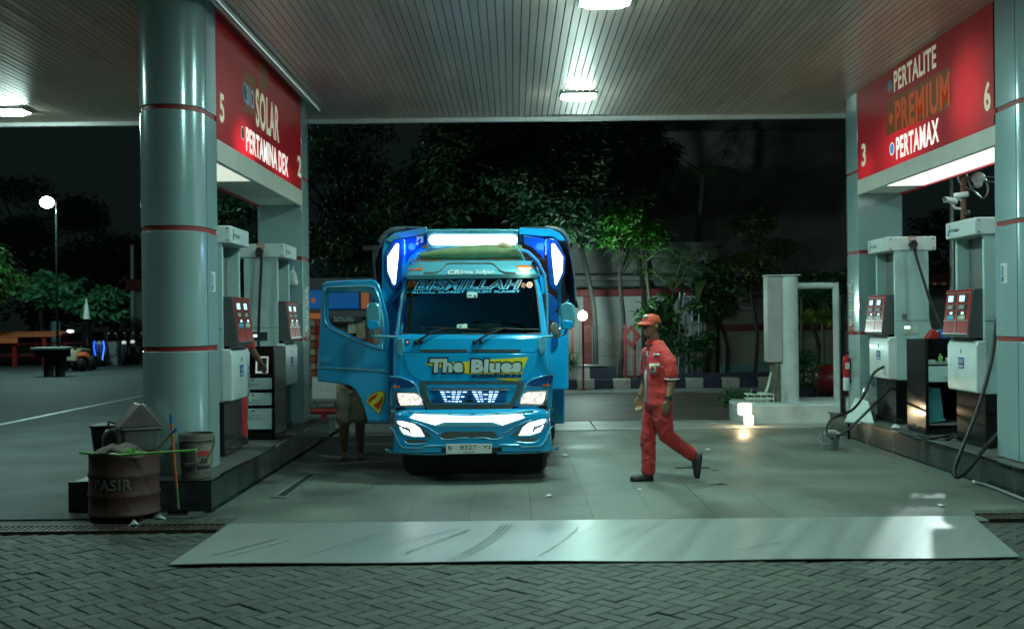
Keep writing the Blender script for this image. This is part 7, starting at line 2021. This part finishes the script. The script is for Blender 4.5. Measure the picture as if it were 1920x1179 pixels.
bc = thing("black_bench", "black work bench with pale top standing in the left yard", "bench", (gx(97, 34), 34, 0))
b = MB(); b.box(-.56, .56, -.3, .3, .86, .93); b.build("bench_top", m_fascia, bc, bevel=.01); b = MB(); b.box(-.42, .50, -.25, .25, .62, .857); b.build("drawer_box", m_black, bc)
for x in (-.10, .26):
    b = MB(); b.box(x - .08, x + .08, -.2, .2, 0, .62); b.build("leg", m_black, bc)
b = MB(); b.box(-.02, .18, -.03, .03, .42, .47); b.build("cross_bar", m_black, bc)
# small tractor-like quad
qd = thing("quad_bike", "small quad bike with pale body and lit headlight beside the black bench", "quad bike", (gx(146, 38), 38, 0))
for x, y in ((-.32, -.4), (.32, -.4), (-.32, .5), (.32, .5)):
    b = MB(); b.lathe([(.14, -.10), (.24, -.11), (.27, -.05), (.27, .05), (.24, .11), (.14, .10)], 18, (0, 0, 0), 'x'); o = b.build("wheel", m_tyre, qd, smooth=40); o.location = (x, y, .27)
    b = MB(); b.lathe([(.145, 0.08), (.02, .06), (.001, .06)], 14, (0, 0, 0), 'x'); b.build("rim", m_galv, o)
b = MB(); b.loft([[(-.18, -.55, .35), (.18, -.55, .35), (.22, -.5, .72), (-.22, -.5, .72)], [(-.22, 0, .35), (.22, 0, .35), (.2, 0, .8), (-.2, 0, .8)], [(-.18, .7, .4), (.18, .7, .4), (.2, .7, .75), (-.2, .7, .75)]]); b.build("body", m_khaki, qd, bevel=.04)
for s in (-1, 1):
    b = MB(); b.loft([[(s * .2, -.62, .55), (s * .46, -.62, .55), (s * .46, -.62, .6), (s * .2, -.62, .6)], [(s * .2, -.4, .62), (s * .48, -.4, .62), (s * .48, -.4, .67), (s * .2, -.4, .67)], [(s * .2, -.1, .5), (s * .46, -.1, .5), (s * .46, -.1, .55), (s * .2, -.1, .55)]]); b.build("fender", MATS["panel_orange"], qd)
b = MB(); b.box(-.16, .16, .05, .7, .76, .88); b.build("seat", m_black, qd, bevel=.04)
b = MB(); b.tube([(-.38, -.1, 1.02), (-.1, -.2, 1.0), (.1, -.2, 1.0), (.38, -.1, 1.02)], .02, 8); b.tube([(0, -.2, 1.0), (0, -.3, .7)], .03, 6); b.build("handlebar", m_black, qd)
b = MB(); v = W(132, 621, 37.3) - Vector((gx(146, 38), 38, 0)); b.ell((v.x, -.7, v.z), (.13, .05, .05), 12, 6); b.build("headlight", E("cold_glow", (.8, 1, 1), 3), qd, smooth=60)
b = MB(); b.tube([(v.x, -.68, v.z - .03), (v.x + .1, -.4, .8), (0, -.3, .75)], .02, 6); b.build("lamp_stalk", m_black, qd)
ps3 = thing("folded_parasol", "folded parasol with white top and dark lower cloth behind the quad bike", "parasol", (gx(163, 41), 41, 0))
b = MB(); b.lathe([(.02, 2.62), (.09, 2.25), (.13, 1.85)], 12); b.build("upper_cloth", m_fascia, ps3, smooth=60); b = MB(); b.lathe([(.13, 1.84), (.2, 1.2), (.24, .5), (.1, .45)], 12); b.build("lower_cloth", m_black, ps3, smooth=60); b = MB(); b.tube([(0, 0, 0), (0, 0, .5)], .03, 8); b.lathe([(.2, 0), (.2, .06), (.05, .08)], 12); b.build("pole", m_galv, ps3)
def bike(lab, px, Y, glow):
    t = thing("motorbike", lab, "motorbike", (gx(px, Y), Y, 0), rad(12), "motorbikes parked in the left yard")
    for y in (-.6, .62):
        b = MB(); b.lathe([(.20, -.04), (.29, -.05), (.31, 0), (.29, .05), (.20, .04)], 22, (0, 0, 0), 'x'); o = b.build("wheel", m_tyre, t, smooth=40); o.location = (0, y, .31)
    b = MB(); b.tube([(-.06, -.6, .31), (-.06, -.45, .95)], .025, 6); b.tube([(.06, -.6, .31), (.06, -.45, .95)], .025, 6); b.build("fork", m_galv, t)
    b = MB(); b.loft([[(-.12, -.48, .55), (.12, -.48, .55), (.15, -.45, 1.0), (-.15, -.45, 1.0)], [(-.14, -.1, .35), (.14, -.1, .35), (.12, -.15, .75), (-.12, -.15, .75)], [(-.13, .6, .5), (.13, .6, .5), (.12, .7, .8), (-.12, .7, .8)]]); b.build("body", m_black if not glow else m_paintd, t, bevel=.03)
    b = MB(); b.box(-.13, .13, -.05, .75, .80, .90); b.build("seat", m_black, t, bevel=.04)
    b = MB(); b.tube([(-.34, -.3, 1.08), (0, -.42, 1.05), (.34, -.3, 1.08)], .02, 6); b.build("handlebar", m_black, t)
    for s in (-1, 1):
        b = MB(); b.tube([(s * .25, -.35, 1.07), (s * .32, -.37, 1.25)], .01, 5); b.ell((s * .33, -.38, 1.28), (.06, .02, .04), 8, 6); b.build("mirror", m_alu, t)
    b = MB(); b.ell((0, -.5, .92), (.09, .06, .07), 10, 6); b.build("headlight", m_lcd if glow else E("dim_white_lamp", (.9, .95, 1), .5), t, smooth=60)
    if glow:
        for s in (-1, 1):
            b = MB(); b.tube([(s * .16, -.52, 1.0), (s * .19, -.5, .75), (s * .14, -.52, .45), (s * .12, -.52, .25)], .022, 6); b.build("blue_light_strip", m_bled, t)
bike("motorbike with glowing blue light strips in the left yard", 190, 42, True)
bike("dark motorbike parked nearest the big pillar in the left yard", 236, 42.5, False)
bike("dark motorbike half hidden between the grey block and the pillar", 252, 44, False)
gb = thing("grey_block", "grey rounded concrete block between the motorbikes", "block", (gx(213, 43), 43, 0)); b = MB(); b.loft([sq(.26, .3, 0), sq(.25, .28, .7), sq(.18, .2, .95)]); b.build("block_body", m_lows, gb, bevel=.05); b = MB(); b.box(-.05, .05, -.31, -.29, .2, .5); b.build("plate", m_panelin, gb)
bx = thing("blue_drum", "small blue grey drum behind the orange rack", "drum", (gx(105, 46), 46, 0)); b = MB(); b.lathe([(.001, 0), (.18, 0), (.2, .05), (.2, 1.75), (.18, 1.8), (.001, 1.8)], 16); b.build("drum_body", m_dado, bx, smooth=40); b = MB(); b.lathe([(.205, .9), (.215, .92), (.205, .94)], 16); b.build("hoop", m_dado, bx)
sl_ = thing("street_lamp", "bright white street lamp on a tall thin pole at the far left", "street lamp", (gx(108, 36), 36, 0))
zz1 = W(103, 383, 36).z
b = MB(); b.tube([(0, 0, 0), (0, 0, zz1 + .1)], [.05, .03], 8); b.build("pole", m_black, sl_, smooth=50); b = MB(); b.tube([(0, 0, zz1 + .1), (-.12, -.3, zz1 + .12)], .035, 6); b.build("arm", m_galv, sl_)
b = MB(); b.ell((-.13, -.4, zz1 + .02), (.22, .22, .19), 14, 8); b.build("lamp_head", E("street_glow", (.80, 1, .97), 30), sl_, smooth=60)
ld = bpy.data.lights.new("street_light", 'POINT'); ld.energy = 1150; ld.color = (.55, 1, .90); ld.shadow_soft_size = .2
lo = bpy.data.objects.new("street_light", ld); COL.objects.link(lo); lo.parent = sl_; lo.location = (-.13, -.75, zz1 - .05)
shb = thing("shop_building", "pale shop front with red fascia just left of the big pillar, far away", "building", (0, 52, 0))
def sb_(name, p0, p1, mat, d0, d1):
    a, c_ = W(*p0, 52), W(*p1, 52); b = MB(); b.box(a.x, c_.x, -d1, -d0, c_.z, a.z); b.build(name, mat, shb)
sb_("wall", (243, 535), (420, 672), m_wallw, -3, 0); sb_("red_fascia", (241, 524), (420, 543), m_wred, .01, .4); sb_("column", (248, 460), (255, 672), m_fascia, .05, .25); sb_("door", (257, 600), (275, 672), m_wood, .01, .05)
# floodlight standing beyond the right lane: throws the bright patch on the metal sheet
fl = thing("floodlight", "tall floodlight mast beyond the right lane, behind the pertalite sign", "floodlight", (9.07, 22.0, 0))
b = MB(); b.tube([(0, 0, 0), (0, 0, 5.25)], [.08, .05], 8); b.build("mast", m_galv, fl, smooth=50); b = MB(); b.prism([(-.18, 5.2), (.18, 5.2), (.14, 5.55), (-.14, 5.55)], 'y', -.12, .05); b.build("lamp_housing", m_black, fl, bevel=.01)
ld = bpy.data.lights.new("flood_light", 'SPOT'); ld.energy = 850; ld.color = (.80, 1.0, 1.0); ld.spot_size = rad(7); ld.spot_blend = .4; ld.shadow_soft_size = .10
lo = bpy.data.objects.new("flood_light", ld); COL.objects.link(lo); lo.parent = fl; lo.location = (0, -.2, 5.32)
tgt = Vector((3.12, 8.02, 0)) - Vector((9.07, 21.8, 5.32)); lo.rotation_euler = tgt.to_track_quat('-Z', 'Y').to_euler()
